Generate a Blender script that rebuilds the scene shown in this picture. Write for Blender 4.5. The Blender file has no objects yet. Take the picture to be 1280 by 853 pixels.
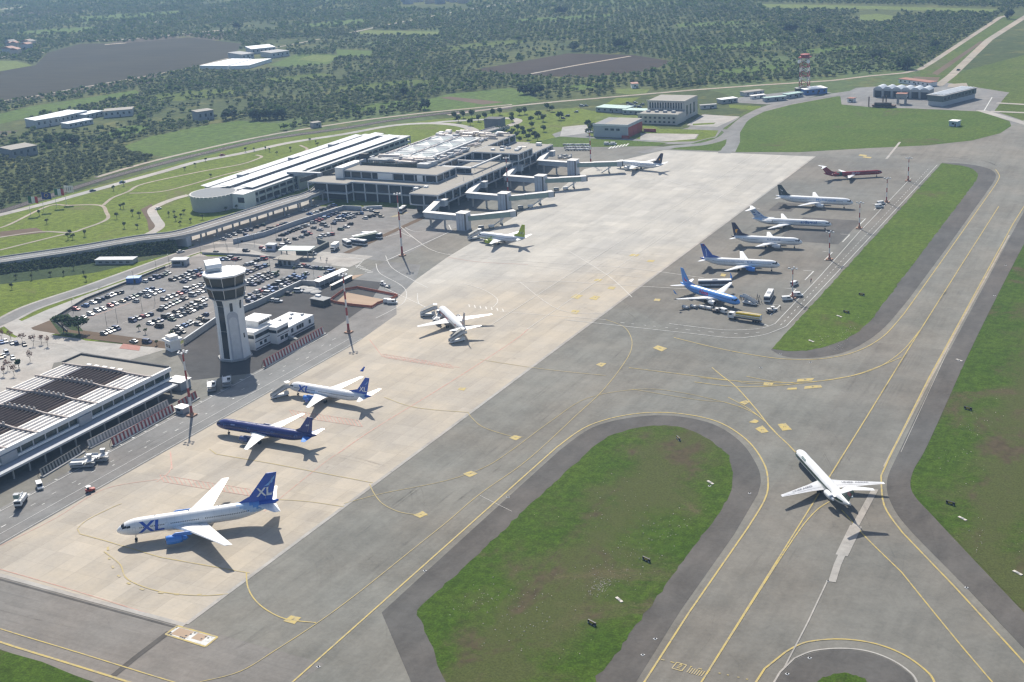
HAZE, EXPO = 0.00012, 0.30
import bpy, bmesh, math, random
import numpy as np
from mathutils import Vector, Matrix
R = math.radians
PI = math.pi
random.seed(7)
rng = np.random.default_rng(11)
SC = bpy.context.scene
COL = SC.collection

# ------------------------------------------------------------------ camera calibration (metres, +Y runs along the apron)
FPX, PITCH, ROLL, CAMH, YAW = 1618.8965, 0.336696004967876, -0.059954769811927634, 181.48366978, R(28.73854869945652)
def _basis():
    F = np.array([0, math.cos(PITCH), -math.sin(PITCH)]); Rx = np.array([1., 0, 0]); U = np.cross(Rx, F)
    c, s = math.cos(ROLL), math.sin(ROLL)
    R2 = c * Rx + s * U; U2 = -s * Rx + c * U
    c, s = math.cos(YAW), math.sin(YAW)
    RM = np.array([[c, -s, 0], [s, c, 0], [0, 0, 1]])
    return RM @ F, RM @ R2, RM @ U2
CF, CR, CU = _basis()
def G(x, y, z=0.0):
    """ground point (at height z) that the photograph's pixel (x, y) of 1280x853 surveys"""
    d = CF * FPX + CR * (x - 640) - CU * (y - 426.5)
    t = (z - CAMH) / d[2]
    return Vector((d[0] * t, d[1] * t, z))

# ------------------------------------------------------------------ materials
class NT:
    def __init__(s, m):
        m.use_nodes = True
        s.t = m.node_tree; s.t.nodes.clear()
        s.out = s.t.nodes.new('ShaderNodeOutputMaterial')
        s.b = s.t.nodes.new('ShaderNodeBsdfPrincipled')
        s.t.links.new(s.b.outputs[0], s.out.inputs[0])
    def put(s, sock, v):
        if isinstance(v, bpy.types.NodeSocket): s.t.links.new(v, sock)
        elif isinstance(v, (tuple, list)) and len(v) == 3 and sock.type == 'RGBA': sock.default_value = (*v, 1)
        else: sock.default_value = v
    def pos(s): return s.t.nodes.new('ShaderNodeNewGeometry').outputs['Position']
    def objco(s): return s.t.nodes.new('ShaderNodeTexCoord').outputs['Object']
    def scale(s, v, sc, rot=0):
        n = s.t.nodes.new('ShaderNodeMapping'); s.put(n.inputs[0], v); n.inputs['Scale'].default_value = sc
        n.inputs['Rotation'].default_value = (0, 0, rot); return n.outputs[0]
    def sep(s, v):
        n = s.t.nodes.new('ShaderNodeSeparateXYZ'); s.put(n.inputs[0], v); return n.outputs
    def comb(s, x, y, z=0.0):
        n = s.t.nodes.new('ShaderNodeCombineXYZ')
        for i, v in enumerate((x, y, z)): s.put(n.inputs[i], v)
        return n.outputs[0]
    def noise(s, v, sc, det=4, rough=.55, dist=0):
        n = s.t.nodes.new('ShaderNodeTexNoise'); s.put(n.inputs['Vector'], v)
        n.inputs['Scale'].default_value = sc; n.inputs['Detail'].default_value = det
        n.inputs['Roughness'].default_value = rough; n.inputs['Distortion'].default_value = dist
        return n.outputs['Fac']
    def vor(s, v, sc, feat='F1', out='Color'):
        n = s.t.nodes.new('ShaderNodeTexVoronoi'); s.put(n.inputs['Vector'], v); n.inputs['Scale'].default_value = sc
        n.feature = feat; return n.outputs[out]
    def white(s, v):
        n = s.t.nodes.new('ShaderNodeTexWhiteNoise'); s.put(n.inputs['Vector'], v); return n.outputs['Value']
    def rnd(s): return s.t.nodes.new('ShaderNodeObjectInfo').outputs['Random']
    def m(s, op, a, b=0.0, c=None):
        n = s.t.nodes.new('ShaderNodeMath'); n.operation = op
        s.put(n.inputs[0], a); s.put(n.inputs[1], b)
        if c is not None: s.put(n.inputs[2], c)
        return n.outputs[0]
    def rng(s, v, a, b, c=0.0, d=1.0):
        n = s.t.nodes.new('ShaderNodeMapRange'); n.clamp = True; n.interpolation_type = 'SMOOTHSTEP'
        for i, x in enumerate((v, a, b, c, d)): s.put(n.inputs[i], x)
        return n.outputs[0]
    def mix(s, f, a, b, mode='MIX'):
        n = s.t.nodes.new('ShaderNodeMix'); n.data_type = 'RGBA'; n.blend_type = mode
        s.put(n.inputs[0], f); s.put(n.inputs[6], a); s.put(n.inputs[7], b); return n.outputs[2]
    def mul(s, col, f):   # colour * scalar
        n = s.t.nodes.new('ShaderNodeMix'); n.data_type = 'RGBA'; n.blend_type = 'MULTIPLY'; n.inputs[0].default_value = 1
        s.put(n.inputs[6], col); s.put(n.inputs[7], s.comb(f, f, f)); return n.outputs[2]
    def hsv(s, col, h=.5, sa=1.0, v=1.0):
        n = s.t.nodes.new('ShaderNodeHueSaturation'); s.put(n.inputs['Color'], col)
        s.put(n.inputs['Hue'], h); s.put(n.inputs['Saturation'], sa); s.put(n.inputs['Value'], v); return n.outputs[0]
    def fin(s, col, rough=.8, spec=.3, metal=0.0):
        s.put(s.b.inputs['Base Color'], col); s.put(s.b.inputs['Roughness'], rough)
        s.b.inputs['Specular IOR Level'].default_value = spec; s.put(s.b.inputs['Metallic'], metal)

_MC = {}
def M(name, c, rough=.55, metal=0.0, var=.10, sc=.6, spec=.4):
    """plain paint / metal / plaster with uneven tone and grime"""
    if name in _MC: return _MC[name]
    m = bpy.data.materials.new(name); n = NT(m); p = n.objco()
    f = n.m('ADD', n.m('MULTIPLY', n.noise(p, sc, 5), .7), n.m('MULTIPLY', n.noise(p, sc * 7, 3), .3))
    n.fin(n.mul(c, n.rng(f, .25, .75, 1 - var, 1 + var)), n.rng(f, .3, .7, max(.03, rough - .08), min(1, rough + .08)), spec, metal)
    _MC[name] = m; return m

def ground_mats():
    g = {}
    def new(k): m = bpy.data.materials.new(k); g[k] = m; return NT(m)
    # pale concrete apron in 7.5 m slabs
    n = new('apron_concrete'); p = n.pos(); x, y, z = n.sep(p)
    k = n.rng(n.m('ADD', n.m('SUBTRACT', y, 560.0), n.m('ADD', n.m('MULTIPLY', n.m('SUBTRACT', -268.0, x), 1.15), n.m('MULTIPLY', n.noise(p, .02), 60.0))), -15, 75)
    base = n.mix(k, (.420, .372, .305), (.424, .402, .362))
    ix = n.m('FLOOR', n.m('DIVIDE', x, 7.5)); iy = n.m('FLOOR', n.m('DIVIDE', y, 7.5))
    slab = n.white(n.comb(ix, iy)); lane = n.white(n.comb(ix, 3.0))
    st = n.noise(n.scale(p, (.16, .02, 1)), 1.0, 5, .6)
    st2 = n.noise(n.scale(p, (.025, .2, 1)), 1.0, 5, .6)
    bl = n.noise(p, .035, 6, .65); fine = n.noise(p, .9, 3)
    v = n.m('ADD', n.rng(st, .3, .7, -.055, .05), n.rng(bl, .3, .72, -.13, .10))
    v = n.m('ADD', v, n.m('ADD', n.rng(slab, 0, 1, -.045, .04), n.rng(lane, 0, 1, -.04, .04)))
    v = n.m('ADD', v, n.m('ADD', n.rng(fine, .3, .7, -.03, .03), n.rng(st2, .55, .75, 0, -.06)))
    jx = n.m('ABSOLUTE', n.m('SUBTRACT', n.m('FRACT', n.m('DIVIDE', x, 7.5)), .5)); jy = n.m('ABSOLUTE', n.m('SUBTRACT', n.m('FRACT', n.m('DIVIDE', y, 7.5)), .5))
    j = n.m('MAXIMUM', n.rng(jx, .478, .492), n.rng(jy, .482, .494))
    rep_ = n.rng(n.white(n.comb(ix, iy, 5.0)), .955, .96, 0, -.07); v = n.m('SUBTRACT', v, n.rng(n.noise(n.scale(p, (.09, .012, 1)), 1.0, 4, .6), .55, .72, 0, .10)); oil = n.m('ADD', rep_, n.rng(n.noise(n.scale(p, (1, .45, 1)), .11, 5, .7), .62, .76, 0, .26))
    v = n.m('SUBTRACT', v, n.m('ADD', n.m('MULTIPLY', j, .10), oil))
    n.fin(n.mul(n.hsv(base, .5, n.rng(bl, .3, .7, .8, 1.15)), n.m('ADD', v, 1.0)), .85, .2)
    # asphalt, streaks along one axis
    def asphalt(k, c, sx, sy, amt=.07, rub=.10):
        n = new(k); p = n.pos()
        st = n.noise(n.scale(p, (sx * .5, sy, 1)), 1.0, 5, .6); st2 = n.noise(n.scale(p, (sx * .16, sy * .35, 1)), 1.0, 5, .6)
        bl = n.noise(p, .02, 6, .65); fine = n.noise(p, .8, 3, .7); mid = n.noise(p, .11, 5, .7)
        v = n.m('ADD', n.rng(st, .3, .7, -amt, amt), n.m('ADD', n.rng(bl, .3, .7, -.14, .13), n.rng(fine, .3, .7, -.06, .06)))
        v = n.m('ADD', v, n.rng(mid, .3, .7, -.10, .10)); v = n.m('SUBTRACT', v, n.rng(st2, .54, .74, 0, rub))
        # thin dark tyre arcs and sealed cracks
        arc = n.m('ABSOLUTE', n.m('SUBTRACT', n.noise(n.scale(p, (sx * .06, sy * .9, 1)), 1.0, 2, .5, .3), .5)); v = n.m('SUBTRACT', v, n.m('MULTIPLY', n.rng(arc, 0, .006, .10, 0), n.rng(mid, .45, .6)))
        pat = n.rng(n.noise(n.scale(p, (.4, .4, 1)), .13, 2), .68, .70, 0, .06); v = n.m('SUBTRACT', v, pat)
        cr = n.rng(n.vor(n.scale(p, (.05, .035, 1)), 1.0, 'DISTANCE_TO_EDGE', 'Distance'), 0, .008, -.06, 0); v = n.m('ADD', v, cr)
        oil = n.rng(n.noise(p, .22, 4, .7), .68, .78, 0, .16); v = n.m('SUBTRACT', v, oil)
        warm = n.mix(n.rng(n.noise(p, .011, 4), .35, .68), (c[0] * .97, c[1] * .995, c[2] * 1.0), (c[0] * 1.09, c[1] * 1.02, c[2] * .96))
        n.fin(n.mul(warm, n.m('ADD', v, 1.0)), .9, .15)
    asphalt('asphalt', (.186, .182, .164), .5, .016)
    asphalt('asphalt_cross', (.196, .186, .174), .02, .5, .07, .1)
    asphalt('asphalt_stand', (.172, .166, .150), .5, .02, .06)
    asphalt('asphalt_dark', (.098, .094, .090), .35, .05, .12, .05)
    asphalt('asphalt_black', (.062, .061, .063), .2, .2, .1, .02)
    asphalt('asphalt_road', (.205, .202, .198), .3, .03, .08)
    asphalt('carpark_asphalt', (.215, .208, .202), .2, .2, .10, .04)
    asphalt('pale_road', (.36, .345, .325), .2, .2, .08, .03)
    asphalt('dirt_path', (.33, .29, .24), .2, .2, .10, .03)
    # grass
    def grass(k, c1, c2, dry, dryamt, spot=.0, sc=1.0, worn=None):
        n = new(k); p = n.pos(); x, y, z = n.sep(p)
        a = n.noise(p, .03 * sc, 6, .65); b = n.noise(p, .35 * sc, 5, .7); d = n.noise(p, .022 * sc, 6, .65, .6); e = n.noise(p, 1.6, 4, .8); mw = n.noise(n.scale(p, (.9, .05, 1)), 1.0, 3, .6)
        c = n.mix(n.rng(a, .3, .7), c1, c2)
        c = n.mul(c, n.rng(b, .25, .75, .66, 1.34)); c = n.mul(c, n.rng(e, .25, .75, .60, 1.38)); c = n.mul(c, n.rng(mw, .3, .7, .93, 1.07))
        if worn:   # a trodden, stony middle: distance from the line x = worn[0]
            wv = n.m('ADD', n.m('SUBTRACT', 1.0, n.m('DIVIDE', n.m('ABSOLUTE', n.m('SUBTRACT', x, worn[0])), worn[1])), n.m('MULTIPLY', n.m('SUBTRACT', n.m('ADD', n.m('MULTIPLY', d, .6), n.m('MULTIPLY', n.noise(p, .075, 5, .7), .4)), .5), 4.6))
            wf = n.rng(wv, .0, .85); c = n.mix(n.m('MULTIPLY', wf, .85), c, n.mul((.072, .080, .028), n.rng(e, .25, .75, .7, 1.3)))
            br = n.m('MULTIPLY', n.rng(n.noise(n.scale(p, (1, .5, 1)), .055, 5, .65, .4), .515, .63), wf); c = n.mix(n.m('MULTIPLY', br, .85), c, n.mul((.078, .058, .038), n.rng(b, .3, .7, .7, 1.3)))
        f = n.m('MULTIPLY', n.rng(d, dryamt, dryamt + .13), n.rng(b, .3, .6, .45, 1))
        c = n.mix(f, c, n.mul(dry, n.rng(e, .3, .7, .7, 1.3)))
        if spot:
            s2 = n.noise(n.scale(p, (1, .55, 1)), .9, 4, .75)
            f2 = n.m('MULTIPLY', n.rng(s2, .66, .72), n.rng(d, dryamt - .06, dryamt + .10)); c = n.mix(n.m('MULTIPLY', f2, spot), c, (.30, .26, .20))
        n.fin(c, .95, .1)
    grass('grass_island', (.040, .078, .007), (.056, .094, .011), (.105, .088, .048), .56, .8, 1.0, (-143, 25))
    grass('grass_infield', (.040, .078, .007), (.054, .092, .011), (.090, .066, .042), .57, .7, 1.0, (-40, 22))
    grass('grass_strip', (.060, .104, .010), (.082, .122, .016), (.092, .076, .036), .585, .6)
    grass('lawn', (.108, .148, .014), (.134, .172, .024), (.135, .130, .050), .56, 0, .8)
    grass('grass_rough', (.066, .100, .012), (.096, .126, .022), (.10, .105, .042), .54, 0, .7)
    grass('field_green', (.070, .118, .018), (.090, .136, .026), (.09, .095, .05), .6, 0, .5)
    grass('field_lime', (.120, .155, .035), (.13, .165, .04), (.13, .15, .05), .6, 0, .5)
    grass('hedge_ground', (.03, .05, .018), (.045, .07, .025), (.075, .075, .04), .55, 0, 1.2)
    # bare earth
    def soil(k, c, rot, furrow=.08):
        n = new(k); p = n.pos()
        q = n.scale(p, (.012, .22, 1), rot)
        v = n.m('ADD', n.rng(n.noise(q, 1, 4), .3, .7, -furrow, furrow), n.rng(n.noise(p, .008, 5, .6), .3, .7, -.16, .16))
        n.fin(n.mul(c, n.m('ADD', v, 1.0)), .95, .1)
    soil('ploughed_grey', (.038, .035, .022), .5, .2); soil('ploughed_brown', (.044, .031, .021), .9, .2)
    soil('bare_soil', (.135, .098, .068), .2); soil('sand_pad', (.40, .30, .22), .3, .05); soil('track_bed', (.060, .048, .043), 0)
    # open country: a patchwork of groves and fields
    n = new('countryside'); p = n.pos(); q = n.scale(p, (1.0, .62, 1), .35)
    nd = n.noise(p, .004, 4)
    q2 = n.comb(n.m('ADD', n.sep(q)[0], n.m('MULTIPLY', nd, 90.)), n.m('ADD', n.sep(q)[1], n.m('MULTIPLY', nd, 60.)))
    cell = n.vor(q2, .0062); cr, cg, cb = n.sep(cell)
    c = n.mix(n.rng(cr, .2, .8), (.048, .070, .020), (.074, .092, .027))
    c = n.mix(n.rng(cg, .80, .82), c, (.082, .118, .040)); c = n.mix(n.rng(cb, .86, .88), c, (.095, .080, .060))
    a = n.noise(p, .025, 6, .7); b = n.noise(p, .12, 5, .75)
    c = n.mix(n.rng(a, .50, .66), c, (.120, .125, .036)); c = n.mix(n.m('MULTIPLY', n.rng(b, .60, .74), .6), c, (.17, .13, .085))
    c = n.mul(c, n.rng(b, .25, .75, .68, 1.3))
    n.fin(c, .95, .1)
    # paints (worn)
    def paint(k, c, wear=.45, under=(.2, .195, .185)):
        n = new(k); p = n.pos()
        f = n.m('MULTIPLY', n.rng(n.noise(p, .55, 5, .75), .42, .68), wear)
        n.fin(n.mix(f, c, under), .7, .3)
    paint('yellow_paint', (.44, .335, .09), .7); paint('white_paint', (.58, .58, .56), .55); paint('red_paint', (.46, .24, .19), .8, (.46, .39, .32))
    paint('yellow_faded', (.40, .315, .13), .75, (.36, .32, .25)); paint('white_faded', (.62, .60, .56), .75, (.48, .44, .39)); paint('yellow_dull', (.37, .29, .10), .6)
    return g
GM = ground_mats()

# ------------------------------------------------------------------ mesh building
class MB:
    lift = 0
    def __init__(s): s.v = []; s.f = []; s.mi = []; s.m = 0
    def add(s, vs, fs):
        o = len(s.v); s.v.extend([tuple(v) for v in vs])
        for f in fs: s.f.append([i + o for i in f]); s.mi.append(s.m)
    def hexa(s, p): s.add(p, [(3, 2, 1, 0), (4, 5, 6, 7), (0, 1, 5, 4), (1, 2, 6, 5), (2, 3, 7, 6), (3, 0, 4, 7)])
    def box(s, x0, x1, y0, y1, z0, z1):
        s.hexa([(x0, y0, z0), (x1, y0, z0), (x1, y1, z0), (x0, y1, z0), (x0, y0, z1), (x1, y0, z1), (x1, y1, z1), (x0, y1, z1)])
    def obox(s, cx, cy, lx, ly, z0, z1, rz=0, taper=1.0):
        c, sn = math.cos(rz), math.sin(rz); P = []
        for z, k in ((z0, 1), (z1, taper)):
            for a, b in ((-1, -1), (1, -1), (1, 1), (-1, 1)):
                u, w = a * lx / 2 * k, b * ly / 2 * k; P.append((cx + u * c - w * sn, cy + u * sn + w * c, z))
        s.hexa(P)
    def prism(s, poly, z0, z1, top=True, bottom=True):
        n = len(poly); vs = [(p[0], p[1], z0) for p in poly] + [(p[0], p[1], z1) for p in poly]
        a = sum(poly[i][0] * poly[(i + 1) % n][1] - poly[(i + 1) % n][0] * poly[i][1] for i in range(n))
        fs = [(i, (i + 1) % n, n + (i + 1) % n, n + i) for i in range(n)]
        if top: fs.append(list(range(n, 2 * n)))
        if bottom: fs.append(list(range(n - 1, -1, -1)))
        if a < 0: fs = [list(reversed(f)) for f in fs]
        s.add(vs, fs)
    def side(s, prof, y0, y1):     # profile in xz extruded along y
        n = len(prof); vs = [(p[0], y0, p[1]) for p in prof] + [(p[0], y1, p[1]) for p in prof]
        a = sum(prof[i][0] * prof[(i + 1) % n][1] - prof[(i + 1) % n][0] * prof[i][1] for i in range(n))
        fs = [(i, (i + 1) % n, n + (i + 1) % n, n + i) for i in range(n)] + [list(range(n, 2 * n)), list(range(n - 1, -1, -1))]
        if a > 0: fs = [list(reversed(f)) for f in fs]
        s.add(vs, fs)
    def tube(s, p0, p1, r0, r1=None, n=8, caps=True):
        r1 = r0 if r1 is None else r1; p0 = Vector(p0); p1 = Vector(p1); d = (p1 - p0).normalized()
        a = d.orthogonal().normalized(); b = d.cross(a); vs = []
        for p, r in ((p0, r0), (p1, r1)):
            for i in range(n):
                t = 2 * PI * i / n; vs.append(p + (a * math.cos(t) + b * math.sin(t)) * r)
        fs = [(i, (i + 1) % n, n + (i + 1) % n, n + i) for i in range(n)]
        if caps: fs += [list(range(n - 1, -1, -1)), list(range(n, 2 * n))]
        s.add(vs, fs)
    def lathe_x(s, prof, cx, cy, cz, n=20, caps=(False, False)):   # prof [(x, r)]
        vs = []; k = len(prof)
        for x, r in prof:
            for i in range(n):
                t = 2 * PI * i / n; vs.append((cx + x, cy + r * math.cos(t), cz + r * math.sin(t)))
        fs = [(a * n + i, a * n + (i + 1) % n, (a + 1) * n + (i + 1) % n, (a + 1) * n + i) for a in range(k - 1) for i in range(n)]
        if caps[0]: fs.append(list(range(n - 1, -1, -1)))
        if caps[1]: fs.append([(k - 1) * n + i for i in range(n)])
        s.add(vs, fs)
    def lathe_z(s, prof, cx, cy, n=24, ph=0.0, caps=(True, True)):   # prof [(z, r)]
        vs = []; k = len(prof)
        for z, r in prof:
            for i in range(n):
                t = 2 * PI * i / n + ph; vs.append((cx + r * math.cos(t), cy + r * math.sin(t), z))
        fs = [(a * n + i, a * n + (i + 1) % n, (a + 1) * n + (i + 1) % n, (a + 1) * n + i) for a in range(k - 1) for i in range(n)]
        if caps[0]: fs.append(list(range(n - 1, -1, -1)))
        if caps[1]: fs.append([(k - 1) * n + i for i in range(n)])
        s.add(vs, fs)
    def wheel(s, x, y, z, r, w, n=12): s.tube((x, y - w / 2, z), (x, y + w / 2, z), r, r, n)
    def strip(s, pts, w, z):      # flat ribbon along a polyline
        n = len(pts)
        if n < 2: return
        MB.lift = (MB.lift + 1) % 90
        if not hasattr(z, '__len__'): z = z + MB.lift * .0006
        P = [Vector((p[0], p[1])) for p in pts]; L = []; Rr = []
        for i in range(n):
            a = P[max(0, i - 1)]; b = P[min(n - 1, i + 1)]; d = (b - a)
            if d.length < 1e-6: d = Vector((1, 0))
            d.normalize(); nn = Vector((-d.y, d.x)) * w / 2
            L.append(P[i] + nn); Rr.append(P[i] - nn)
        zz = z if hasattr(z, '__len__') else [z] * n
        vs = [(p.x, p.y, zz[i]) for i, p in enumerate(L)] + [(p.x, p.y, zz[i]) for i, p in enumerate(Rr)]
        s.add(vs, [(n + i, n + i + 1, i + 1, i) for i in range(n - 1)])
    def dashes(s, pts, w, z, on, off):
        P = resample(pts, .5 if on < 2 else 1.0); acc = 0; cur = []
        for i, p in enumerate(P):
            if i: acc += (Vector(p[:2]) - Vector(P[i - 1][:2])).length
            if acc % (on + off) < on: cur.append(p)
            else:
                if len(cur) > 1: s.strip([cur[0], cur[-1]], w, z)
                cur = []
        if len(cur) > 1: s.strip([cur[0], cur[-1]], w, z)
    def build(s, name, mats, parent=None, smooth=False, bevel=0):
        me = bpy.data.meshes.new(name); me.from_pydata(s.v, [], s.f)
        if not isinstance(mats, (list, tuple)): mats = [mats]
        for m in mats: me.materials.append(m)
        if len(mats) > 1: me.polygons.foreach_set('material_index', s.mi)
        if smooth: me.polygons.foreach_set('use_smooth', [True] * len(me.polygons))
        me.update()
        o = bpy.data.objects.new(name, me); COL.objects.link(o)
        if parent is not None: o.parent = parent
        if bevel:
            b = bmesh.new(); b.from_mesh(me); bmesh.ops.remove_doubles(b, verts=b.verts, dist=1e-4)
            bmesh.ops.bevel(b, geom=[e for e in b.edges if e.is_manifold and e.calc_face_angle(0) > .5], offset=bevel, segments=1, affect='EDGES')
            b.to_mesh(me); b.free()
        return o
def auto_smooth(o, ang=35):
    me = o.data; me.polygons.foreach_set('use_smooth', [True] * len(me.polygons))
    b = bmesh.new(); b.from_mesh(me)
    for e in b.edges: e.smooth = not (e.is_manifold and e.calc_face_angle(0) > R(ang))
    b.to_mesh(me); b.free()
def resample(pts, step):
    out = [pts[0]]
    for a, b in zip(pts[:-1], pts[1:]):
        A, B = Vector(a[:2]), Vector(b[:2]); k = max(1, int((B - A).length / step))
        for i in range(1, k + 1): out.append(A.lerp(B, i / k))
    return out
def spl(pts, n=8, closed=False):   # Catmull-Rom
    P = [Vector((p[0], p[1], p[2] if len(p) > 2 else 0.0)) for p in pts]; out = []; k = len(P)
    for i in range(k if closed else k - 1):
        p0 = P[(i - 1) % k] if closed or i else P[0]; p1 = P[i]; p2 = P[(i + 1) % k]; p3 = P[(i + 2) % k] if closed or i + 2 < k else P[-1]
        for j in range(n):
            t = j / n
            out.append(.5 * ((2 * p1) + (p2 - p0) * t + (2 * p0 - 5 * p1 + 4 * p2 - p3) * t * t + (3 * p1 - p0 - 3 * p2 + p3) * t ** 3))
    if not closed: out.append(P[-1])
    return out
def gp(px, z=0.0): return [G(x, y, z) for x, y in px]
def tag(o, label=None, cat=None, group=None, kind=None):
    if label: o['label'] = label
    if cat: o['category'] = cat
    if group: o['group'] = group
    if kind: o['kind'] = kind
    return o
def thing(name, label, cat, loc=(0, 0, 0), rz=0.0, group=None):
    o = bpy.data.objects.new(name, None); COL.objects.link(o); o.empty_display_size = 1
    o.location = loc; o.rotation_euler = (0, 0, rz); return tag(o, label, cat, group)
def dup(o, loc, rz=0.0, label=None, group=None, parent=None):
    c = o.copy(); COL.objects.link(c)
    if parent is not None: c.parent = parent
    else:
        c.location = loc; c.rotation_euler = (0, 0, rz)
        if label: c['label'] = label
        if group: c['group'] = group
    for ch in list(o.children): dup(ch, None, parent=c)
    return c
_nf = [0]
def flat(name, poly, z, mat, kind='structure'):
    _nf[0] += 1; z = z + _nf[0] * .00015
    me = bpy.data.meshes.new(name); b = bmesh.new()
    vs = [b.verts.new((p[0], p[1], z)) for p in poly]; f = b.faces.new(vs)
    f.normal_update()
    if f.normal.z < 0: f.normal_flip()
    bmesh.ops.triangulate(b, faces=[f], ngon_method='EAR_CLIP'); b.to_mesh(me); b.free()
    me.materials.append(mat); o = bpy.data.objects.new(name, me); COL.objects.link(o); o['kind'] = kind; return o
def ribbon(name, pts, w, z, mat):
    mb = MB(); mb.strip(pts, w, z); o = mb.build(name, mat); o['kind'] = 'structure'; return o
def text_tris(s, size, bold=0.0, shear=0.0, cut=.35, font_x=1.0):
    """mesh verts (u, v) and faces of a line of lettering, cut finely enough to wrap on a fuselage"""
    cu = bpy.data.curves.new('t', 'FONT'); cu.body = s; cu.size = size; cu.offset = bold; cu.shear = shear; cu.align_x = 'CENTER'; cu.align_y = 'CENTER'; cu.resolution_u = 2
    o = bpy.data.objects.new('t', cu); COL.objects.link(o); bpy.context.view_layer.update()
    me = bpy.data.meshes.new_from_object(o.evaluated_get(bpy.context.evaluated_depsgraph_get()))
    bpy.data.objects.remove(o); bpy.data.curves.remove(cu)
    b = bmesh.new(); b.from_mesh(me); bpy.data.meshes.remove(me)
    if cut:
        ys = [v.co.y for v in b.verts]
        if ys:
            y = min(ys) + cut
            while y < max(ys):
                bmesh.ops.bisect_plane(b, geom=b.verts[:] + b.edges[:] + b.faces[:], plane_co=(0, y, 0), plane_no=(0, 1, 0)); y += cut
    b.verts.index_update(); vs = [(v.co.x * font_x, v.co.y) for v in b.verts]; fs = [[v.index for v in f.verts] for f in b.faces]; b.free()
    return vs, fs
# ------------------------------------------------------------------ crops used while surveying the photograph
def K(x0, y0, s): return lambda x, y: (x0 + x * s, y0 + y * s)
i1, i2, i3 = K(0, 0, .336), K(425, 0, .336), K(850, 0, .336)
i4, i5, i6 = K(0, 280, .336), K(425, 280, .336), K(850, 280, .336)
i7, i8, i9 = K(0, 568, .336), K(425, 568, .336), K(850, 568, .336)
def gq(f, L, z=0.0): return [G(*f(*p), z) for p in L]

# ------------------------------------------------------------------ open country and fields
flat('lawn', [(p.x, p.y) for p in gp([(-40, 352), (0, 348), (60, 340), (150, 325), (215, 312), (236, 310), (215, 322), (168, 339), (100, 362), (34, 386), (0, 401), (-40, 416)])], .095, GM['lawn'])
o = flat('ground', [(-8000, -3500), (4500, -3500), (4500, 8500), (-8000, 8500)], 0, GM['countryside'])
def field(name, px, mat, z=.05, sm=False):
    P = gp(px)
    if sm: P = spl(P, 5, True)
    return flat(name, P, z, GM[mat])
field('ploughed_field', [(-40, 96), (44, 82), (60, 66), (101, 55), (158, 54), (235, 47), (302, 55), (292, 71), (232, 86), (168, 97), (84, 114), (0, 126), (-40, 131)], 'ploughed_grey')
field('crop_field', [(-40, 76), (20, 76.5), (41, 82), (0, 89.5), (-40, 95)], 'field_lime', .08)
field('ploughed_field', [(590, 88), (710, 67), (791, 69), (842, 77), (811, 89), (727, 97.5), (640, 93)], 'ploughed_brown')
field('meadow', [(155, 183), (188, 171), (262, 156), (300, 151), (336, 154), (380, 153), (336, 168), (262, 190), (215, 197), (170, 192)], 'field_green', .06)
field('crop_field', [(336, 82), (376, 65.5), (430, 70), (410, 80), (363, 84)], 'field_green', .06)
field('crop_field', [(372, 75), (392, 68), (428, 71), (408, 78)], 'field_lime', .09)
field('meadow', [(519, 129), (560, 118), (640, 110), (676, 126), (640, 132), (530, 140)], 'field_green', .06)
field('bare_strip', [(549, 122.5), (562, 121), (630, 128), (604, 131)], 'bare_soil', .09)
field('crop_field', [(445, 41), (460, 38), (548, 40), (546, 45), (450, 43)], 'field_lime', .06)
field('crop_field', [(-30, 150), (40, 133), (100, 124), (170, 113), (175, 117), (100, 132), (40, 146), (-30, 162)], 'field_green', .06)
field('crop_field', [(420, 62), (466, 64), (462, 70), (422, 72)], 'field_green', .06)
FLD = [[(180, 121), (262, 112), (302, 116), (215, 127)], [(420, 109), (520, 100), (545, 104), (430, 115)], [(330, 99), (400, 92), (412, 96), (340, 104)], [(860, 59), (960, 52), (972, 56), (870, 64)], [(700, 109), (742, 104), (752, 108), (712, 114)], [(895, 89), (985, 80), (1004, 84), (912, 95)], [(555, 59), (640, 50), (652, 54), (568, 64)], [(380, 31), (450, 24), (456, 28), (386, 36)], [(100, 21), (222, 14), (226, 18), (104, 27)], [(640, 25), (762, 18), (768, 21), (646, 29)], [(20, 40), (110, 34), (118, 38), (24, 45)], [(1010, 62), (1080, 57), (1090, 60), (1018, 67)], [(130, 172), (150, 160), (186, 156), (176, 166)], [(440, 135), (500, 126), (515, 131), (452, 140)], [(850, 30), (930, 26), (936, 29), (856, 34)]]
for q in FLD: field('meadow', q, 'field_green' if len(q) and int(q[0][0]) % 3 else 'grass_rough', .045, True)
field('rapeseed_field', [(770, 112), (790, 110.5), (812, 112), (808, 117), (786, 118.5), (770, 117)], 'field_lime', .09)
field('rapeseed_field', [(1075, 19), (1098, 17.5), (1116, 20), (1114, 25.5), (1092, 27.5), (1075, 26)], 'field_lime', .09)
field('meadow', [(945, 5), (1100, 8), (1255, 12), (1240, 16), (1100, 12), (960, 10)], 'field_lime', .06)
field('meadow', [(1150, 88), (1165, 80), (1255, 22), (1275, 20), (1235, 52), (1172, 106), (1150, 104)], 'grass_rough', .06)
field('bare_strip', [(1165, 92), (1225, 52), (1230, 52), (1172, 94)], 'bare_soil', .09)
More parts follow.
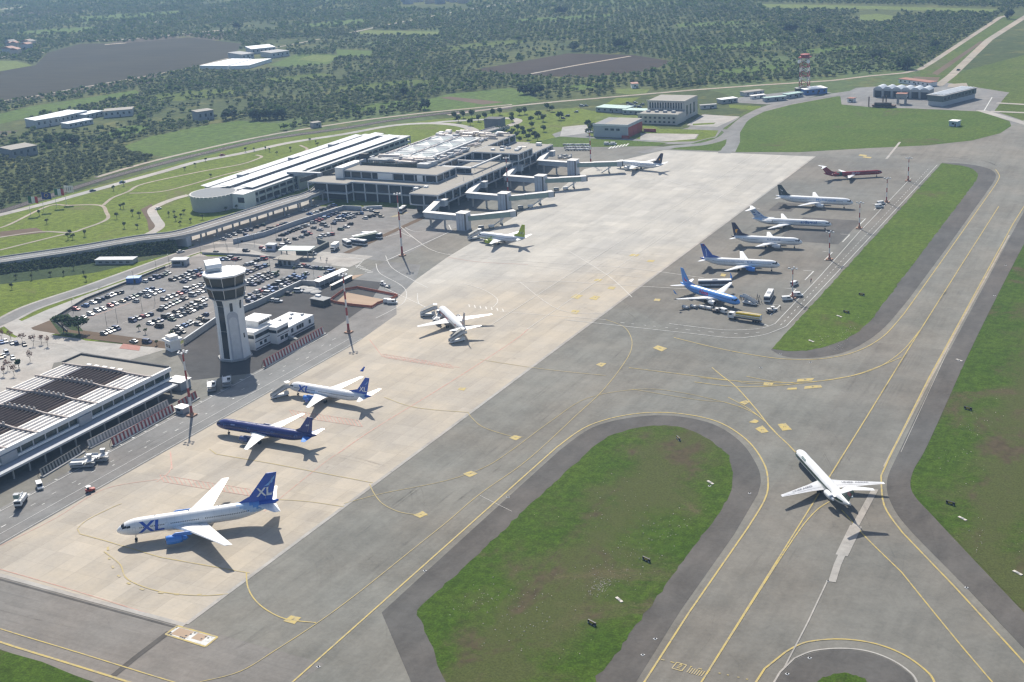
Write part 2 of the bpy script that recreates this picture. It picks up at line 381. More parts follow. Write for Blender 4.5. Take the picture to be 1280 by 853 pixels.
for nm, px, w, z in (('track', [(97, 51), (158, 49.5), (235, 42), (279, 38)], 16, .1), ('track', [(0, 72), (55, 66)], 14, .1), ('track', [(131, 56), (158, 54)], 9, .1),
                     ('farm_road', [(0, 127), (46, 120), (100, 110), (168, 98), (232, 86.5), (290, 72), (330, 62.5), (400, 49)], 5, .12),
                     ('farm_road', [(435, 42), (475, 33), (553, 18), (610, 8), (660, 0), (700, -8)], 7, .1),
                     ('track', [(664, 92.5), (720, 82), (788, 70.5)], 5, .12), ('track', [(0, 12), (27, 9)], 20, .1), ('track', [(190, 28), (203, 27)], 22, .1)):
    ribbon(nm, gp(px), w, z, GM['dirt_path'])
# village roofs and greenhouses are things (see buildings)

# ------------------------------------------------------------------ airport greens
flat('infield_grass', [(-74, 100), (160, 100), (160, 775), (-74, 775)], .02, GM['grass_infield'])
flat('infield_grass', [(-420, 40), (-228, 150), (-40, 150), (60, 100), (60, 20), (-420, 20)], .02, GM['grass_island'])
upper = [(-290, 852)] + [(p.x, p.y) for p in gp([(905, 160), (930, 140), (985, 128), (1040, 120), (1060, 117)])] + [(-200, 1240), (-40, 1700), (300, 2500), (900, 2500), (420, 1300), (200, 850)]
flat('airside_grass', upper, .02, GM['grass_rough'])
lawnP = [G(-60, 282), G(60, 250), G(200, 211), G(330, 176), G(430, 163), G(540, 150), G(640, 140), G(720, 135), G(800, 150), G(850, 172)]
flat('lawn', [(p.x, p.y) for p in lawnP] + [(-380, 850), (-430, 640), (-400, 420), (-480, 350), (-560, 330), (-760, 420)], .02, GM['lawn'])

# ------------------------------------------------------------------ paved airfield
left_edge = [(-470, 40), (-330, 150)]
asph = [(-460, 130), (-300, 196), (-266, 194), (-228, 192.5), (-205, 150), (-60, 150), (40, 210), (-8, 270), (-25, 294.5), (-42.7, 319), (-61.7, 344.4), (-70.3, 359), (-75.3, 375), (-76.5, 400), (-78.2, 468), (-79, 560), (-80.3, 704), (-80, 770),
        (160, 790), (160, 1000), (-100, 1010), (-115.6, 1007), (-120.6, 987), (-123.6, 958), (-135, 930), (-151, 909), (-175, 895), (-200, 885.6), (-240, 870), (-284, 855), (-420, 872), (-425, 790), (-415, 560), (-384, 500), (-388, 400), (-470, 330), (-560, 180)]
flat('taxiway_asphalt', asph, .04, GM['asphalt'])
flat('taxiway_asphalt', [(-460, 130.5), (-300, 196.5), (-266, 194.5), (-228, 193), (-205, 150.5), (-190, 150.5), (-181, 222), (-227.2, 222.6), (-312, 223), (-330, 200), (-470, 140)], .05, GM['asphalt_cross'])
flat('taxiway_asphalt', [(-226, 223.4), (-182.5, 222.4), (-182, 360), (-196, 440), (-226, 520)], .046, GM['asphalt'])
flat('stand_asphalt', [(-226.9, 520), (-190, 487), (-163, 486.5), (-150.5, 496.7), (-144.4, 508), (-144.4, 846), (-150, 850), (-226.9, 852)], .05, GM['asphalt_stand'])
flat('taxiway_asphalt', [(-107, 150), (-60, 150), (20, 210), (-8, 269), (-26, 293), (-43.5, 317), (-62.5, 342), (-71.5, 358), (-76.5, 374), (-77.5, 400), (-79.5, 500), (-107, 500)], .046, GM['asphalt_stand'])
conc = [(-312.5, 223.5), (-227.3, 223.1), (-227.3, 850), (-334.7, 850.4), (-364, 779), (-354, 720), (-343.5, 561), (-338, 521), (-330, 490), (-317, 470), (-312.5, 430)]
flat('apron_concrete', conc, .06, GM['apron_concrete'])
flat('service_road', [(-312.7, 150), (-312.7, 440), (-317, 470), (-330, 492), (-338, 521), (-350, 545), (-372, 545), (-360, 440), (-333, 380), (-334, 150)], .052, GM['asphalt_road'])
flat('tower_yard', [(-386, 398), (-392, 435), (-383, 505), (-372, 512), (-352, 512), (-338, 478), (-333, 440), (-333, 385), (-352, 370)], .056, GM['asphalt_black'])
# right-hand shoulder strip, islands with their dark shoulders
rs_in = [(10, 240), (-8, 270), (-25, 294.5), (-42.7, 319), (-61.7, 344.4), (-70.3, 359), (-75.3, 375), (-76.5, 400), (-78.2, 468), (-79, 560), (-80.3, 704), (-80, 772)]
rs_out = [(-71, 772), (-72, 665), (-71.3, 519), (-69.4, 426), (-69, 400), (-69.3, 384), (-66.6, 370), (-57, 355), (-42.3, 333.4), (-27, 311.2), (-8, 284), (22, 250)]
flat('shoulder_asphalt', spl(rs_in, 4) + spl(rs_out, 4), .07, GM['asphalt_dark'])
isl_out = [(-150, 140), (-181, 200), (-181, 248), (-181, 300), (-181.6, 358), (-179.2, 381), (-169.6, 395), (-156.8, 401), (-141.1, 399), (-127.3, 388), (-116.8, 373), (-111.8, 362), (-108.8, 345), (-107.9, 320), (-107.5, 279), (-106, 245), (-105, 140)]
isl_o2 = [(-105, 140), (-106, 245), (-107.6, 279), (-108, 324)] + spl([(-109.6, 352), (-111.8, 362), (-116.8, 373), (-127.3, 388.3), (-141.1, 399.3), (-156.8, 401.3), (-169.6, 395), (-179.2, 381.6), (-181.6, 360)], 5) + [(-181.3, 300), (-180.9, 248.2), (-156.4, 223.7), (-100 - 25, 140)]
flat('shoulder_asphalt', isl_o2, .07, GM['asphalt_dark'])
def rag(P, amp, seed):    # a grass edge is never ruler-straight
    r = random.Random(seed); Q = resample([tuple(p[:2]) for p in P] + [tuple(P[0][:2])], 2.5)[:-1]
    return [(p[0] + r.gauss(0, amp), p[1] + r.gauss(0, amp)) for p in Q]
isl_g = [(-114, 140), (-115, 241), (-116.1, 301.4), (-116.3, 333.8)] + spl([(-117.6, 350), (-121.7, 363.7), (-127.5, 376), (-133.9, 383), (-143.7, 390.2), (-153.4, 392.6), (-163.4, 387.4), (-170.5, 377), (-172.2, 360)], 5) + [(-172.3, 323.7), (-172.4, 284), (-172.8, 252.9), (-169, 248.8), (-148.4, 227), (-120, 185)]
flat('island_grass', rag(isl_g, .28, 3), .09, GM['grass_island'])
st_o = spl([(-144, 478.5), (-137, 473), (-128, 474), (-118, 482), (-112, 496), (-108, 520), (-106.5, 560)], 5) + [(-106, 640), (-106, 745)] + spl([(-106, 790), (-107, 815), (-112, 832), (-122, 843), (-135, 847.5), (-144.4, 848)], 5)
flat('shoulder_asphalt', st_o, .07, GM['asphalt_dark'])
st_g = [(-144, 480)] + spl([(-142, 479.3), (-134, 480), (-126, 487), (-119.5, 500), (-115.6, 521), (-115.4, 545)], 5) + [(-115.6, 600), (-116, 700), (-116, 770)] + spl([(-116, 800), (-118, 818), (-123, 832), (-131, 841), (-144.2, 846)], 5)
flat('island_grass', rag(st_g, .25, 4), .09, GM['grass_strip'])
rg_edge = list(reversed(spl(rs_out, 3)))
flat('shoulder_asphalt', [(-90, 190), (-76, 235), (-75.4, 262)] + spl([(-73.9, 268.6), (-70.6, 273.4), (-64.9, 277.1), (-58.6, 278.2), (-52.5, 276.5), (-47.2, 272.5), (-45, 268)], 5) + [(-44, 235), (-30, 190)], .07, GM['asphalt_dark'])
si = [(-78, 190), (-68, 235), (-67.6, 258)] + spl([(-66, 264), (-62, 267.3), (-57, 267), (-54, 263), (-53, 258)], 5) + [(-52, 235), (-45, 190)]
flat('island_grass', rag(si, .2, 5), .09, GM['grass_island'])
flat('infield_grass', [(-420, 60), (-460, 128), (-300, 192), (-266, 193.6), (-250, 194), (-231, 192.2), (-206, 149), (-180, 90)], .09, GM['grass_island'])
flat('infield_grass', rag([(-70.5, 772), (-71.6, 665), (-70.9, 519), (-69, 426), (-68.6, 400), (-68.9, 384), (-66.2, 370), (-56.6, 355), (-42, 334), (-26.6, 312), (-7.6, 285), (24, 252), (120, 252), (160, 500), (160, 772)], .3, 6), .09, GM['grass_infield'])

# airside greens beyond the apron: big mown block, round-about roads and aprons
blk = [G(*p) for p in [(919, 190.5), (925, 178), (925, 166), (935, 150), (955, 140), (990, 131), (1045, 121), (1062, 120), (1056, 130), (1090, 134), (1140, 136), (1190, 137), (1225, 139), (1262, 152), (1264, 158), (1250, 167), (1215, 176), (1160, 182), (1085, 185.5), (1000, 190.5)]]
flat('apron_verge', [(p.x, p.y) for p in [G(*q) for q in [(900, 191), (915, 160), (930, 146), (955, 136), (985, 129), (1040, 117), (1062, 114), (1070, 110), (1180, 103), (1262, 116), (1258, 119), (1243, 139), (1276, 150), (1290, 170), (1190, 185), (1000, 194)]]], .03, GM['asphalt_road'])
flat('airside_grass', [(p.x, p.y) for p in blk], .09, GM['grass_strip'])
ribbon('perimeter_road', gp([(560, 144), (640, 133), (700, 127), (760, 122), (870, 112.5), (945, 107), (1001, 103.5), (1040, 101), (1085, 95.5), (1130, 91.5), (1150, 87), (1165, 78), (1206, 51), (1232, 34), (1250, 22), (1262, 19)]), 6, .11, GM['dirt_path'])
ribbon('taxi_lane', gp([(1172, 108), (1189, 95), (1236, 50), (1277, 24), (1310, 4)]), 8, .11, GM['dirt_path'])
ribbon('service_lane', spl(gp([(800, 191), (840, 184), (880, 180), (905, 172), (918, 160), (935, 146), (960, 134), (985, 128.5), (1040, 119.5), (1066, 117)]), 6), 9, .1, GM['asphalt_road'])
ribbon('service_lane', spl(gp([(905, 192), (913, 184), (916, 176), (914, 167), (908, 162)]), 5), 9, .104, GM['asphalt_road'])
flat('hangar_apron', [(p.x, p.y) for p in gp([(690, 168), (720, 158), (742, 172), (800, 174), (860, 160), (880, 143), (925, 147), (905, 160), (895, 172), (870, 180), (800, 181), (700, 178)])], .06, GM['asphalt_road'])
for px, m in (([(801, 167), (873, 167.5), (868, 174), (842, 177), (800, 175)], 'pale_road'), ([(858, 157), (878, 143.5), (925, 146), (905, 155), (896, 159)], 'pale_road'), ([(703, 159), (733, 156), (738, 166), (700, 171)], 'pale_road')):
    flat('concrete_pad', [(p.x, p.y) for p in gp(px)], .075, GM[m])
for px, m in (([(822, 167), (828, 161), (898, 163.5), (894, 171), (868, 177), (820, 178), (870, 174), (874, 168)], 'lawn'), ([(838, 187), (890, 172.5), (908, 173), (909, 180), (898, 189)], 'grass_strip'), ([(866, 155), (895, 153.5), (892, 155.5), (866, 157)], 'lawn'),
             ([(720, 152), (735, 146), (752, 152), (742, 158)], 'lawn'), ([(743, 146), (795, 144), (800, 148), (745, 150)], 'field_lime'), ([(640, 184), (700, 171), (770, 175), (835, 179), (820, 183), (740, 184)], 'grass_strip'), ([(911, 131), (952, 133), (946, 139), (912, 135)], 'lawn'), ([(752, 133), (770, 123), (800, 122), (790, 128)], 'lawn')):
    flat('verge_grass', [(p.x, p.y) for p in gp(px)], .09, GM[m])
flat('fire_station_apron', [(p.x, p.y) for p in gp([(1050, 118), (1075, 114), (1170, 117), (1259, 118.5), (1242, 139), (1220, 139.5), (1140, 136), (1090, 134.5), (1052, 131)])], .1, GM['asphalt_road'])
ribbon('service_lane', gp([(1225, 138), (1262, 149), (1300, 160)]), 7, .11, GM['pale_road'])
ribbon('service_lane', gp([(1246, 129), (1300, 132)]), 5, .11, GM['pale_road']); ribbon('service_lane', gp([(1238, 139.5), (1300, 142)]), 5, .11, GM['pale_road'])
flat('hangar_apron', [(p.x, p.y) for p in gp([(905, 128), (925, 122), (1000, 113), (1040, 116), (985, 128), (960, 131)])], .095, GM['asphalt_road'])
flat('concrete_pad', [(p.x, p.y) for p in gp([(1186, 105.5), (1208, 104), (1210, 108), (1184, 109.5)])], .1, GM['dirt_path'])
flat('concrete_pad', [(p.x, p.y) for p in gp([(1140, 96), (1175, 97), (1172, 102), (1150, 102)])], .1, GM['bare_soil'])

# ------------------------------------------------------------------ landside: roads, car parks, garden paths
road1 = spl(gp([(-60, 284), (0, 269), (60, 254), (111, 240), (155, 228), (201, 215.5), (249, 202), (302, 192), (360, 179), (430, 168), (489, 157.5), (536, 154.5), (573, 157), (592, 163), (594, 169)]), 6)
ribbon('access_road', road1, 8, .1, GM['pale_road'])
rail = spl(gp([(-60, 279), (0, 265), (60, 246), (130, 224), (190, 208), (250, 193), (330, 175), (430, 160.5), (490, 150.5), (560, 141.5), (640, 135)]), 6)
ribbon('railway_track', rail, 10, .08, GM['track_bed'])
ribbon('farm_road', spl(gp([(120, 222), (198, 200), (322, 172), (430, 154), (500, 145), (560, 138.5), (640, 131)]), 6), 5, .1, GM['dirt_path'])
mbr = MB()
for off in (-2.4, -.9, .9, 2.4):
    P = [Vector(p[:2]) for p in rail]; Q = []
    for i, p in enumerate(P):
        d = (P[min(i + 1, len(P) - 1)] - P[max(i - 1, 0)]).normalized(); Q.append(p + Vector((-d.y, d.x)) * off)
    mbr.strip(Q, .25, .2)
tag(mbr.build('railway_rails', M('rail_steel', (.16, .14, .13), .5)), kind='structure')
for px, w, m in (([(582, 172.5), (612, 163), (636, 157.4), (647, 153), (645, 149.5), (628, 148), (600, 150), (560, 152), (530, 155)], 7, 'pale_road'),
                 ([(0, 285), (14, 280), (60, 258), (86, 257), (125, 257), (133, 266), (135, 273), (125, 279), (105, 286), (88, 291), (50, 290), (0, 297)], 2.4, 'dirt_path'),
                 ([(129, 257), (140, 248), (155, 242), (162, 239), (180, 230), (250, 215), (300, 206), (322, 199), (327, 196), (320, 194)], 2.4, 'dirt_path'),
                 ([(162, 242), (200, 240), (235, 232), (280, 219), (330, 207), (370, 193), (384, 187), (375, 182)], 2.2, 'dirt_path'),
                 ([(0, 313), (40, 303), (85, 292)], 2.4, 'dirt_path')):
    ribbon('garden_path', spl(gp(px), 5), w, .11 if w > 3 else .105, GM[m])
ribbon('access_road', spl(gp([(236, 244), (215, 250), (196, 258), (190, 264), (195, 274), (200, 283), (190, 291), (172, 298), (150, 304)]), 6), 6, .115, GM['pale_road'])
flat('bare_patch', [(p.x, p.y) for p in gp([(176, 262), (190, 255), (192, 270), (199, 282), (186, 289), (184, 276)])], .1, GM['bare_soil'])
flat('bare_patch', [(p.x, p.y) for p in gp([(0, 290), (45, 285), (58, 291), (0, 297)])], .1, GM['bare_soil'])
# front road by the car park, and the forecourt
fr = spl([G(-60, 428), G(0, 404), G(34, 387), G(70, 374), G(110, 361), G(168, 340), G(215, 323), G(240, 314.5), G(262, 309), G(290, 307), G(320, 310), G(352, 320), G(385, 330), G(410, 333)], 6)
ribbon('front_road', fr, 8.5, .12, GM['asphalt_road']); ribbon('front_pavement', fr, 12.5, .1, GM['pale_road'])
flat('front_pavement', [(p.x, p.y) for p in gp([(18, 406), (58, 388), (110, 368), (160, 350), (205, 333), (250, 317), (262, 322), (215, 340), (170, 357), (135, 367), (84, 387), (64, 398), (62, 408), (72, 417), (55, 421), (35, 418)])], .11, GM['pale_road'])
flat('underpass_paving', [(-519, 543), (-494, 543), (-482, 656), (-506, 656), (-507, 610)], .09, GM['pale_road'])
flat('forecourt', [(-499, 536), (-478, 530), (-384, 530), (-384, 552), (-498, 552)], .08, GM['pale_road'])
ribbon('front_road', spl([G(2, 402), G(14, 404), G(24, 411), G(34, 418), G(60, 424), G(90, 428), G(110, 436), G(130, 440)], 6), 9, .118, GM['pale_road'])
flat('junction_paving', [(-470, 398), (-452, 392), (-402, 396), (-389, 398), (-398, 372), (-420, 372), (-440, 350), (-470, 380)], .07, GM['pale_road'])
# main car park and the terminal car park, a step lower than the road
flat('car_park', [(-484, 522), (-482, 440), (-475, 412), (-455, 401), (-390, 401), (-393, 435), (-384, 504), (-392, 528), (-455, 531)], .115, GM['carpark_asphalt'])
flat('car_park', [(-492, 552), (-488, 640), (-431, 652), (-404, 648), (-404, 552)], .105, GM['carpark_asphalt'])
flat('car_park', [G(-40, 428), G(0, 416), G(30, 427), G(60, 440), G(68, 452), G(62, 470), G(0, 492), G(-40, 500)], .11, GM['pale_road'])
flat('bus_yard', [(-405, 548), (-404, 650), (-396, 655), (-370, 620), (-368, 560), (-372, 545)], .07, GM['asphalt_road'])
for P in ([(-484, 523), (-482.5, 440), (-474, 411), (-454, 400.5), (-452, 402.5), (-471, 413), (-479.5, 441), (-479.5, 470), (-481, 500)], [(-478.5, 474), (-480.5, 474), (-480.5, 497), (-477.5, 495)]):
    flat('planting_bed', P, .13, GM['asphalt_black'])  # near-black strips: the shade on the sloping bed is put into the colour
flat('planting_bed', [(-455, 399.5), (-441, 399.5), (-430, 401.5), (-430, 403), (-454, 402.5)], .13, GM['bare_soil'])
flat('planting_bed', [(-404, 553), (-400, 553), (-400, 640), (-404, 640)], .12, GM['bare_soil'])
flat('planting_bed', [(-413, 521), (-388, 522), (-387, 526), (-413, 526)], .13, GM['bare_soil'])
flat('planting_bed', [(-480, 528), (-455, 532), (-425, 533), (-425, 535), (-456, 535), (-480, 532)], .13, GM['bare_soil'])
flat('bank_grass', [G(0, 334), G(60, 326), G(168, 303), G(235, 287), G(238, 306), G(215, 318), G(120, 341), G(0, 356)], .1, GM['hedge_ground'])
flat('red_paving', [G(149, 436), G(174, 439), G(176, 433), G(154, 430)], .13, M('red_paving', (.33, .14, .11), .8))
flat('bare_soil', [G(62, 400), G(84, 391), G(92, 400), G(104, 414), G(100, 424), G(75, 418)], .125, GM['hedge_ground']); flat('bare_soil', [(-474, 397), (-440, 395.5), (-388, 397), (-390, 404), (-455, 404), (-474, 413)], .122, GM['bare_soil'])
# the sandy pad behind orange fencing
flat('sand_pad', [G(419, 379), G(464, 384.5), G(486, 376), G(434, 366)], .1, GM['sand_pad'])
flat('sand_pad', [G(412, 358), G(440, 345), G(455, 343), G(415, 362)], .1, GM['sand_pad'])

# ------------------------------------------------------------------ painted markings
yel, wht, red, yelf, whf, ydl, pal = [MB() for _ in range(7)]
ZM = .115
def Y(px, w=.5, mb=None, n=6, sm=True, f=None):
    P = [G(*(f(*p) if f else p)) for p in px]; P = spl(P, n) if sm and len(P) > 2 else P
    (mb or yel).strip(P, w, ZM)
def line(mb, pts, w, z=ZM): mb.strip(pts, w, z)
# taxiway edges and centre lines
line(yel, [(-183.6, 120), (-183.6, 240), (-183.6, 358)] + spl([(-183.6, 362), (-181, 383), (-170.8, 397.6), (-156.8, 403.8), (-140.3, 401.8), (-125.6, 390.2), (-114.6, 374.2), (-108.8, 360), (-106.4, 348), (-105.6, 330)], 6) + [(-105.2, 279), (-104, 240), (-103, 140)], .52)
line(yel, spl([(-186, 480), (-165, 473.5), (-148, 470.3), (-135, 470), (-122, 475), (-112, 487), (-106, 508), (-104.2, 540)], 6) + [(-104, 640), (-104, 745)] + spl([(-104, 790), (-105, 815), (-110, 834)], 5), .45)
line(yel, [(-81.6, 770), (-82.3, 704), (-81, 560), (-80.2, 468), (-78.6, 398)] + spl([(-77.8, 378), (-72.4, 358), (-64, 343)], 5) + [(-45, 317.5), (-27.5, 293), (-10, 268), (8, 240)], .5)
line(yel, [(-94.6, 740), (-94.2, 620), (-93.6, 500), (-92.8, 420), (-92.2, 330), (-91.6, 240), (-91, 150)], .45)
line(yel, spl([(-93.8, 520), (-95.5, 492), (-101, 470), (-112, 455), (-127, 446), (-143, 441.5), (-160, 440)], 6), .4)
line(yel, spl([(-91.6, 240), (-91.6, 320), (-90.5, 345), (-88, 355)], 5), .4)
Y([(1127, 716), (1085, 675), (1061, 648), (1052, 638)], .4); Y([(1127, 716), (1160, 757), (1200, 806), (1240, 853), (1270, 890)], .4)
Y([(890, 460), (902, 470), (921, 485), (945, 512), (965, 537), (985, 556), (1000, 572)], .45)
Y([(910, 497), (935, 511), (957, 528), (975, 547)], .32); Y([(905, 503), (930, 511), (950, 522), (967, 538)], .32)
Y([(868, 478), (925, 484), (990, 481), (1060, 471), (1095, 460), (1127, 447)], .4); Y([(933, 471), (965, 477), (1000, 480)], .32); Y([(926, 479), (955, 481), (990, 481)], .32)
line(yel, [(-144, 441), (-190, 441)], .35, ZM)
# bottom-left taxiway edge lines
Y([(-60, 779), (0, 803), (80, 828), (160, 853), (230, 876)], .7, n=4); Y([(-60, 766), (0, 786.5), (100, 817), (190, 845), (240, 860)], .4, n=4)
# small island ring: yellow and white
line(yel, [(-82, 190), (-80.3, 240), (-79.6, 262)] + spl([(-77, 271), (-73.6, 277), (-66.4, 281.5), (-58.4, 282.8), (-50.6, 280.6), (-43.6, 275), (-41, 270)], 6) + [(-40, 240), (-30, 190)], .55)
line(pal, [(-76.4, 235), (-75.8, 262)] + spl([(-74.3, 269), (-71, 273.9), (-65, 277.6), (-58.6, 278.8), (-52.2, 277), (-46.8, 272.8), (-44.6, 268)], 5) + [(-43.5, 240)], .5)
# lead-in lines across the asphalt lane
Y([(462, 606), (468, 618), (478, 630), (495, 639), (512, 643), (535, 645)], .32, ydl); Y([(308, 716), (310, 735), (320, 752), (338, 766), (360, 775), (395, 779)], .4, yel)
Y([(250, 853), (300, 840), (345, 813), (400, 777), (450, 740), (520, 684), (560, 652), (600, 618), (660, 575), (720, 520), (755, 487), (783, 450), (790, 432), (787, 418), (778, 408), (757, 400)], .3, ydl)
Y([(430, 630), (480, 617), (555, 602), (605, 585), (640, 563), (690, 526), (735, 498), (800, 487), (850, 491), (905, 503)], .25, ydl)
Y([(585, 516), (590, 523), (605, 535), (640, 546), (655, 547)], .28, ydl)
Y([(790, 487), (870, 500), (905, 503)], .25, ydl)
# stand centre lines and bars on the concrete (faded)
Y([(97, 662), (100, 668), (130, 676), (200, 697), (312, 717)], .42, yelf, sm=False); Y([(97, 661), (110, 650), (140, 635), (152, 630)], .35, yelf)
Y([(430, 634), (380, 627), (320, 624)], .3, yelf); Y([(262, 562), (270, 568), (340, 580), (466, 604)], .38, yelf, sm=False)
Y([(480, 497), (520, 510), (585, 516)], .35, yelf); Y([(600, 450), (680, 462), (757, 470)], .3, yelf); Y([(625, 390), (757, 400)], .25, whf)
Y([(130, 690), (150, 706), (160, 725), (200, 740), (250, 745), (285, 743)], .4, yelf)
yelf.dashes(spl(gp([(135, 684), (137, 700), (150, 722), (180, 738), (230, 744), (268, 743)]), 8), .7, ZM + .004, 3.2, 3)
# white routes on the concrete and grey apron
for P, w in (([(500, 283), (520, 300), (545, 315), (590, 322), (700, 330), (790, 336), (880, 348)], .3), ([(640, 355), (690, 352), (760, 356), (900, 364)], .3), ([(712, 315), (760, 345), (790, 372)], .3), ([(650, 353), (700, 388), (760, 392)], .25), ([(580, 355), (605, 363), (622, 375), (616, 385)], .3),
             ([(0, 640), (0, 640)], .3), ([(0, 640), (0, 640)], .3), ([(480, 360), (540, 388)], .3), ([(560, 318), (650, 322), (740, 320), (830, 333)], .25), ([(770, 205), (880, 240), (950, 262)], .3), ([(800, 238), (860, 232), (905, 222)], .3), ([(600, 620), (640, 640)], .1)):
    Y(P, w, whf)
for x in (-250, -268): line(whf, [(x, 470), (x, 848)], .25)
for yy in (560, 600, 640, 690, 735): line(whf, [(-300, yy), (-232, yy - 3)], .22)
for k in range(7):   # hatching by the apron road
    a = G(586 + k * 7, 381 + k * .9); whf.strip([a, a + Vector((2.4, -3.4, 0))], .5, ZM)
# red clearance lines
line(red, [(-296, 233), (-296, 430)] , .01)
Y([(0, 712), (60, 729), (120, 747), (190, 769)], .32, red); Y([(423, 567), (470, 535), (560, 480), (640, 428), (660, 412)], .45, red)
Y([(330, 640), (400, 583), (423, 567)], .3, red); Y([(462, 425), (478, 446), (575, 460)], .35, red, sm=False); Y([(560, 322), (600, 328), (660, 331)], .3, red)
Y([(196, 603), (213, 588), (213, 565)], .35, red); Y([(0, 683), (70, 648), (130, 612), (197, 600)], .3, red)
def hatch(p0, p1, n, dx, dy):
    for k in range(n):
        t = k / (n - 1); a = G(p0[0] + (p1[0] - p0[0]) * t, p0[1] + (p1[1] - p0[1]) * t); b = G(p0[0] + (p1[0] - p0[0]) * t + dx, p0[1] + (p1[1] - p0[1]) * t + dy)
        red.strip([a, b], .3, ZM)
    Y([p0, p1], .2, red); Y([(p0[0] + dx, p0[1] + dy), (p1[0] + dx, p1[1] + dy)], .2, red)
hatch((200, 594), (312, 612), 20, 5, 9); hatch((362, 513), (448, 526), 20, 5, 8); hatch((478, 443), (562, 456), 20, 5, 5)
Y([(213, 565), (215, 587)], .5, red, sm=False)
# white lines on the service road and stands
for x, w in ((-313.4, .25), (-318.6, .2), (-331.5, .3)):
    line(wht, [(x, 160), (x, 436)], w)
wht.dashes([(-325, 160), (-325, 440)], .25, ZM, 3, 6)
wht.dashes([(-332.6, 160), (-332.6, 385)], 1.2, ZM, 1.2, 5)
wht.dashes([(-322, 180), (-322, 430)], .5, ZM, 2.2, 14)
for P in (spl([G(*i6(-40, 372)), (-189, 495.9), (-171, 495.5), (-161.5, 498.5), (-155, 503), (-151.8, 510)], 6) + [(-152, 583), (-153.6, 664), (-154, 800)], spl([(-240, 487), (-186, 487), (-164, 487), (-156, 491), (-150.8, 497), (-146.4, 508)], 5) + [(-146, 600), (-146, 840)]):
    line(wht, P, .3)
wht.dashes(spl([(-215, 491), (-186, 491), (-164, 492.5), (-156, 496.6), (-150.5, 502), (-149, 510)], 5) + [(-149, 830)], .3, ZM, 2.5, 2.5)
for y0 in (520, 545, 575, 610, 645, 680, 715): line(wht, [(-157, y0), (-157, y0 + 15)], .55); line(wht, [(-157, y0 + 15), (-162, y0 + 15)], .3)
line(wht, [(-160, 510), (-153, 506)], .5)
Y([(370, 333), (395, 333), (440, 322), (500, 291), (497, 289), (485, 289)], .4, wht, sm=False) if False else None
line(wht, [(-372, 546), (-369, 610), (-378, 622)], .5); line(wht, [(-405, 547), (-385, 545), (-380, 530)], .4)
for P in ([(458, 300), (480, 297), (503, 291)], [(420, 312), (452, 302)]): Y(P, .3, wht)
for P in ([(505, 262), (492, 270), (490, 280), (500, 290), (518, 298)], [(540, 272), (512, 276), (506, 284), (520, 290), (535, 288)], [(470, 330), (475, 342), (500, 356), (508, 366), (505, 378), (490, 388), (470, 398)], [(482, 320), (490, 335), (515, 350), (535, 360)], [(522, 367), (524, 380), (540, 388)]): Y(P, .28, wht)
for k in range(6): a = G(444 + k * 3, 333 + k * 1.6); wht.strip([a, a + Vector((2.6, 1.6, 0))], .8, ZM)
for k in range(6): a = G(818 - 0 + k * 0 - 57 + k * 4.2, 190.4 - k * .7 - 4); wht.strip([a, a + Vector((-1.5, 9, 0))], 1.2, ZM)
for k in range(7): a = G(487.5 + k * 2.3, 271.6 - k * .8); ydl.strip([a, a + Vector((3.8, 2.6, 0))], .7, ZM)
# holding position board painted on the asphalt by the concrete corner
line(pal, [G(1108, 199), G(1125, 178)], 1.5); line(wht, [G(1230, 139), G(1240, 122)], .8)
# car park bay lines
for x, a, b in ((-463.5, 408, 470), (-435.5, 418, 480), (-424.5, 420, 520), (-405, 424, 500)): line(whf, [(x, a), (x, b)], .18, .135)
line(red, [(-459.2, 409), (-455.2, 445)], .4, .135)
# yellow information panels: (pixel corners), with dark characters
chars = MB()
def panel(px, txt=None, sz=1.6, w=None):
    P = gp(px, .125); me = [p for p in P]
    yel2.add(me, [(0, 1, 2, 3)])
    if txt:
        c = (P[0] + P[1] + P[2] + P[3]) / 4; ux = (P[1] - P[0]).normalized(); uy = (P[3] - P[0]); uy = (uy - ux * uy.dot(ux)).normalized()
        vs, fs = text_tris(txt, sz, cut=0)
        n = ux.cross(uy).z
        chars.add([c + ux * u + uy * v + Vector((0, 0, .012)) for u, v in vs], fs if n > 0 else [list(reversed(f)) for f in fs])
yel2 = MB()
panel([(354, 776.5), (368, 780.3), (376.5, 772), (364, 769.3)], '4'); panel([(578.5, 592.5), (587, 596.6), (597, 592.2), (589, 588.6)], '5'); panel([(516.5, 644), (525, 647.5), (535, 643), (528, 639)], '6'); panel([(636, 547.5), (645, 550.5), (652.5, 546.3), (643, 544)], '7')
panel([(745, 456), (752, 459), (758, 454.6), (751, 453)], '8'); panel([(816, 435), (827, 439.5), (834, 435.5), (822, 431.8)], '10')
panel([(713, 372), (722, 374), (729, 369.5), (720, 368)], '9'); panel([(736, 373.5), (745, 375.5), (751, 371), (743, 369.5)], '9'); panel([(713, 391), (721, 393), (725, 388.5), (716, 387.5)], '9')
for q in ([(742, 351), (750, 352), (753, 349.3), (745, 348.6)], [(759, 361), (767, 362.3), (770, 358.8), (762, 358.2)], [(786, 320), (796, 320.8), (800, 318), (790, 317.6)], [(808, 327), (816, 328), (819, 325.5), (811, 325)], [(817, 376), (824, 376.8), (826, 374), (819, 373.4)], [(572, 487), (580, 488.5), (583, 485), (575, 484.5)]): panel(q)
panel([(954, 482), (965, 482.2), (967, 479), (955, 478.4)], '12'); panel([(996, 477.3), (1015, 476), (1018, 472.6), (997, 474)], 'B'); panel([(983, 487.5), (996, 487), (996, 484.6), (985, 485)]); panel([(1005, 486.6), (1028, 484.4), (1026, 481.3), (1006, 483)], 'B')
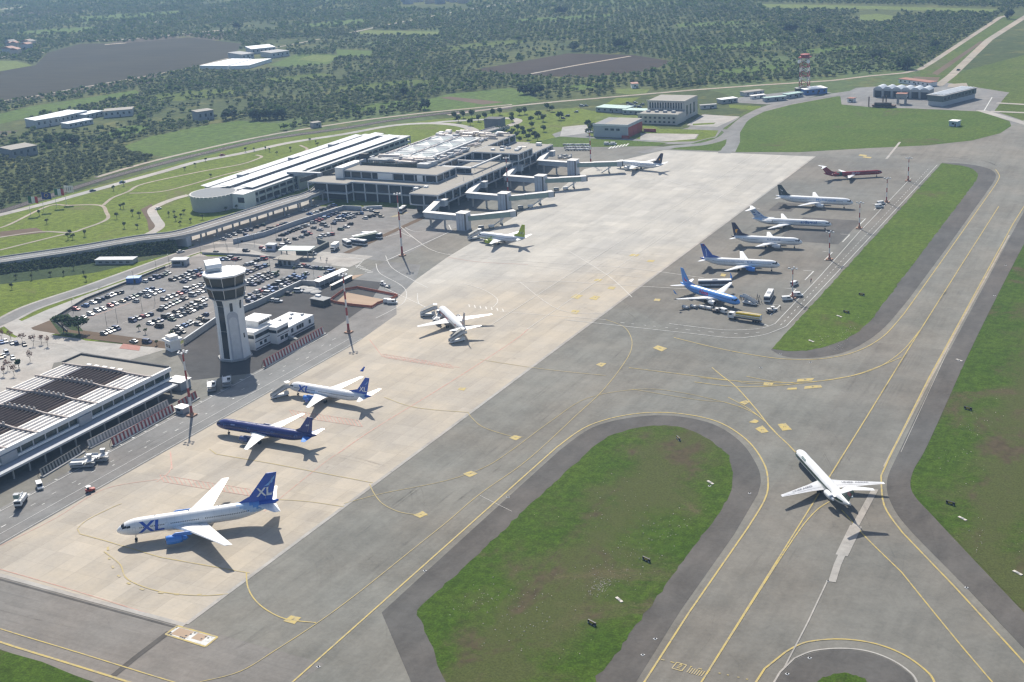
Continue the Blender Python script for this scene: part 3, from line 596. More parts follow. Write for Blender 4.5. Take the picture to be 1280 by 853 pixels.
panel([(924, 503), (931, 506.3), (938, 502.3), (932, 500.6)], '11'); panel([(936, 528), (945, 529.3), (949, 526.5), (943, 523.8), ], None); panel([(944, 536), (952, 541.6), (961, 540), (953, 532)], 'C'); panel([(972, 530.5), (978, 538.6), (990, 537.2), (982, 529)], 'C')
panel([(1073, 194.6), (1082, 195.8), (1084, 194), (1075, 193)]); panel([(1078, 197), (1088, 198.2), (1090, 196.5), (1080, 195.6)])
for q in ([(900, 345), (906, 346), (908, 343), (902, 342)],): panel(q)
# framed painted board near the concrete's corner: yellow frame, white ground, black specks
B0, B1, B2, B3 = G(207, 793.5), G(257, 809), G(272, 797), G(222, 783)
def bq(u, v, z=0): return B0.lerp(B1, u).lerp(B3.lerp(B2, u), v) + Vector((0, 0, z))
wht.add([bq(0, 0, .112), bq(1, 0, .112), bq(1, 1, .112), bq(0, 1, .112)], [(0, 1, 2, 3)])
for a, b in (((0, 0), (1, 0)), ((1, 0), (1, 1)), ((1, 1), (0, 1)), ((0, 1), (0, 0))): yel2.strip([bq(*a), bq(*b)], .6, .125)
sand = MB(); sand.add([bq(.08, .15, .118), bq(.45, .15, .118), bq(.45, .9, .118), bq(.08, .9, .118)], [(0, 1, 2, 3)]); sand.add([bq(.55, .3, .118), bq(.8, .3, .118), bq(.8, .9, .118), bq(.55, .9, .118)], [(0, 1, 2, 3)])
tag(sand.build('painted_board_ground', GM['sand_pad']), kind='structure')
for u, v in ((.1, .12), (.33, .16), (.38, .16), (.43, .16), (.4, .4), (.45, .62), (.49, .82), (.78, .75), (.75, .5), (.85, .72)):
    c = bq(u, v); chars.obox(c.x, c.y, .55, .55, .12, .128)
# yellow ground lettering near the bottom edge
c0 = G(840, 836); e1 = (G(872, 845) - c0).normalized(); e2 = Vector((-e1.y, e1.x, 0))   # worn, unreadable yellow ground lettering: a framed box, then a row of short bars
for p_, q_ in (((0, 0), (2.6, 0)), ((2.6, 0), (2.6, 2.8)), ((2.6, 2.8), (0, 2.8)), ((0, 2.8), (0, 0)), ((.9, .8), (1.8, .8)), ((.9, 1.5), (1.8, 1.5)), ((.9, 2.1), (1.8, 2.1))): yelf.strip([c0 + e1 * p_[0] + e2 * p_[1], c0 + e1 * q_[0] + e2 * q_[1]], .3, ZM)
for k in range(7): yelf.strip([c0 + e1 * (3.9 + k * .62), c0 + e1 * (3.9 + k * .62) + e2 * 2.3], .26, ZM)
ydl.dashes([G(826, 825), G(880, 838), G(935, 850)], .4, ZM + .002, 1.2, 1.2)
# long worn white strip under the departing jet's tail
scuff = MB(); scuff.strip([G(1094, 612), G(1068, 660), G(1047, 706), G(1040, 728)], 2.0, .108); scuff.strip([G(1070, 658), G(1052, 695)], 3.4, .107)
tag(scuff.build('pale_paving_strip', GM['pale_road']), kind='structure')
line(pal, [G(1034, 727), G(1010, 778), G(980, 836)], .4); line(pal, [G(1186, 436), G(1169, 473), G(1126, 566)], .18)
# grey trench patches
tr = MB(); tr.strip([G(142, 845), G(170, 822), G(212, 790)], 1.8, .075); tag(tr.build('patched_trench', GM['asphalt_dark']), kind='structure')
# rubber left by turning wheels: thin worn films along the usual paths
rub = MB(); rr = random.Random(31)
def track(P, n, spread, w=.5):
    P = spl(P, 8)
    for k in range(n):
        o_ = rr.gauss(0, spread); a_ = int(rr.uniform(0, .5) * len(P)); b_ = int(a_ + rr.uniform(.25, .6) * len(P)); Q = []
        for i in range(a_, min(b_, len(P))):
            d_ = (P[min(i + 1, len(P) - 1)] - P[max(i - 1, 0)]); d_ = Vector((d_.x, d_.y)).normalized(); Q.append((P[i].x - d_.y * o_, P[i].y + d_.x * o_))
        if len(Q) > 2: rub.strip(Q, w * rr.uniform(.6, 1.6), .10)
for P_, n_, s_, w_ in (([(-94, 760), (-94, 600), (-93.5, 450), (-92, 300), (-91, 170)], 13, 4.5, .6), ([(-94, 560), (-97, 490), (-112, 458), (-143, 444), (-190, 440), (-240, 452)], 10, 3.5, .5), ([(-40, 275), (-66, 320), (-84, 360), (-110, 410), (-140, 450), (-200, 520)], 10, 4, .5), ([(-208, 200), (-206, 300), (-205, 420), (-212, 560), (-218, 800)], 20, 9, .6), ([(-430, 200), (-330, 206), (-260, 208), (-215, 215), (-203, 260)], 10, 5, .5),
                       ([(-200, 300), (-215, 320), (-240, 328), (-285, 330)], 8, 2, .5), ([(-200, 250), (-214, 268), (-240, 275), (-290, 268)], 8, 2, .5), ([(-202, 380), (-220, 396), (-260, 398)], 8, 2, .5), ([(-204, 470), (-220, 500), (-262, 520)], 10, 3, .6), ([(-205, 560), (-195, 600), (-170, 640)], 8, 4, .5), ([(-96, 800), (-120, 860), (-200, 868), (-300, 866)], 14, 4, .7), ([(-250, 470), (-252, 620), (-250, 820)], 22, 10, .5), ([(-322, 170), (-323, 300), (-324, 430)], 12, 2, .4)): track([Vector((a, b, 0)) for a, b in P_], n_, s_, w_)
rm = bpy.data.materials.new('tyre_rubber_film'); rn = NT(rm); rp = rn.pos(); rn.fin((.05, .048, .045), .8, .2); tb_ = rn.t.nodes.new('ShaderNodeBsdfTransparent'); mx_ = rn.t.nodes.new('ShaderNodeMixShader'); rn.put(mx_.inputs[0], rn.rng(rn.noise(rp, .05, 5, .7), .45, .72, .0, .13)); rn.t.links.new(tb_.outputs[0], mx_.inputs[1]); rn.t.links.new(rn.b.outputs[0], mx_.inputs[2]); rn.t.links.new(mx_.outputs[0], rn.out.inputs[0])
tag(rub.build('tyre_marks', rm), kind='structure')
edge = MB(); edge.strip([(-227.0, 223), (-227.0, 850)], 1.3, .1); edge.strip([(-312.6, 222.8), (-227, 222.4)], 1.6, .1)
tag(edge.build('concrete_edge', GM['pale_road']), kind='structure')
dk = MB(); dk.strip([(-313.2, 221), (-228, 220.6)], .7, .09); tag(dk.build('drain_strip', GM['asphalt_dark']), kind='structure')
gul = MB(); gul.strip([(-78.4, 385), (-79.6, 468), (-80.3, 560), (-81, 680)], .8, .085); tag(gul.build('pavement_joint', GM['dirt_path']), kind='structure')
pt = MB()
for q in ([(1037, 288), (900, 300), (975, 312)],): pass
for P in ([(-190, 640), (-158, 640), (-158, 690), (-190, 690)], [(-213, 700), (-200, 700), (-200, 720), (-213, 720)]): pt.add([(a, b, .058) for a, b in P], [(0, 1, 2, 3)])
tag(pt.build('asphalt_patch', GM['asphalt_dark']), kind='structure')
for nm, mb, m in (('taxiway_markings', yel, 'yellow_paint'), ('road_markings', wht, 'white_paint'), ('clearance_markings', red, 'red_paint'), ('stand_markings', yelf, 'yellow_faded'), ('route_markings', whf, 'white_faded'), ('lane_markings', ydl, 'yellow_dull'), ('drain_markings', pal, 'pale_road'), ('panel_markings', yel2, 'yellow_paint')):
    tag(mb.build(nm, GM[m]), kind='structure')
tag(chars.build('panel_character_markings', M('black_paint', (.03, .03, .03), .7)), kind='structure')
# ------------------------------------------------------------------ aircraft
def AM(name, c, rough=.3):
    if name in _MC: return _MC[name]
    m = bpy.data.materials.new(name); n = NT(m); p = n.objco(); x, y, z = n.sep(p)
    f = n.m('ADD', n.m('MULTIPLY', n.noise(n.scale(p, (.35, 1, 1)), .5, 5), .7), n.m('MULTIPLY', n.noise(p, 3.5, 3), .3))
    seam = n.rng(n.m('ABSOLUTE', n.m('SUBTRACT', n.m('FRACT', n.m('DIVIDE', x, 2.35)), .5)), .478, .490, 1.0, .82)   # skin panel joints
    n.fin(n.mul(n.mul(c, n.rng(f, .25, .75, .90, 1.06)), seam), n.rng(f, .3, .7, rough - .06, rough + .12), .5); _MC[name] = m; return m
WHITE = AM('aircraft_white', (.78, .79, .80)); GREYW = AM('wing_grey', (.70, .71, .72), .35); DKGREY = AM('aircraft_dark_grey', (.10, .10, .11)); GLASS = M('cockpit_glass', (.012, .014, .018), .12, 0, .02)
TYRE = M('tyre_rubber', (.02, .02, .02), .8); STEEL = M('gear_steel', (.45, .45, .46), .4, .6); INTAKE = M('engine_dark', (.025, .025, .028), .5); BARE = M('bare_metal', (.55, .55, .56), .28, .8)
WINDOW = M('cabin_window', (.05, .06, .075), .2)
class Plane:
    def __init__(s, name, label, cat, L, r, z0, nl, tl, nose, tail, z_nose, z_tail, group='parked airliners'):
        N = G(nose[0], nose[1], z_nose); T = G(tail[0], tail[1], z_tail); d = Vector((N.x - T.x, N.y - T.y)).normalized()
        c = Vector((N.x, N.y)) - d * (L / 2)
        s.root = thing(name, label, cat, (c.x, c.y, .115), math.atan2(d.y, d.x), group)
        s.L, s.r, s.z0, s.nl, s.tl = L, r, z0, nl, tl
    def prof(s, x):
        r = s.r; d = s.L / 2 - x; e = x + s.L / 2; k, zc = 1.0, s.z0
        if d < s.nl:
            u = max(0, d / s.nl); k = max(.02, (1 - (1 - u) ** 2.05) ** .60); zc = s.z0 - .24 * r * (1 - u) ** 1.8
        if e < s.tl:
            u = max(0, e / s.tl); k2 = .11 + .89 * (1 - (1 - u) ** 1.75); zc = s.z0 + r * (1 - k2) * .80; k = k2
        return r * k, zc
    def pt(s, x, th, off=0.0):
        r, zc = s.prof(x); return ((x, (r + off) * math.cos(th), zc + (r * 1.03 + off) * math.sin(th)))
    def fuselage(s, mats, liv=None, n=32):
        h = s.L / 2; xs = [h - s.nl * (i / 12) ** 1.7 for i in range(13)]
        m = int((s.L - s.nl - s.tl) / .9); xs += [h - s.nl - (s.L - s.nl - s.tl) * i / m for i in range(1, m)]
        xs += [-h + s.tl * (1 - i / 14) for i in range(15)]
        mb = MB(); vs = []; fs = []; k = len(xs)
        for x in xs:
            for i in range(n): vs.append(s.pt(x, 2 * PI * i / n))
        mb.v = vs
        for a in range(k - 1):
            for i in range(n):
                j = (i + 1) % n; mb.f.append([a * n + i, a * n + j, (a + 1) * n + j, (a + 1) * n + i])
                th = (i + .5) * 2 * PI / n; mb.mi.append(liv((xs[a] + xs[a + 1]) / 2, math.sin(th), math.cos(th)) if liv else 0)
        mb.f.append(list(range(n - 1, -1, -1))); mb.mi.append(liv(h, 0, 1) if liv else 0)
        mb.f.append([(k - 1) * n + i for i in range(n)]); mb.mi.append(liv(-h, 0, 1) if liv else 0)
        mb.f = [list(reversed(f)) for f in mb.f]
        o = mb.build('fuselage', mats, s.root, True); return o
    def patch(s, name, x0, x1, t0, t1, mat, off=.02, nx=2, nt=4, mb=None, parent=None):
        own = mb is None; mb = mb or MB(); vs = []
        for i in range(nx + 1):
            for j in range(nt + 1): vs.append(s.pt(x0 + (x1 - x0) * i / nx, t0 + (t1 - t0) * j / nt, off))
        mb.add(vs, [(i * (nt + 1) + j, (i + 1) * (nt + 1) + j, (i + 1) * (nt + 1) + j + 1, i * (nt + 1) + j + 1) for i in range(nx) for j in range(nt)])
        if own: return mb.build(name, mat, parent or s.root)
    def near_side(s):
        a = s.root.rotation_euler.z; return 1 if (-math.sin(a) * -s.root.location.x + math.cos(a) * -s.root.location.y) > 0 else -1
    def windows(s, x0, x1, pitch=.52, gaps=(), th=.20, h=.30, mat=None):
        sd = s.near_side(); x = x0
        while x > x1:
            if not any(a <= x <= b for a, b in gaps):
                t = th if sd > 0 else PI - th; w = h / s.r / 2; s.patch('cabin_window', x + .13, x - .13, t - w, t + w, mat or WINDOW, .02, 1, 1)
            x -= pitch
    def cockpit(s, d0=1.5, d1=3.3, lo=.34, hi=.80):
        h = s.L / 2; mb = MB()
        for sd in (0, 1):
            f = (lambda t: t) if sd == 0 else (lambda t: PI - t)
            s.patch('', h - d0 * .78, h - d0 * 1.28, f(hi), f(1.5), None, .03, 2, 3, mb); s.patch('', h - d0 * .95, h - (d0 + d1) / 2, f(lo + .06), f(hi - .04), None, .03, 2, 3, mb)
            s.patch('', h - (d0 + d1) / 2 - .08, h - d1, f(lo), f(hi - .16), None, .03, 2, 3, mb)
        mb.build('cockpit_window', GLASS, s.root)
    def doors(s, xs, mat, th=.12):
        for x in xs:
            for sd in (0, 1):
                mb = MB(); f = (lambda t: t) if sd == 0 else (lambda t: PI - t); a, b = th - .5 / s.r * 1.1, th + .5 / s.r * 1.1
                s.patch('', x + .46, x + .40, f(a), f(b), None, .015, 1, 3, mb); s.patch('', x - .40, x - .46, f(a), f(b), None, .015, 1, 3, mb)
                s.patch('', x + .4, x - .4, f(b), f(b + .03), None, .015, 1, 1, mb); mb.build('door', mat, s.root)
    def text(s, name, txt, x, th, size, mat, side, bold=0.0, shear=0.0, fx=1.0, off=.03):
        vs, fs = text_tris(txt, size, bold, shear, .3, fx); P = []
        for u, v in vs:
            t = th + v / s.r
            P.append(s.pt(x - u, t, off) if side > 0 else s.pt(x + u, PI - t, off))
        mb = MB(); mb.add(P, fs if side > 0 else fs); return mb.build(name, mat, s.root)
    def wing(s, x0, c0, y1, x1, c1, z, dih, mat=None, kink=None, name='wing', th=.12, y0=None, let=None, letmat=None):
        out = []
        for sd in (1, -1):
            secs = [(y0 if y0 is not None else s.r * .55, x0, c0)]
            if kink: secs.append(kink)
            secs.append((y1, x1, c1)); mb = MB(); vs = []
            prof = [(0, 0), (.06, .5), (.2, .62), (.45, .55), (.75, .25), (1, .02), (.75, -.12), (.45, -.35), (.2, -.42), (.06, -.3)]
            for y, x, c in secs:
                zz = z + (y - secs[0][0]) * math.tan(dih); tk = c * (th if y == secs[0][0] else th * .85)
                for a, b in prof: vs.append((x - a * c, sd * y, zz + b * tk))
            n = len(prof); fs = [(q * n + i, q * n + (i + 1) % n, (q + 1) * n + (i + 1) % n, (q + 1) * n + i) for q in range(len(secs) - 1) for i in range(n)]
            fs += [list(range(n - 1, -1, -1)), list(range((len(secs) - 1) * n, len(secs) * n))]
            if sd > 0: fs = [list(reversed(f)) for f in fs]
            mb.add(vs, fs); o = mb.build(name, mat or GREYW, s.root); auto_smooth(o, 40); out.append(o)
            # flap and slat seams
            if name == 'wing':
                def P(f, t, lift=.03):
                    if kink: a, b = (secs[0], secs[1]) if t < .36 else (secs[1], secs[2]); u = t / .36 if t < .36 else (t - .36) / .64
                    else: a, b, u = secs[0], secs[1], t
                    y = a[0] + (b[0] - a[0]) * u; x = a[1] + (b[1] - a[1]) * u; c = a[2] + (b[2] - a[2]) * u
                    zp = np.interp(f, [0, .06, .2, .45, .75, 1], [0, .5, .62, .55, .25, .02])
                    return Vector((x - f * c, sd * y, z + (y - secs[0][0]) * math.tan(dih) + zp * c * th * .95 + lift))
                for (f, a, b, w) in ((.72, .08, .66, .10), (.14, .12, .95, .07), (.74, .72, .95, .08)):
                    m2 = MB()
                    for t0 in np.linspace(a, b, 9)[:-1]:
                        t1 = t0 + (b - a) / 8; p, q = P(f, t0), P(f, t1); e = Vector((w, 0, 0)); m2.add([p, q, q - e, p - e], [(0, 1, 2, 3)])
                    m2.build('flap_seam', M('seam_grey', (.33, .33, .35), .5), o)
                if let:
                    vs2, fs2 = text_tris(let, 1.15, .02, 0, 0, 1.1); cy = (secs[0][0] + y1) * .52; Q = []
                    for u, v in vs2:
                        t = (cy + (u if sd < 0 else -u) - secs[0][0]) / (y1 - secs[0][0]); Q.append(P(max(.05, .42 - v / 4.2), max(0, min(1, t)), .12) )
                    m3 = MB(); m3.add(Q, fs2); m3.build('wing_lettering', letmat, o)
        s.wz = (z, dih, secs[0][0]); return out
    def winglet(s, wings, x1, c1, y1, h, mat):
        z, dih, y0 = s.wz; zz = z + (y1 - y0) * math.tan(dih)
        for sd, o in ((1, wings[0]), (-1, wings[1])):
            mb = MB(); vs = []
            for (y, x, c, q) in ((y1, x1, c1, zz), (y1 + .45, x1 - .45, c1 * .8, zz + .5), (y1 + .75, x1 - 1.7, c1 * .35, zz + h)):
                vs += [(x, sd * (y - .05), q), (x - c * .4, sd * (y + .06), q), (x - c, sd * y, q), (x - c * .4, sd * (y - .1), q)]
            fs = [(k * 4 + i, k * 4 + (i + 1) % 4, (k + 1) * 4 + (i + 1) % 4, (k + 1) * 4 + i) for k in range(2) for i in range(4)] + [(3, 2, 1, 0), (8, 9, 10, 11)]
            if sd < 0: fs = [list(reversed(f)) for f in fs]
            mb.add(vs, fs); mb.build('winglet', mat, o)
    def engines(s, x, y, z, r, ln, mat, pylon='wing', lip=None):
        for sd in (1, -1):
            mb = MB(); mb.lathe_x([(0, r * .84), (-.12 * ln, r * .98), (-.35 * ln, r), (-.65 * ln, r * .92), (-.8 * ln, r * .78), (-.8 * ln, r * .6), (-ln, r * .42), (-ln * 1.1, r * .12)], x, sd * y, z, 20, (False, True))
            o = mb.build('engine', mat, s.root, True)
            m2 = MB(); m2.lathe_x([(0, r * .84), (.06, r * .88), (-.1, r * .97)], x, sd * y, z, 20); m2.build('intake_lip', lip or BARE, o, True)
            m3 = MB(); m3.lathe_x([(-.05, r * .82), (-.45, r * .8), (-.5, .02)], x, sd * y, z, 20); m3.lathe_x([(-.2, .02), (-.5, r * .3)], x, sd * y, z, 10); m3.build('fan', INTAKE, o)
            m5 = MB(); m5.lathe_x([(-ln * .80 - .02, r * .70), (-ln * .82, r * .5), (-ln * .9, .05)], x - .02, sd * y, z, 16); m5.build('exhaust_nozzle', INTAKE, o)
            m4 = MB()
            if pylon == 'wing':
                for k in (0,): m4.hexa([(x - ln * .25, sd * y - .18, z + r * .85), (x - ln * .25, sd * y + .18, z + r * .85), (x - ln * 1.25, sd * y + .12, z + r * .5), (x - ln * 1.25, sd * y - .12, z + r * .5), (x - ln * .5, sd * y - .16, z + r * 1.45), (x - ln * .5, sd * y + .16, z + r * 1.45), (x - ln * 1.45, sd * y + .1, z + r * 1.35), (x - ln * 1.45, sd * y - .1, z + r * 1.35)])
            else:
                ya, yb = s.r * .72, y - r * .8; m4.hexa([(x - ln * .25, sd * ya, z - .15), (x - ln * .25, sd * yb, z - .15), (x - ln * .75, sd * yb, z - .15), (x - ln * .75, sd * ya, z - .15), (x - ln * .25, sd * ya, z + .15), (x - ln * .25, sd * yb, z + .15), (x - ln * .75, sd * yb, z + .15), (x - ln * .75, sd * ya, z + .15)])
            m4.build('pylon', mat, o)
    def fin(s, x0, c0, x1, c1, zt, mat, th=.42, dorsal=0, fade=None):
        z0 = s.z0 + s.r * .72; mb = MB(); vs = []
        for x, c, z, t in ((x0, c0, z0, th), (x0 + (x1 - x0) * .5, c0 + (c1 - c0) * .5, z0 + (zt - z0) * .5, th * .8), (x1, c1, zt, th * .55)):
            vs += [(x, 0, z), (x - c * .12, t * .4, z), (x - c * .35, t * .5, z), (x - c, .02, z), (x - c, -.02, z), (x - c * .35, -t * .5, z), (x - c * .12, -t * .4, z)]
        fs = [(k * 7 + i, k * 7 + (i + 1) % 7, (k + 1) * 7 + (i + 1) % 7, (k + 1) * 7 + i) for k in range(2) for i in range(7)] + [list(range(6, -1, -1)), list(range(14, 21))]
        mb.add(vs, [list(reversed(f)) for f in fs] if False else fs)
        if dorsal: mb.add([(x0 + dorsal, 0, s.z0 + s.r * .97), (x0 - 1.2, .17, z0 + .2), (x0 - 1.2, -.17, z0 + .2), (x0 + (x1 - x0) * .24, 0, z0 + (zt - z0) * .26)], [(0, 1, 3), (0, 3, 2), (1, 2, 3), (0, 2, 1)])
        o = mb.build('tail_fin', mat, s.root); s.fin_o = o; s.fin_g = (x0, c0, x1, c1, z0, zt, th)
        m2 = MB()
        for sd in (1, -1):
            q = []
            for t in (.12, .9):
                x = x0 + (x1 - x0) * t; c = c0 + (c1 - c0) * t; z = z0 + (zt - z0) * t; q.append(((x - c * .69), sd * (th * .26 + .02), z)); q.append(((x - c * .71), sd * (th * .25 + .02), z))
            m2.add(q, [(0, 1, 3, 2)])
        m2.build('rudder_seam', M('seam_grey', (.33, .33, .35), .5), o); return o
    def fin_pt(s, f, t, sd, off=.03):   # chord fraction, height fraction
        x0, c0, x1, c1, z0, zt, th = s.fin_g; x = x0 + (x1 - x0) * t; c = c0 + (c1 - c0) * t; tk = th * (1 - .45 * t)
        return (x - f * c, sd * (tk * np.interp(f, [0, .12, .35, 1], [0, .4, .5, .03]) + off), z0 + (zt - z0) * t)
    def fin_text(s, txt, f, t, size, mat, bold=0, shear=0, fx=1.0, name='tail_lettering'):
        x0, c0, x1, c1, z0, zt, th = s.fin_g
        vs, fs = text_tris(txt, size, bold, shear, 0, fx); c = c0 + (c1 - c0) * t; H = zt - z0; xc = x0 + (x1 - x0) * t - f * c
        for sd in (1, -1):
            P = []
            for u, v in vs:
                tt = t + v / H; cc = c0 + (c1 - c0) * tt; xx = xc + (-u if sd > 0 else u); ff = (x0 + (x1 - x0) * tt - xx) / cc; P.append(s.fin_pt(max(0, min(1, ff)), tt, sd, .05))
            mb = MB(); mb.add(P, fs); mb.build(name, mat, s.fin_o)
    def fin_poly(s, pts, mat, name='tail_emblem', off=.04):
        for sd in (1, -1):
            mb = MB(); P = [s.fin_pt(f, t, sd, off) for f, t in pts]; mb.add(P, [list(range(len(P)))]); mb.build(name, mat, s.fin_o)
    def gear(s, xn, xm, ym, rn=.36, rm=.55, wz=None, tandem=False):
        zt = s.z0 - s.r * .55; o = None
        mb = MB(); mb.tube((xn, 0, rn), (xn + .15, 0, zt), .10); mb.tube((xn - .9, 0, zt), (xn, 0, rn + .5), .05); mb.add([(xn + .5, .35, zt - .4), (xn - 1.1, .35, zt - .4), (xn - 1.1, .42, zt + .5), (xn + .5, .42, zt + .5)], [(0, 1, 2, 3)])
        o = mb.build('nose_gear', STEEL, s.root)
        for sd in (1, -1): m2 = MB(); m2.wheel(xn, sd * .22, rn, rn, .2); m2.build('tyre', TYRE, o)
        for sd in (1, -1):
            mb = MB(); mb.tube((xm, sd * ym, rm), (xm + .1, sd * ym, zt + .4), .15); mb.tube((xm, sd * ym, rm + .7), (xm, sd * (ym - 1.3), zt + .3), .08)
            if tandem: mb.tube((xm - .75, sd * ym, rm), (xm + .75, sd * ym, rm), .1)
            o = mb.build('main_gear', STEEL, s.root)
            for dx in ((-.72, .72) if tandem else (0,)):
                for e in (-.36, .36): m2 = MB(); m2.wheel(xm + dx, sd * ym + e, rm, rm, .36); m2.build('tyre', TYRE, o)
    def fairing(s, x0, x1, mat):
        mb = MB(); n = 10; vs = []; xs = np.linspace(x0, x1, 7)
        for i, x in enumerate(xs):
            k = math.sin(PI * (i + .35) / 6.7); 
            for j in range(n):
                t = PI + PI * j / (n - 1); vs.append((x, math.cos(t) * s.r * (.62 + .48 * k), s.z0 - s.r * .35 + math.sin(t) * s.r * (.5 + .36 * k)))
        mb.add(vs, [(a * n + j, (a + 1) * n + j, (a + 1) * n + j + 1, a * n + j + 1) for a in range(6) for j in range(n - 1)]); mb.build('belly_fairing', mat, s.root, True)
    def antenna(s, xs, mat):
        for x in xs: mb = MB(); z = s.prof(x)[1] + s.prof(x)[0] * 1.02; mb.hexa([(x, -.04, z - .05), (x, .04, z - .05), (x - .4, .04, z - .05), (x - .4, -.04, z - .05), (x - .2, -.02, z + .35), (x - .2, .02, z + .35), (x - .4, .02, z + .35), (x - .4, -.02, z + .35)]); mb.build('antenna', mat, s.root)

def airliner(kind, *a, **k):
    pass
def std737(p, engmat, finmat, tailmat=None, wl=None, L=39.5, span=34.3, wingmat=None, finlit=None):
    h = L / 2; k = L / 39.5; yt = span / 2; xr = h - 12.9 * k
    ws = p.wing(xr, 7.4, yt, xr - yt * .52, 1.6, p.z0 - p.r * .55, R(6), wingmat, (yt * .36, xr - yt * .36 * .56, 4.5))
    p.engines(xr + 1.9, 4.9, 1.75, 1.05, 4.2, engmat); p.fin(-h + 7.6 * k, 5.6, -h + 1.9, 1.9, p.z0 + p.r + 6.6, finmat, .42, 3.4)
    p.wing(-h + 5.2, 4.0, 7.1, -h + 1.6, 1.3, p.z0 + .75, R(7), tailmat, None, 'tailplane', .1, .5)
    if wl: p.winglet(ws, xr - yt * .52, 1.6, yt, 1.9, wl)
    p.fairing(xr + 2, xr - 8.5, GREYW); p.gear(h - 4.0, h - 19.6 * k, 2.85); p.cockpit(); p.antenna((h - 9, h - 17), WHITE)
def stdA320(p, engmat, finmat, tailmat, L, wingmat=None):
    h = L / 2; xr = h - (16.6 if L > 40 else 12.3); yt = 17.0
    p.wing(xr, 7.2, yt, xr - yt * .53, 1.6, p.z0 - p.r * .5, R(5), wingmat, (yt * .37, xr - yt * .37 * .58, 4.4))
    p.engines(xr + 1.5, 5.7, 2.0, 1.1, 4.4, engmat); p.fin(-h + 8.2, 6.2, -h + 3.1, 2.3, p.z0 + p.r + 5.9, finmat, .44, 1.2)
    p.wing(-h + 5.6, 3.9, 6.2, -h + 2.2, 1.4, p.z0 + .55, R(6), tailmat, None, 'tailplane', .1, .5)
    p.fairing(xr + 2, xr - 8.5, GREYW); p.gear(h - 5.1, xr - 5.2, 3.7, .38, .58); p.cockpit(1.4, 3.0); p.antenna((h - 9, h - 18), WHITE)
def stdMD(p, engmat, finmat, tailmat, L=43.0, wingmat=None, let=None, letmat=None, span=32.8, k=1.0, cone=WHITE):
    h = L / 2; yt = span / 2; xr = h - 20.8 * k
    p.wing(xr, 6.6 * k, yt, xr - yt * .52, 1.3, p.z0 - p.r * .55, R(4), wingmat, (yt * .34, xr - yt * .34 * .5, 4.4 * k), let=let, letmat=letmat)
    p.engines(-h + 11.4 * k, p.r + 1.25 * k, p.z0 + .55, .92 * k, 5.6 * k, engmat, 'body')
    zt = p.z0 + p.r + 4.9 * k; p.fin(-h + 8.2 * k, 6.6 * k, -h + 1.2, 3.6 * k, zt, finmat, .42, 1.5)
    p.wing(-h + 1.9, 3.2 * k, 6.1 * k, -h - 1.5, 1.5 * k, zt, R(-1), tailmat, None, 'tailplane', .1, .02); p.gear(h - 3.4, xr - 4.2 * k, 2.5 * k, .33, .5); p.cockpit(1.2, 2.9); p.antenna((h - 10,), WHITE)
PLANES = {}
XLB = AM('royal_blue', (.032, .105, .48)); XLD = AM('deep_blue', (.016, .040, .20)); NVY = AM('navy_blue', (.018, .030, .16), .22)
ENGB = AM('sky_blue_cowling', (.06, .24, .70)); LTB = AM('light_blue_paint', (.10, .30, .72)); PALEB = AM('pale_blue_fade', (.42, .58, .80)); MIDB = AM('mid_blue_fade', (.13, .32, .70))
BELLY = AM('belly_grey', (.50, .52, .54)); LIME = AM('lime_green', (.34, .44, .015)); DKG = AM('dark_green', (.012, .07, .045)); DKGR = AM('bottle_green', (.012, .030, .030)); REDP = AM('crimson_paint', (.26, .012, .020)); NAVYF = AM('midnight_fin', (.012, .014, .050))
ORNG = AM('golden_yellow', (.70, .34, .03)); PINK = AM('cerise_letter', (.45, .03, .12)); TAILB = AM('medium_blue_fin', (.035, .10, .40)); REDL = AM('soft_red_stripe', (.55, .16, .16)); RAINB = AM('fin_beige', (.40, .36, .33)); RAINR = AM('fin_brick', (.32, .13, .10)); LILAC = AM('blue_grey_letter', (.17, .22, .36)); SWIRL = AM('fin_pale_blue', (.22, .45, .80))

# big twin in the foreground
p = Plane('airliner', 'largest white airliner, with big blue nose letters and blue tail, nearest the lower left', 'airliner', 49.0, 2.52, 4.75, 7.0, 14, (145.9, 663.8), (346, 626), 4.3, 6.4)
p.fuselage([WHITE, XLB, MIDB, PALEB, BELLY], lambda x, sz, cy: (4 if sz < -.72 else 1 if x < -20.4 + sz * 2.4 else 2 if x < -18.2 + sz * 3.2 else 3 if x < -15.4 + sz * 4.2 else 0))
h = 24.5; ws = p.wing(8.4, 10.4, 23.8, -7.4, 2.3, 3.3, R(6), WHITE, (8.2, 2.6, 6.8)); p.engines(10.0, 7.9, 2.35, 1.42, 6.0, ENGB, lip=BARE); p.fin(-13.8, 8.8, -21.6, 3.3, 16.0, XLB, .6, 2.0)
p.wing(-17.4, 6.2, 9.3, -22.6, 2.0, 5.9, R(7), WHITE, None, 'tailplane', .1, .6); p.fairing(11, -6, GREYW); p.gear(h - 5.2, -2.4, 4.6, .46, .6, tandem=True); p.cockpit(1.9, 4.3, .36, .82); p.antenna((13, 3, -6), WHITE)
p.windows(17.4, -15.2, .54, ((8.6, 10.2), (-1.5, -.2), (14.2, 14.8)), .17, .36); p.doors((19.2, 9.4, -.8, -13.4), BELLY)
for sd in (1, -1):
    p.text('fuselage_lettering', 'XL', 14.2, .06, 4.9, XLB, sd, .13, .12, 1.25)
p.fin_text('XL', .56, .35, 3.9, WHITE, .07, .1, 1.0); p.fin_text('.com', .86, .30, 1.0, WHITE); p.fin_poly([(.42, .56), (.5, .60), (.60, .66), (.76, .82), (.88, .90), (.90, .80), (.82, .74), (.84, .66), (.74, .64), (.66, .57)], SWIRL)
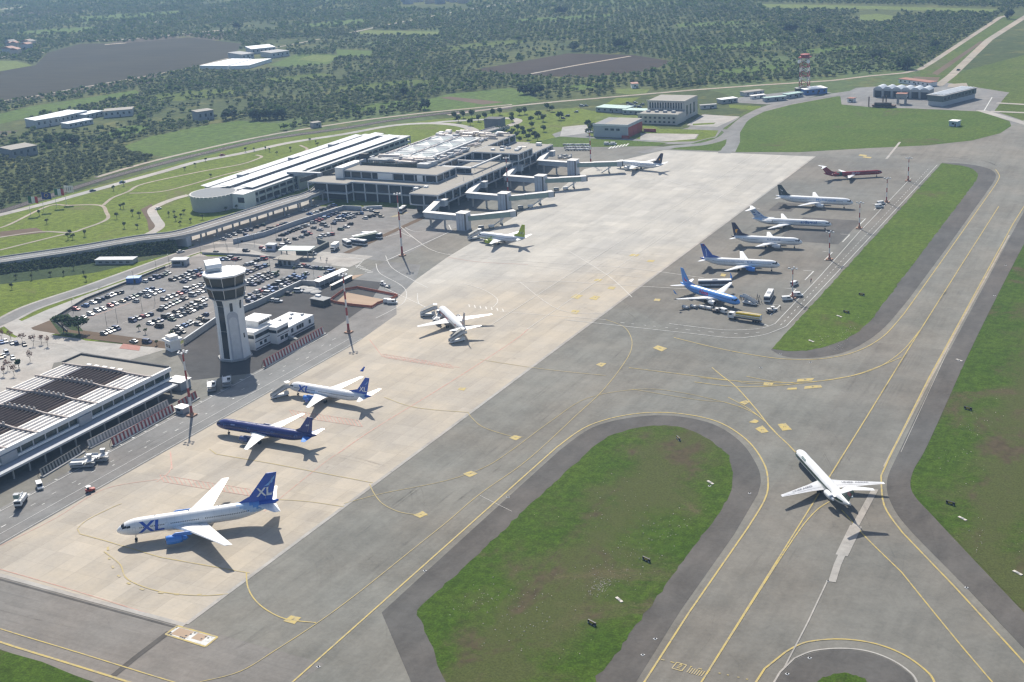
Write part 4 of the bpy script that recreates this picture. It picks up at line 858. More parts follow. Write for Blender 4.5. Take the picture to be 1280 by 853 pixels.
# dark blue narrow-body
p = Plane('airliner', 'dark navy blue airliner with white wings parked between two white and blue ones', 'airliner', 44.3, 1.99, 3.75, 5.6, 12, (270.9, 529.7), (403.4, 545.6), 3.4, 5.2)
p.fuselage([NVY, AM('navy_belly', (.03, .04, .09)), XLD], lambda x, sz, cy: 1 if sz < -.55 else 0); stdA320(p, AM('navy_cowling', (.05, .08, .22)), XLD, ENGB, 44.3, WHITE); p.windows(16.5, -13.5, .53, ((5, 7), (-5, -3.5)), .2, .3, AM('navy_window', (.004, .006, .02), .15)); p.doors((16.9, 6.2, -4.3, -14.4), LTB)
for sd in (1, -1): p.patch('nose_emblem', 14.2, 12.4, .42 if sd > 0 else PI - .42, .62 if sd > 0 else PI - .62, AM('pale_letter', (.25, .32, .55)))
p.fin_poly([(.36, .50), (.45, .56), (.52, .52), (.6, .58), (.70, .53), (.70, .47), (.58, .48), (.5, .44), (.42, .48)], AM('pale_emblem', (.45, .5, .62)))
# white / blue 737
p = Plane('airliner', 'smaller white airliner with blue nose letters and blue tail, covered stairs at its nose', 'airliner', 39.3, 1.92, 3.45, 5.0, 11.5, (361.8, 483.4), (465.3, 495.9), 3.0, 4.8)
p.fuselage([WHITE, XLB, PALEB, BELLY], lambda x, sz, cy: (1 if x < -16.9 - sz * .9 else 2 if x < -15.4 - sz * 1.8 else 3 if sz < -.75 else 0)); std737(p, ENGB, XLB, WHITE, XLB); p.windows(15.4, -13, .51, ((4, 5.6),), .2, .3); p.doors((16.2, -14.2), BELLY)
for sd in (1, -1): p.text('fuselage_lettering', 'XL', 11.2, .08, 3.7, XLB, sd, .11, .12, 1.25)
p.fin_text('XL', .52, .30, 2.7, WHITE, .06, .1, 1.0); p.fin_poly([(.46, .60), (.6, .64), (.8, .82), (.84, .72), (.72, .62)], SWIRL)
# tail-on white jet with red stripe
p = Plane('airliner', 'white airliner seen tail-on with red side stripe and patterned tail fin, stairs front and rear', 'airliner', 38.5, 1.95, 3.5, 5, 11.5, (550.6, 386.5), (590.4, 418.6), 3.0, 5.0)
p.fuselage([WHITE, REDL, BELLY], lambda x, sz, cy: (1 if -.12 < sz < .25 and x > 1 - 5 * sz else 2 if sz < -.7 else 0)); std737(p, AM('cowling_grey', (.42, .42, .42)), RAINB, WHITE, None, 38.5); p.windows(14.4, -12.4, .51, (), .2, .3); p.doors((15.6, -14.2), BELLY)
for i, (a, b, m_) in enumerate(((.10, .22, RAINR), (.34, .45, LILAC), (.55, .66, RAINR), (.76, .88, LILAC))): p.fin_poly([(.22, a), (.66, a + .03), (.66, b + .02), (.22, b)], m_, 'tail_emblem', .04)
for sd in (1, -1): p.text('fuselage_lettering', 'air', -9, .3, 1.6, REDL, sd, .03)
# lime tailed jet
p = Plane('airliner', 'small white airliner with lime green tail fin and engines, stairs at its nose', 'airliner', 31.5, 1.9, 3.4, 4.8, 10.5, (597.5, 294.5), (656.5, 297.2), 3.0, 5.0)
p.fuselage([WHITE, LIME, AM('pale_silver', (.58, .62, .70)), BELLY], lambda x, sz, cy: (1 if -.62 < sz < -.30 and x > -2 else 3 if sz < -.6 else 2 if sz < .45 else 0)); std737(p, LIME, LIME, WHITE, None, 31.5, 28.9, WHITE); p.windows(11.5, -10.5, .51, (), .2, .3); p.doors((12.2, -11.4), BELLY)
p.fin_poly([(.38, .26), (.46, .26), (.46, .44), (.38, .46)], LILAC); p.fin_poly([(.56, .26), (.64, .26), (.64, .42), (.56, .44)], NAVYF); p.fin_poly([(.74, .26), (.80, .26), (.80, .40), (.74, .42)], WHITE)
for sd in (1, -1): p.text('fuselage_lettering', 'air', 5.5, .12, 1.5, LIME, sd, .03)
# jet at the far bridge
p = Plane('airliner', 'white airliner with midnight blue fin docked nose-first at the farthest boarding bridge', 'airliner', 37, 1.95, 3.5, 5, 11, (769, 204.2), (825.6, 205.2), 3.0, 5.0)
p.fuselage([WHITE, BELLY], lambda x, sz, cy: 1 if sz < -.6 else 0); std737(p, WHITE, NAVYF, WHITE, None, 37, 33, WHITE); p.windows(13.5, -12, .51, (), .2, .3); p.doors((15, -13.4), BELLY); p.fin_poly([(.40, .36), (.52, .30), (.62, .38), (.58, .5), (.46, .5)], ORNG)
# taxiing T-tail jet
p = Plane('airliner', 'white T-tailed jet with dark green stripe taxiing away on the centre line', 'airliner', 43.0, 1.70, 3.05, 4.6, 9.5, (996.4, 564.8), (1060.1, 630.4), 2.8, 3.8, group='moving airliners')
p.fuselage([WHITE, DKG, BELLY], lambda x, sz, cy: (1 if -.10 < sz < .36 and x > -18 else 2 if sz < -.5 else 0), 36)
stdMD(p, WHITE, DKG, WHITE, 43.0, AM('wing_light_grey', (.60, .61, .63), .35), 'LINEE AEREE', AM('wing_letter_grey', (.16, .16, .18))); p.windows(16.5, -9, .48, (), .25, .26); p.doors((17.4,), BELLY)
for sd in (1, -1): p.text('fuselage_lettering', 'Alitalia', 12.6, .80, 1.35, AM('letter_green', (.10, .19, .16)), sd, .02, .1)
p.fin_poly([(.2, .45), (.9, .45), (.9, .7), (.2, .72)], REDP)
# right-hand stand, from near to far
p = Plane('airliner', 'sky blue airliner with white wings being boarded beside two buses and a fuel tanker', 'airliner', 37.4, 1.92, 3.45, 5.0, 11.5, (924.7, 379.4), (852.8, 354), 3.0, 4.8)
p.fuselage([LTB, BELLY], lambda x, sz, cy: 1 if sz < -.72 else 0); std737(p, WHITE, LTB, WHITE, LTB, 37.4, 34.3, WHITE); p.windows(14.4, -12.4, .51, (), .2, .3, XLD); p.doors((15.2, -13.2), PALEB)
for sd in (1, -1): p.text('fuselage_lettering', 'Neos', -1.8, .22, 2.6, PINK, sd, .07)
p.fin_poly([(.34, .22), (.44, .16), (.56, .16), (.66, .24), (.66, .38), (.54, .42), (.54, .32), (.44, .30)], PINK)
p = Plane('airliner', 'white airliner with medium blue fin and blue engines, next to the sky blue one', 'airliner', 39.0, 1.92, 3.45, 5.0, 11.5, (975, 332.3), (878.2, 322.8), 3.0, 4.8)
p.fuselage([WHITE, TAILB, BELLY], lambda x, sz, cy: (1 if x < -17.2 - sz * .6 else 2 if sz < -.7 else 0)); std737(p, ENGB, TAILB, WHITE, None, 39.0, 34.3, WHITE); p.windows(15.2, -13, .51, (), .2, .3); p.doors((16.0, -14.0), BELLY)
for sd in (1, -1): p.text('fuselage_lettering', 'BLUE', 5.2, .40, 1.15, LILAC, sd, .03); p.text('fuselage_lettering', 'PANORAMA', -.6, .40, 1.1, AM('faint_letter', (.42, .47, .58)), sd, .03)
p.fin_poly([(.2, .86), (.5, .86), (.5, .96), (.2, .97)], REDP); p.fin_poly([(.25, .62), (.35, .60), (.62, .18), (.74, .06), (.66, .18), (.42, .64), (.28, .66)], PALEB)
p = Plane('airliner', 'white airliner with midnight blue fin bearing an orange bird, on the right stand', 'airliner', 36.5, 1.92, 3.45, 5.0, 11.5, (1003, 303.7), (919, 295.5), 3.0, 4.8)
p.fuselage([WHITE, NAVYF, BELLY], lambda x, sz, cy: (1 if x < -16.4 - sz * .6 else 2 if sz < -.7 else 0)); std737(p, GREYW, NAVYF, WHITE, None, 36.5, 29, WHITE); p.windows(14, -12, .51, (), .2, .3); p.doors((15, -13), BELLY)
for sd in (1, -1): p.text('fuselage_lettering', 'ALPI EAGLES', 4.0, .42, 1.25, LILAC, sd, .03)
p.fin_poly([(.22, .50), (.42, .44), (.52, .36), (.62, .22), (.70, .30), (.80, .26), (.72, .44), (.60, .50), (.44, .54)], ORNG)
p = Plane('airliner', 'white T-tailed jet with blue nose lettering and rear engines, on the right stand', 'airliner', 42.5, 1.70, 3.05, 4.6, 9.5, (1039.5, 281.2), (947, 273.5), 2.7, 4.2)
p.fuselage([WHITE, PALEB, BELLY], lambda x, sz, cy: (1 if x < -16 and sz > .1 else 2 if sz < -.55 else 0)); stdMD(p, WHITE, AM('fin_blue_grey', (.34, .44, .60)), WHITE, 42.5, WHITE); p.windows(16, -9, .48, (), .25, .26); p.doors((17,), BELLY)
for sd in (1, -1): p.text('fuselage_lettering', 'airBagnol', 9.4, .34, 2.0, AM('letter_blue', (.04, .12, .36)), sd, .06, .08, 1.15)
p.fin_poly([(.12, .45), (.9, .60), (.9, .68), (.12, .62)], NVY); p.fin_poly([(.1, .18), (.9, .34), (.9, .42), (.12, .36)], TAILB)
p = Plane('airliner', 'long white airliner with black-green fin, second farthest on the right stand', 'airliner', 44.3, 1.99, 3.75, 5.6, 12, (1066.6, 253.8), (973, 245), 3.4, 5.2)
p.fuselage([WHITE, BELLY], lambda x, sz, cy: 1 if sz < -.7 else 0); stdA320(p, WHITE, DKGR, WHITE, 44.3, WHITE); p.windows(16.5, -13.5, .53, (), .2, .3); p.doors((16.9, 6.2, -4.3, -14.4), BELLY)
for sd in (1, -1): p.text('fuselage_lettering', 'MyAir.com', 7.2, .34, 1.9, AM('letter_pale_blue', (.28, .40, .62)), sd, .05, 0, 1.35)
p.fin_poly([(.36, .48), (.48, .42), (.62, .48), (.62, .62), (.54, .66), (.54, .54), (.46, .52), (.40, .58)], BELLY)
p = Plane('airliner', 'crimson T-tailed regional jet with white wings, farthest on the right stand', 'airliner', 36.2, 1.35, 2.75, 4.2, 8.5, (1102.8, 215.8), (1046, 216.7), 2.4, 3.6)
p.fuselage([REDP, AM('red_belly', (.12, .02, .03)), DKG], lambda x, sz, cy: (1 if sz < -.65 else 2 if -10.5 < x < -7.2 else 0)); stdMD(p, REDP, REDP, WHITE, 36.2, WHITE, None, None, 24.6, .80); p.windows(13.5, -7, .48, (), .25, .24, DKGREY); p.doors((14.2,), BELLY)
for sd in (1, -1): p.text('fuselage_lettering', 'MyAir', 1.5, .30, 1.6, AM('letter_lilac', (.50, .38, .48)), sd, .05, 0, 1.3)
# ------------------------------------------------------------------ buildings
PLW = M('white_render', (.80, .80, .79), .7, 0, .08, .15); BAND = M('pale_concrete_band', (.46, .475, .49), .7, 0, .10, .2); GLS = M('building_glass', (.020, .032, .042), .12, 0, .35, .25)
GLS2 = M('green_glass', (.030, .050, .048), .12, 0, .3, .3); GRAVEL = M('roof_gravel', (.31, .29, .255), .9, 0, .16, .12); ROOFW = M('white_roof_sheet', (.80, .80, .79), .45, 0, .06, .1); CONCR = M('raw_concrete', (.34, .34, .335), .85, 0, .16, .2)
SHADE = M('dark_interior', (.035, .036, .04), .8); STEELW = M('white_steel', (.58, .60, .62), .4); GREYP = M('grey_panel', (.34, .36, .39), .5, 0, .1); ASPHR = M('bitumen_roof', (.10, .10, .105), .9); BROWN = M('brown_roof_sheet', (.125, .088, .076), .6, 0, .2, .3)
BEIGE = M('cream_roof_sheet', (.80, .76, .71), .55, 0, .12, .4); RIB = M('rose_grey_rib', (.36, .31, .29), .7); VENT = M('roof_vent_cream', (.52, .48, .43), .7); DUCT = M('pink_white_duct', (.66, .58, .52), .5, 0, .12, .5); DUCTG = M('grey_duct', (.40, .42, .43), .5, 0, .2, .4); SKY_L = M('skylight_glass', (.22, .28, .30), .6, 0, .12, .3, .5)
CANO = M('canopy_sheet', (.55, .59, .63), .6, 0, .08, .1); ROOFG = M('zinc_roof', (.42, .45, .48), .6, .0, .10, .08); REDD = M('red_door', (.36, .045, .035), .5); TERR = M('terracotta_roof', (.28, .11, .07), .7, 0, .15, .3); GREENR = M('green_roof_sheet', (.30, .44, .40), .5); BLUEB = M('blue_cabin', (.06, .16, .42), .5)
def part(name, mat, parent, f, **k):
    mb = MB(); f(mb); return mb.build(name, mat, parent, **k)

# control tower
tc = Vector((-353.2, 399.3, .1)); t = thing('control_tower', 'white airport control tower with two-tier dark glass cab', 'control tower', tc, R(-40))
ph = PI / 8
part('shaft', PLW, t, lambda m: m.lathe_z([(0, 6.9), (.5, 6.6), (13, 6.2), (24, 6.25), (27.2, 7.1)], 0, 0, 8, ph))
part('plinth', CONCR, t, lambda m: m.lathe_z([(0, 7.6), (.6, 7.5)], 0, 0, 8, ph))
fx = 6.9 * math.cos(ph)
def arch(m, x, w, h0, h1, th, x2):
    P = [(-w, h0)] + [(w, h0)] + [(w * math.cos(a), h1 + w * math.sin(a)) for a in np.linspace(0, PI, 11)]
    n = len(P); f = lambda z: x + (x2 - x) * min(1, z / 13)
    m.add([(f(z) + th, y, z) for y, z in P] + [(f(z) - .3, y, z) for y, z in P], [list(range(n))] + [(i, n + i, n + (i + 1) % n, (i + 1) % n) for i in range(n)])
part('arched_panel', M('panel_pale_grey', (.62, .62, .63), .6), t, lambda m: arch(m, fx, 1.7, 1.0, 17.5, .30, 6.2 * math.cos(ph)))
part('arch_recess', M('panel_lilac_grey', (.47, .48, .52), .6), t, lambda m: arch(m, fx, 2.35, .6, 19.2, .16, 6.2 * math.cos(ph)))
def onface(m, ang, y0, y1, z0, z1, off=.05):   # window on an octagon face
    pr = [(0, 6.9), (.5, 6.6), (13, 6.2), (24, 6.25), (27.2, 7.1)]; c, s_ = math.cos(ang), math.sin(ang); V = []
    for z in (z0, z1):
        d_ = np.interp(z, [a for a, b in pr], [b for a, b in pr]) * math.cos(ph) + off
        for y in (y0, y1): V.append((d_ * c - y * s_, d_ * s_ + y * c, z))
        for y in (y1, y0): V.append(((d_ - .3) * c - y * s_, (d_ - .3) * s_ + y * c, z))
    m.add(V, [(0, 1, 5, 4), (4, 5, 6, 7), (0, 4, 7, 3), (1, 2, 6, 5), (3, 2, 1, 0)])
st = part('stair_window', GLS, t, lambda m: [onface(m, -PI / 4, -1.4, 1.5, a, b) for a, b in ((1.0, 12.9), (13.0, 23.9), (24.0, 26.6))])
part('window', GLS, t, lambda m: onface(m, 0, -.6, .6, 21.6, 25.3)); part('window', GLS, t, lambda m: onface(m, PI / 4, -.5, .5, 22.0, 25.6)); part('window', GLS, t, lambda m: onface(m, PI / 4, -.4, .4, 9, 11))
part('cab_glass', M('cab_glass', (.022, .028, .024), .12, 0, .3, .2), t, lambda m: m.lathe_z([(27.4, 7.4), (31.6, 8.35)], 0, 0, 10, PI / 10)); part('cab_glass', M('cab_glass', (0, 0, 0)), t, lambda m: m.lathe_z([(32.4, 7.9), (36.9, 9.0)], 0, 0, 10, PI / 10))
part('cab_floor', GREYP, t, lambda m: m.lathe_z([(27.0, 7.7), (27.4, 7.9)], 0, 0, 10, PI / 10)); part('gallery', GREYP, t, lambda m: m.lathe_z([(31.5, 8.5), (31.9, 9.0), (32.5, 9.0), (32.5, 8.0)], 0, 0, 10, PI / 10))
for k in range(10):
    a = PI / 10 + k * 2 * PI / 10; c, s_ = math.cos(a), math.sin(a)
    part('mullion', PLW, t, lambda m: m.tube((7.45 * c, 7.45 * s_, 27.4), (8.42 * c, 8.42 * s_, 31.6), .11, n=5)); part('mullion', PLW, t, lambda m: m.tube((7.95 * c, 7.95 * s_, 32.4), (9.06 * c, 9.06 * s_, 36.9), .11, n=5))
part('cab_roof', ROOFW, t, lambda m: m.lathe_z([(36.9, 9.2), (37.4, 9.3), (37.6, 9.1)], 0, 0, 10, PI / 10))
def pent(m): m.side([(-7.5, 37.9), (-1.2, 37.9), (-1.2, 39.2), (-2.4, 40.3), (-5.6, 41.6), (-7.5, 41.4)], -6.6, -.6)
pn = part('rooftop_plant_room', M('plant_room_grey', (.42, .47, .52), .5), t, pent)
part('plant_room_roof', ROOFW, pn, lambda m: m.side([(-1.0, 39.25), (-2.3, 40.42), (-5.6, 41.75), (-7.6, 41.5), (-7.6, 41.62), (-5.6, 41.9), (-2.2, 40.55), (-.9, 39.4)], -6.8, -.4))
for x, y, z in ((2, 3, 42), (-2, 5, 41), (4, -2, 40.5)): part('antenna', STEELW, t, lambda m: m.tube((x, y, 37.9), (x, y, z), .06, n=5))

# tower office
t = thing('office_building', 'white two-storey office building with dark window bands beside the control tower', 'office building', (-349, 408, .08))
def blk(m, a): m.box(*a)
part('main_block', PLW, t, lambda m: (m.box(-16, 0, 0, 10, 0, 8.2))); part('bay_block', PLW, t, lambda m: m.box(-14, 4.2, 10, 18.2, 0, 7.6)); part('annexe', PLW, t, lambda m: m.box(-9.5, 4.0, 18.2, 37, 0, 5.0))
part('window_band', GLS, t, lambda m: m.box(-.2, .08, .5, 9.9, 5.2, 6.8)); part('window_band', GLS, t, lambda m: m.box(-12, -.4, -.08, .2, 5.2, 6.8)); part('window_band', GLS, t, lambda m: m.box(4.0, 4.28, 10.3, 17.9, 4.9, 6.2)); part('window_band', GLS, t, lambda m: m.box(.1, 4.0, 9.92, 10.2, 4.9, 6.2))
part('trim_band', ASPHR, t, lambda m: m.box(-.1, .12, 0.02, 9.98, 3.6, 3.95)); part('trim_band', ASPHR, t, lambda m: m.box(4.1, 4.32, 10.02, 18.1, 3.5, 3.8)); part('trim_band', ASPHR, t, lambda m: m.box(3.9, 4.1, 18.3, 36.9, .5, 1.1)); part('trim_band', ASPHR, t, lambda m: m.box(.0, .12, .05, 9.95, .4, .9))
part('roof', ROOFW, t, lambda m: m.box(-15.7, -.3, .3, 9.7, 8.2, 8.26)); part('roof', ROOFW, t, lambda m: m.box(-9.2, 3.7, 18.5, 36.7, 5.0, 5.06)); part('roof', ROOFW, t, lambda m: m.box(-13.7, 3.9, 10.3, 17.9, 7.6, 7.66))
q = part('penthouse', PLW, t, lambda m: m.box(-11, -3, 7, 15, 8.26, 10.6)); part('window_band', GLS, q, lambda m: m.box(-3.1, -2.92, 7.3, 14.7, 9.0, 10)); part('roof_slab', ROOFW, q, lambda m: m.box(-11.8, -2.2, 6.2, 15.8, 10.6, 11.0))
for y in (3, 6): part('window', GLS, t, lambda m: m.box(-.1, .07, y, y + 1.6, 1.6, 3.0))
for y in (12, 15): part('window', GLS, t, lambda m: m.box(4.1, 4.27, y, y + 2.2, 1.3, 2.9))
for y in (20, 24, 25.8, 27.6, 33): part('window', GLS, t, lambda m: m.box(3.9, 4.07, y, y + 1.5, 2.0, 3.8))
part('entrance_steps', CONCR, t, lambda m: m.hexa([(4.2, 17, 0), (8.4, 17.4, 0), (8.4, 18.8, 0), (4.2, 18.9, 0), (4.2, 17, 1.6), (8.3, 17.4, .2), (8.3, 18.8, .2), (4.2, 18.9, 1.6)]))
for x, y in ((-6, 24), (-3, 28), (-1, 34), (-6, 33)): part('vent', GREYP, t, lambda m: m.box(x, x + 1, y, y + 1.4, 5.06, 5.8))
part('end_ramp', ROOFW, t, lambda m: m.box(-1.5, 1.0, 37.05, 41, .2, .8))

# old terminal hall
t = thing('terminal_hall', 'older terminal hall with dark brown corrugated roof and cream edge sheets', 'terminal hall', (-351, 200, .07))
Y0, Y1, XB = 0, 147.2, -47.5; bays = [147.2 - k * 14.35 for k in range(11)]
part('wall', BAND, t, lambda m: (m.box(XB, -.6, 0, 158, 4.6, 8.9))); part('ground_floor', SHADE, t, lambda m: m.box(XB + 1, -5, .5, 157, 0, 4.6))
part('parapet', PLW, t, lambda m: m.box(-.8, .2, 0, 158.3, 8.4, 10.0)); part('clerestory_glass', GLS2, t, lambda m: m.box(-.7, -.42, .5, 157.5, 6.1, 8.35)); part('sill', PLW, t, lambda m: m.box(-.6, .5, 0, 158, 5.2, 6.0))
for k in range(28): y = 3 + k * 5.6; part('glazing_post', BAND, t, lambda m: m.box(-.5, -.2, y, y + .5, 6.02, 8.38))
part('canopy', M('canopy_blue_grey', (.30, .33, .38), .6), t, lambda m: m.hexa([(-1, -1, 4.55), (5.4, -1, 4.2), (5.4, 155, 4.2), (-1, 155, 4.55), (-1, -1, 4.95), (5.4, -1, 4.6), (5.4, 155, 4.6), (-1, 155, 4.95)])); part('canopy_edge', BAND, t, lambda m: m.box(5.42, 5.7, -1, 155, 4.0, 4.75))
for k in range(22): y = 1 + k * 7.2; part('column', CONCR, t, lambda m: m.box(3.6, 4.1, y, y + .5, 0, 4.2))
for y0, y1 in ((72, 79), (108, 114)): part('kiosk_wall', GREYP, t, lambda m: m.box(-.4, .9, y0, y1, 4.96, 8.2))
def corr(m, x0, x1, y0, y1, z, pitch, h):
    n = max(1, int((x1 - x0) / pitch)); p_ = (x1 - x0) / n; vs = []
    prof = []
    for k in range(n): prof += [(x0 + k * p_, z), (x0 + (k + .80) * p_, z + h), (x0 + (k + .88) * p_, z + h)]
    prof.append((x1, z)); q_ = len(prof)
    m.add([(x, y0, zz) for x, zz in prof] + [(x, y1, zz) for x, zz in prof], [(i, i + 1, q_ + i + 1, q_ + i) for i in range(q_ - 1)])
for y1 in bays[:-1]:
    y0 = y1 - 14.35
    hump = .0
    part('roof_sheet', BEIGE, t, lambda m: corr(m, -13, -.9, y0 + .5, y1 - .5, 9.2, 2.2, .6)); part('roof_sheet', BROWN, t, lambda m: corr(m, -36, -13.1, y0 + .5, y1 - .5, 9.2, 2.03, .9)); part('roof_sheet', BEIGE, t, lambda m: corr(m, XB, -36.1, y0 + .5, y1 - .5, 9.2, 2.2, .6))
for y in bays:
    part('roof_rib', RIB, t, lambda m: m.side([(XB, 8.9), (0.1, 8.9), (.1, 10.15), (-12, 10.3), (-15, 10.6), (-20, 10.9), (-29, 10.9), (-33, 10.6), (-36, 10.3), (XB, 10.15)], y - .3, y + .3))
    if y > 20 and y < 140:
        for k in range(7): x = -32 + k * 2.5; part('roof_vent', VENT, t, lambda m: m.lathe_z([(10.7, .5), (11.3, .55), (11.7, .3)], x, y, 8))
part('roof_slab', GRAVEL, t, lambda m: m.box(XB, -.9, 147.8, 157.6, 9.3, 9.8)); part('roof_upstand', ASPHR, t, lambda m: m.box(XB - .5, -.8, 157.6, 158.4, 9.0, 10.5)); part('roof_upstand', ASPHR, t, lambda m: m.box(XB - .5, XB, 147.5, 157.6, 9.0, 10.5))
for k in range(5): x = -36 + k * 4.2; part('skylight', ROOFW, t, lambda m: m.box(x, x + 2.2, 148.8, 150, 9.8, 10.2))
part('end_shed', GREYP, t, lambda m: m.box(-4, 3.5, 158.5, 164.5, 0, 3.4)); part('shed_roof', ROOFW, t, lambda m: m.box(-4.4, 3.9, 158.45, 165, 3.4, 3.7))

# striped blast barriers
SRED = M('barrier_red', (.30, .055, .05), .6); SWHT = M('barrier_cream', (.62, .56, .50), .7); SGRY = M('barrier_grey', (.30, .29, .26), .8); SDK = M('barrier_dark', (.07, .068, .06), .8)
def barrier(label, p0, p1, h, ma, mb_, pitch, lean=1.0):
    d_ = (p1 - p0); n = max(2, int(d_.length / pitch)); t = thing('blast_barrier', label, 'barrier', (p0.x, p0.y, .06), math.atan2(d_.y, d_.x), 'striped barriers along the service road')
    L = d_.length; m = MB(); s_ = pitch * .9   # slanted stripes on a leaning screen
    vs = []; 
    for k in range(n + 1): vs += [(k * L / n, .35, .15), (k * L / n + s_ * .5, 1.0 + lean * .35, h)]
    m.v = vs; m.f = [(2 * k, 2 * k + 2, 2 * k + 3, 2 * k + 1) for k in range(n)]; m.mi = [k % 2 for k in range(n)]
    o = m.build('screen', [ma, mb_], t); sm = o.modifiers.new('thick', 'SOLIDIFY'); sm.thickness = .18
    part('base', CONCR, t, lambda q: q.box(-.3, L + .3, -.5, 1.2, 0, .42)); part('top_rail', ma, t, lambda q: q.tube((s_ * .5, 1.0 + lean * .35, h), (L + s_ * .5, 1.0 + lean * .35, h), .1, n=5))
    for k in range(0, n, 6): part('strut', SDK, t, lambda q: q.tube((k * L / n, 2.3, .1), (k * L / n, 1.1, h * .85), .09, n=5))
    return t
barrier('red and cream striped barrier below the control tower', Vector((-331.4, 392, 0)), Vector((-333, 436.5, 0)), 3.1, SRED, SWHT, 1.0)
barrier('red and grey striped barrier before the old hall, nearest the service road', Vector((-333.6, 307, 0)), Vector((-334.6, 340.5, 0)), 2.9, SRED, SWHT, .95)
barrier('short red and grey striped barrier at the foot of the light mast', Vector((-334.8, 344, 0)), Vector((-335.6, 355, 0)), 2.9, SRED, SGRY, .95)
a, b = G(113, 561), G(213, 509); barrier('long grey barrier with cream slats close to the hall canopy', a, b, 2.7, SWHT, SGRY, .75)
a, b = G(54, 597), G(105, 566); barrier('short dark grey barrier, nearest the picture edge by the hall', a, b, 2.6, SGRY, SDK, .75)

# main terminal
t = thing('airport_terminal', 'large multi-storey glass airport terminal with ducts and skylights on its roof', 'airport terminal', (0, 0, .06))
def storey(x0, x1, y0, y1, z0, z1, bay, glass=GLS, top=None, cols=True, sides='SE', slab=.9, inset=.7, base=True, ground=False):
    part('glazing', glass, t, lambda m: m.box(x0 + inset, x1 - inset, y0 + inset, y1 - inset, z0 + .02, z1 - slab))
    part('floor_band', BAND, t, lambda m: m.box(x0, x1, y0, y1, z1 - slab, z1))
    if base: part('floor_band', BAND, t, lambda m: m.box(x0, x1, y0, y1, z0 - .75, z0))
    if top: part('roof', top, t, lambda m: m.box(x0 + .5, x1 - .5, y0 + .5, y1 - .5, z1 + .01, z1 + .12))
    if cols:
        zb = 0 if ground else z0
        if 'S' in sides:
            n = max(1, round((x1 - x0) / bay))
            for k in range(n + 1):
                x = x0 + .35 + (x1 - x0 - .7) * k / n; part('column', STEELW, t, lambda m: m.box(x - .32, x + .32, y0 - .12, y0 + .5, zb, z1 - slab))
        if 'E' in sides:
            n = max(1, round((y1 - y0) / bay))
            for k in range(1, n + 1):
                y = y0 + .35 + (y1 - y0 - .7) * k / n; part('column', STEELW, t, lambda m: m.box(x1 - .5, x1 + .12, y - .32, y + .32, zb, z1 - slab))
    for sd, a in (('S', 1), ('E', 1)):
        pass
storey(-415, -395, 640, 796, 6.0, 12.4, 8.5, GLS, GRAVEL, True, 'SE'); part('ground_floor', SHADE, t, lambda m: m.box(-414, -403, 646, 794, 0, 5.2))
for k in range(13): part('column', CONCR, t, lambda m: m.box(-397.2, -396.4, 642 + k * 12, 642.8 + k * 12, 0, 5.25))
part('corner_core', GREYP, t, lambda m: m.box(-407, -402.9, 641.5, 646, 0, 5.25))
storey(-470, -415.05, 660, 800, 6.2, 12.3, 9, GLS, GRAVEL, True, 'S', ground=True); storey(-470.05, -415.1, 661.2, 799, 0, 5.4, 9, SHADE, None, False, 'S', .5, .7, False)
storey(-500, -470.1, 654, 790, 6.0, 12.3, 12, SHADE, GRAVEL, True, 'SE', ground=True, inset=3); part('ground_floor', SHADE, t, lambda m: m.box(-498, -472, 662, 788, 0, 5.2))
storey(-484, -412, 668, 692, 12.9, 17.6, 8, GLS, GRAVEL, True, 'SE', .8, .5); storey(-484, -426, 692.1, 800, 12.9, 17.6, 9, GLS, GRAVEL, True, 'E', .8, .5); storey(-425.9, -391.5, 738, 758, 12.9, 17.6, 7, GLS, GRAVEL, True, 'SE', .8, .5)
storey(-425.95, -404, 696, 699, 12.9, 16.6, 7, GLS, None, False); part('link_beam', BAND, t, lambda m: m.box(-405, -403.5, 699.1, 738, 15.6, 16.6)); part('link_beam', BAND, t, lambda m: m.box(-425, -405, 716, 717.5, 15.6, 16.6))
part('white_wall_panel', PLW, t, lambda m: m.box(-455, -444, 667.3, 667.9, 12.95, 16.8)); part('white_wall_panel', PLW, t, lambda m: m.box(-487, -481, 666.8, 690, 12.4, 19.2)); part('white_wall_panel', PLW, t, lambda m: m.box(-426, -422, 667.3, 667.9, 12.95, 16.8))
for x, y in ((-418, 650), (-414, 655)): part('roof_hatch', ROOFW, t, lambda m: m.box(x, x + 2.4, y, y + 2.2, 12.52, 13.4))
# handrails on the concourse roof
for x in (-414.4, -395.6):
    o = part('roof_railing', STEELW, t, lambda m: [m.tube((x, 641, 13.5), (x, 795, 13.5), .06, n=4)] )
for k in range(8): part('roof_railing_post', STEELW, t, lambda m: m.tube((-408 + (k % 2) * 9, 672 + k * 6, 12.5), (-408 + (k % 2) * 9, 672 + k * 6, 15.4), .12, n=5))
# plant deck with screens and ducts
part('plant_screen', GLS2, t, lambda m: m.box(-478, -436, 684, 685, 17.75, 19.4)); part('plant_screen', BAND, t, lambda m: m.box(-435.9, -428, 684, 696, 17.75, 20.2)); part('plant_screen', BAND, t, lambda m: m.box(-479.5, -478.1, 684, 700, 17.75, 20.6))
rd = random.Random(5)
def duct(m, P, r):
    for a_, b_ in zip(P[:-1], P[1:]): m.tube(a_, b_, r, n=8)
for k in range(26):
    y = 686.5 + rd.random() * 12; x = -477 + rd.random() * 30; z = 19.6 + rd.random() * 2.6; L = 6 + rd.random() * 14; r_ = .55 + rd.random() * .5
    P = [(x, y, 17.7), (x, y, z), (x + L, y + rd.uniform(-1, 1), z)]
    if rd.random() < .6: P.append((x + L, y + rd.uniform(2, 7), z - .3))
    part('duct', DUCT if rd.random() < .72 else DUCTG, t, lambda m: duct(m, P, r_))
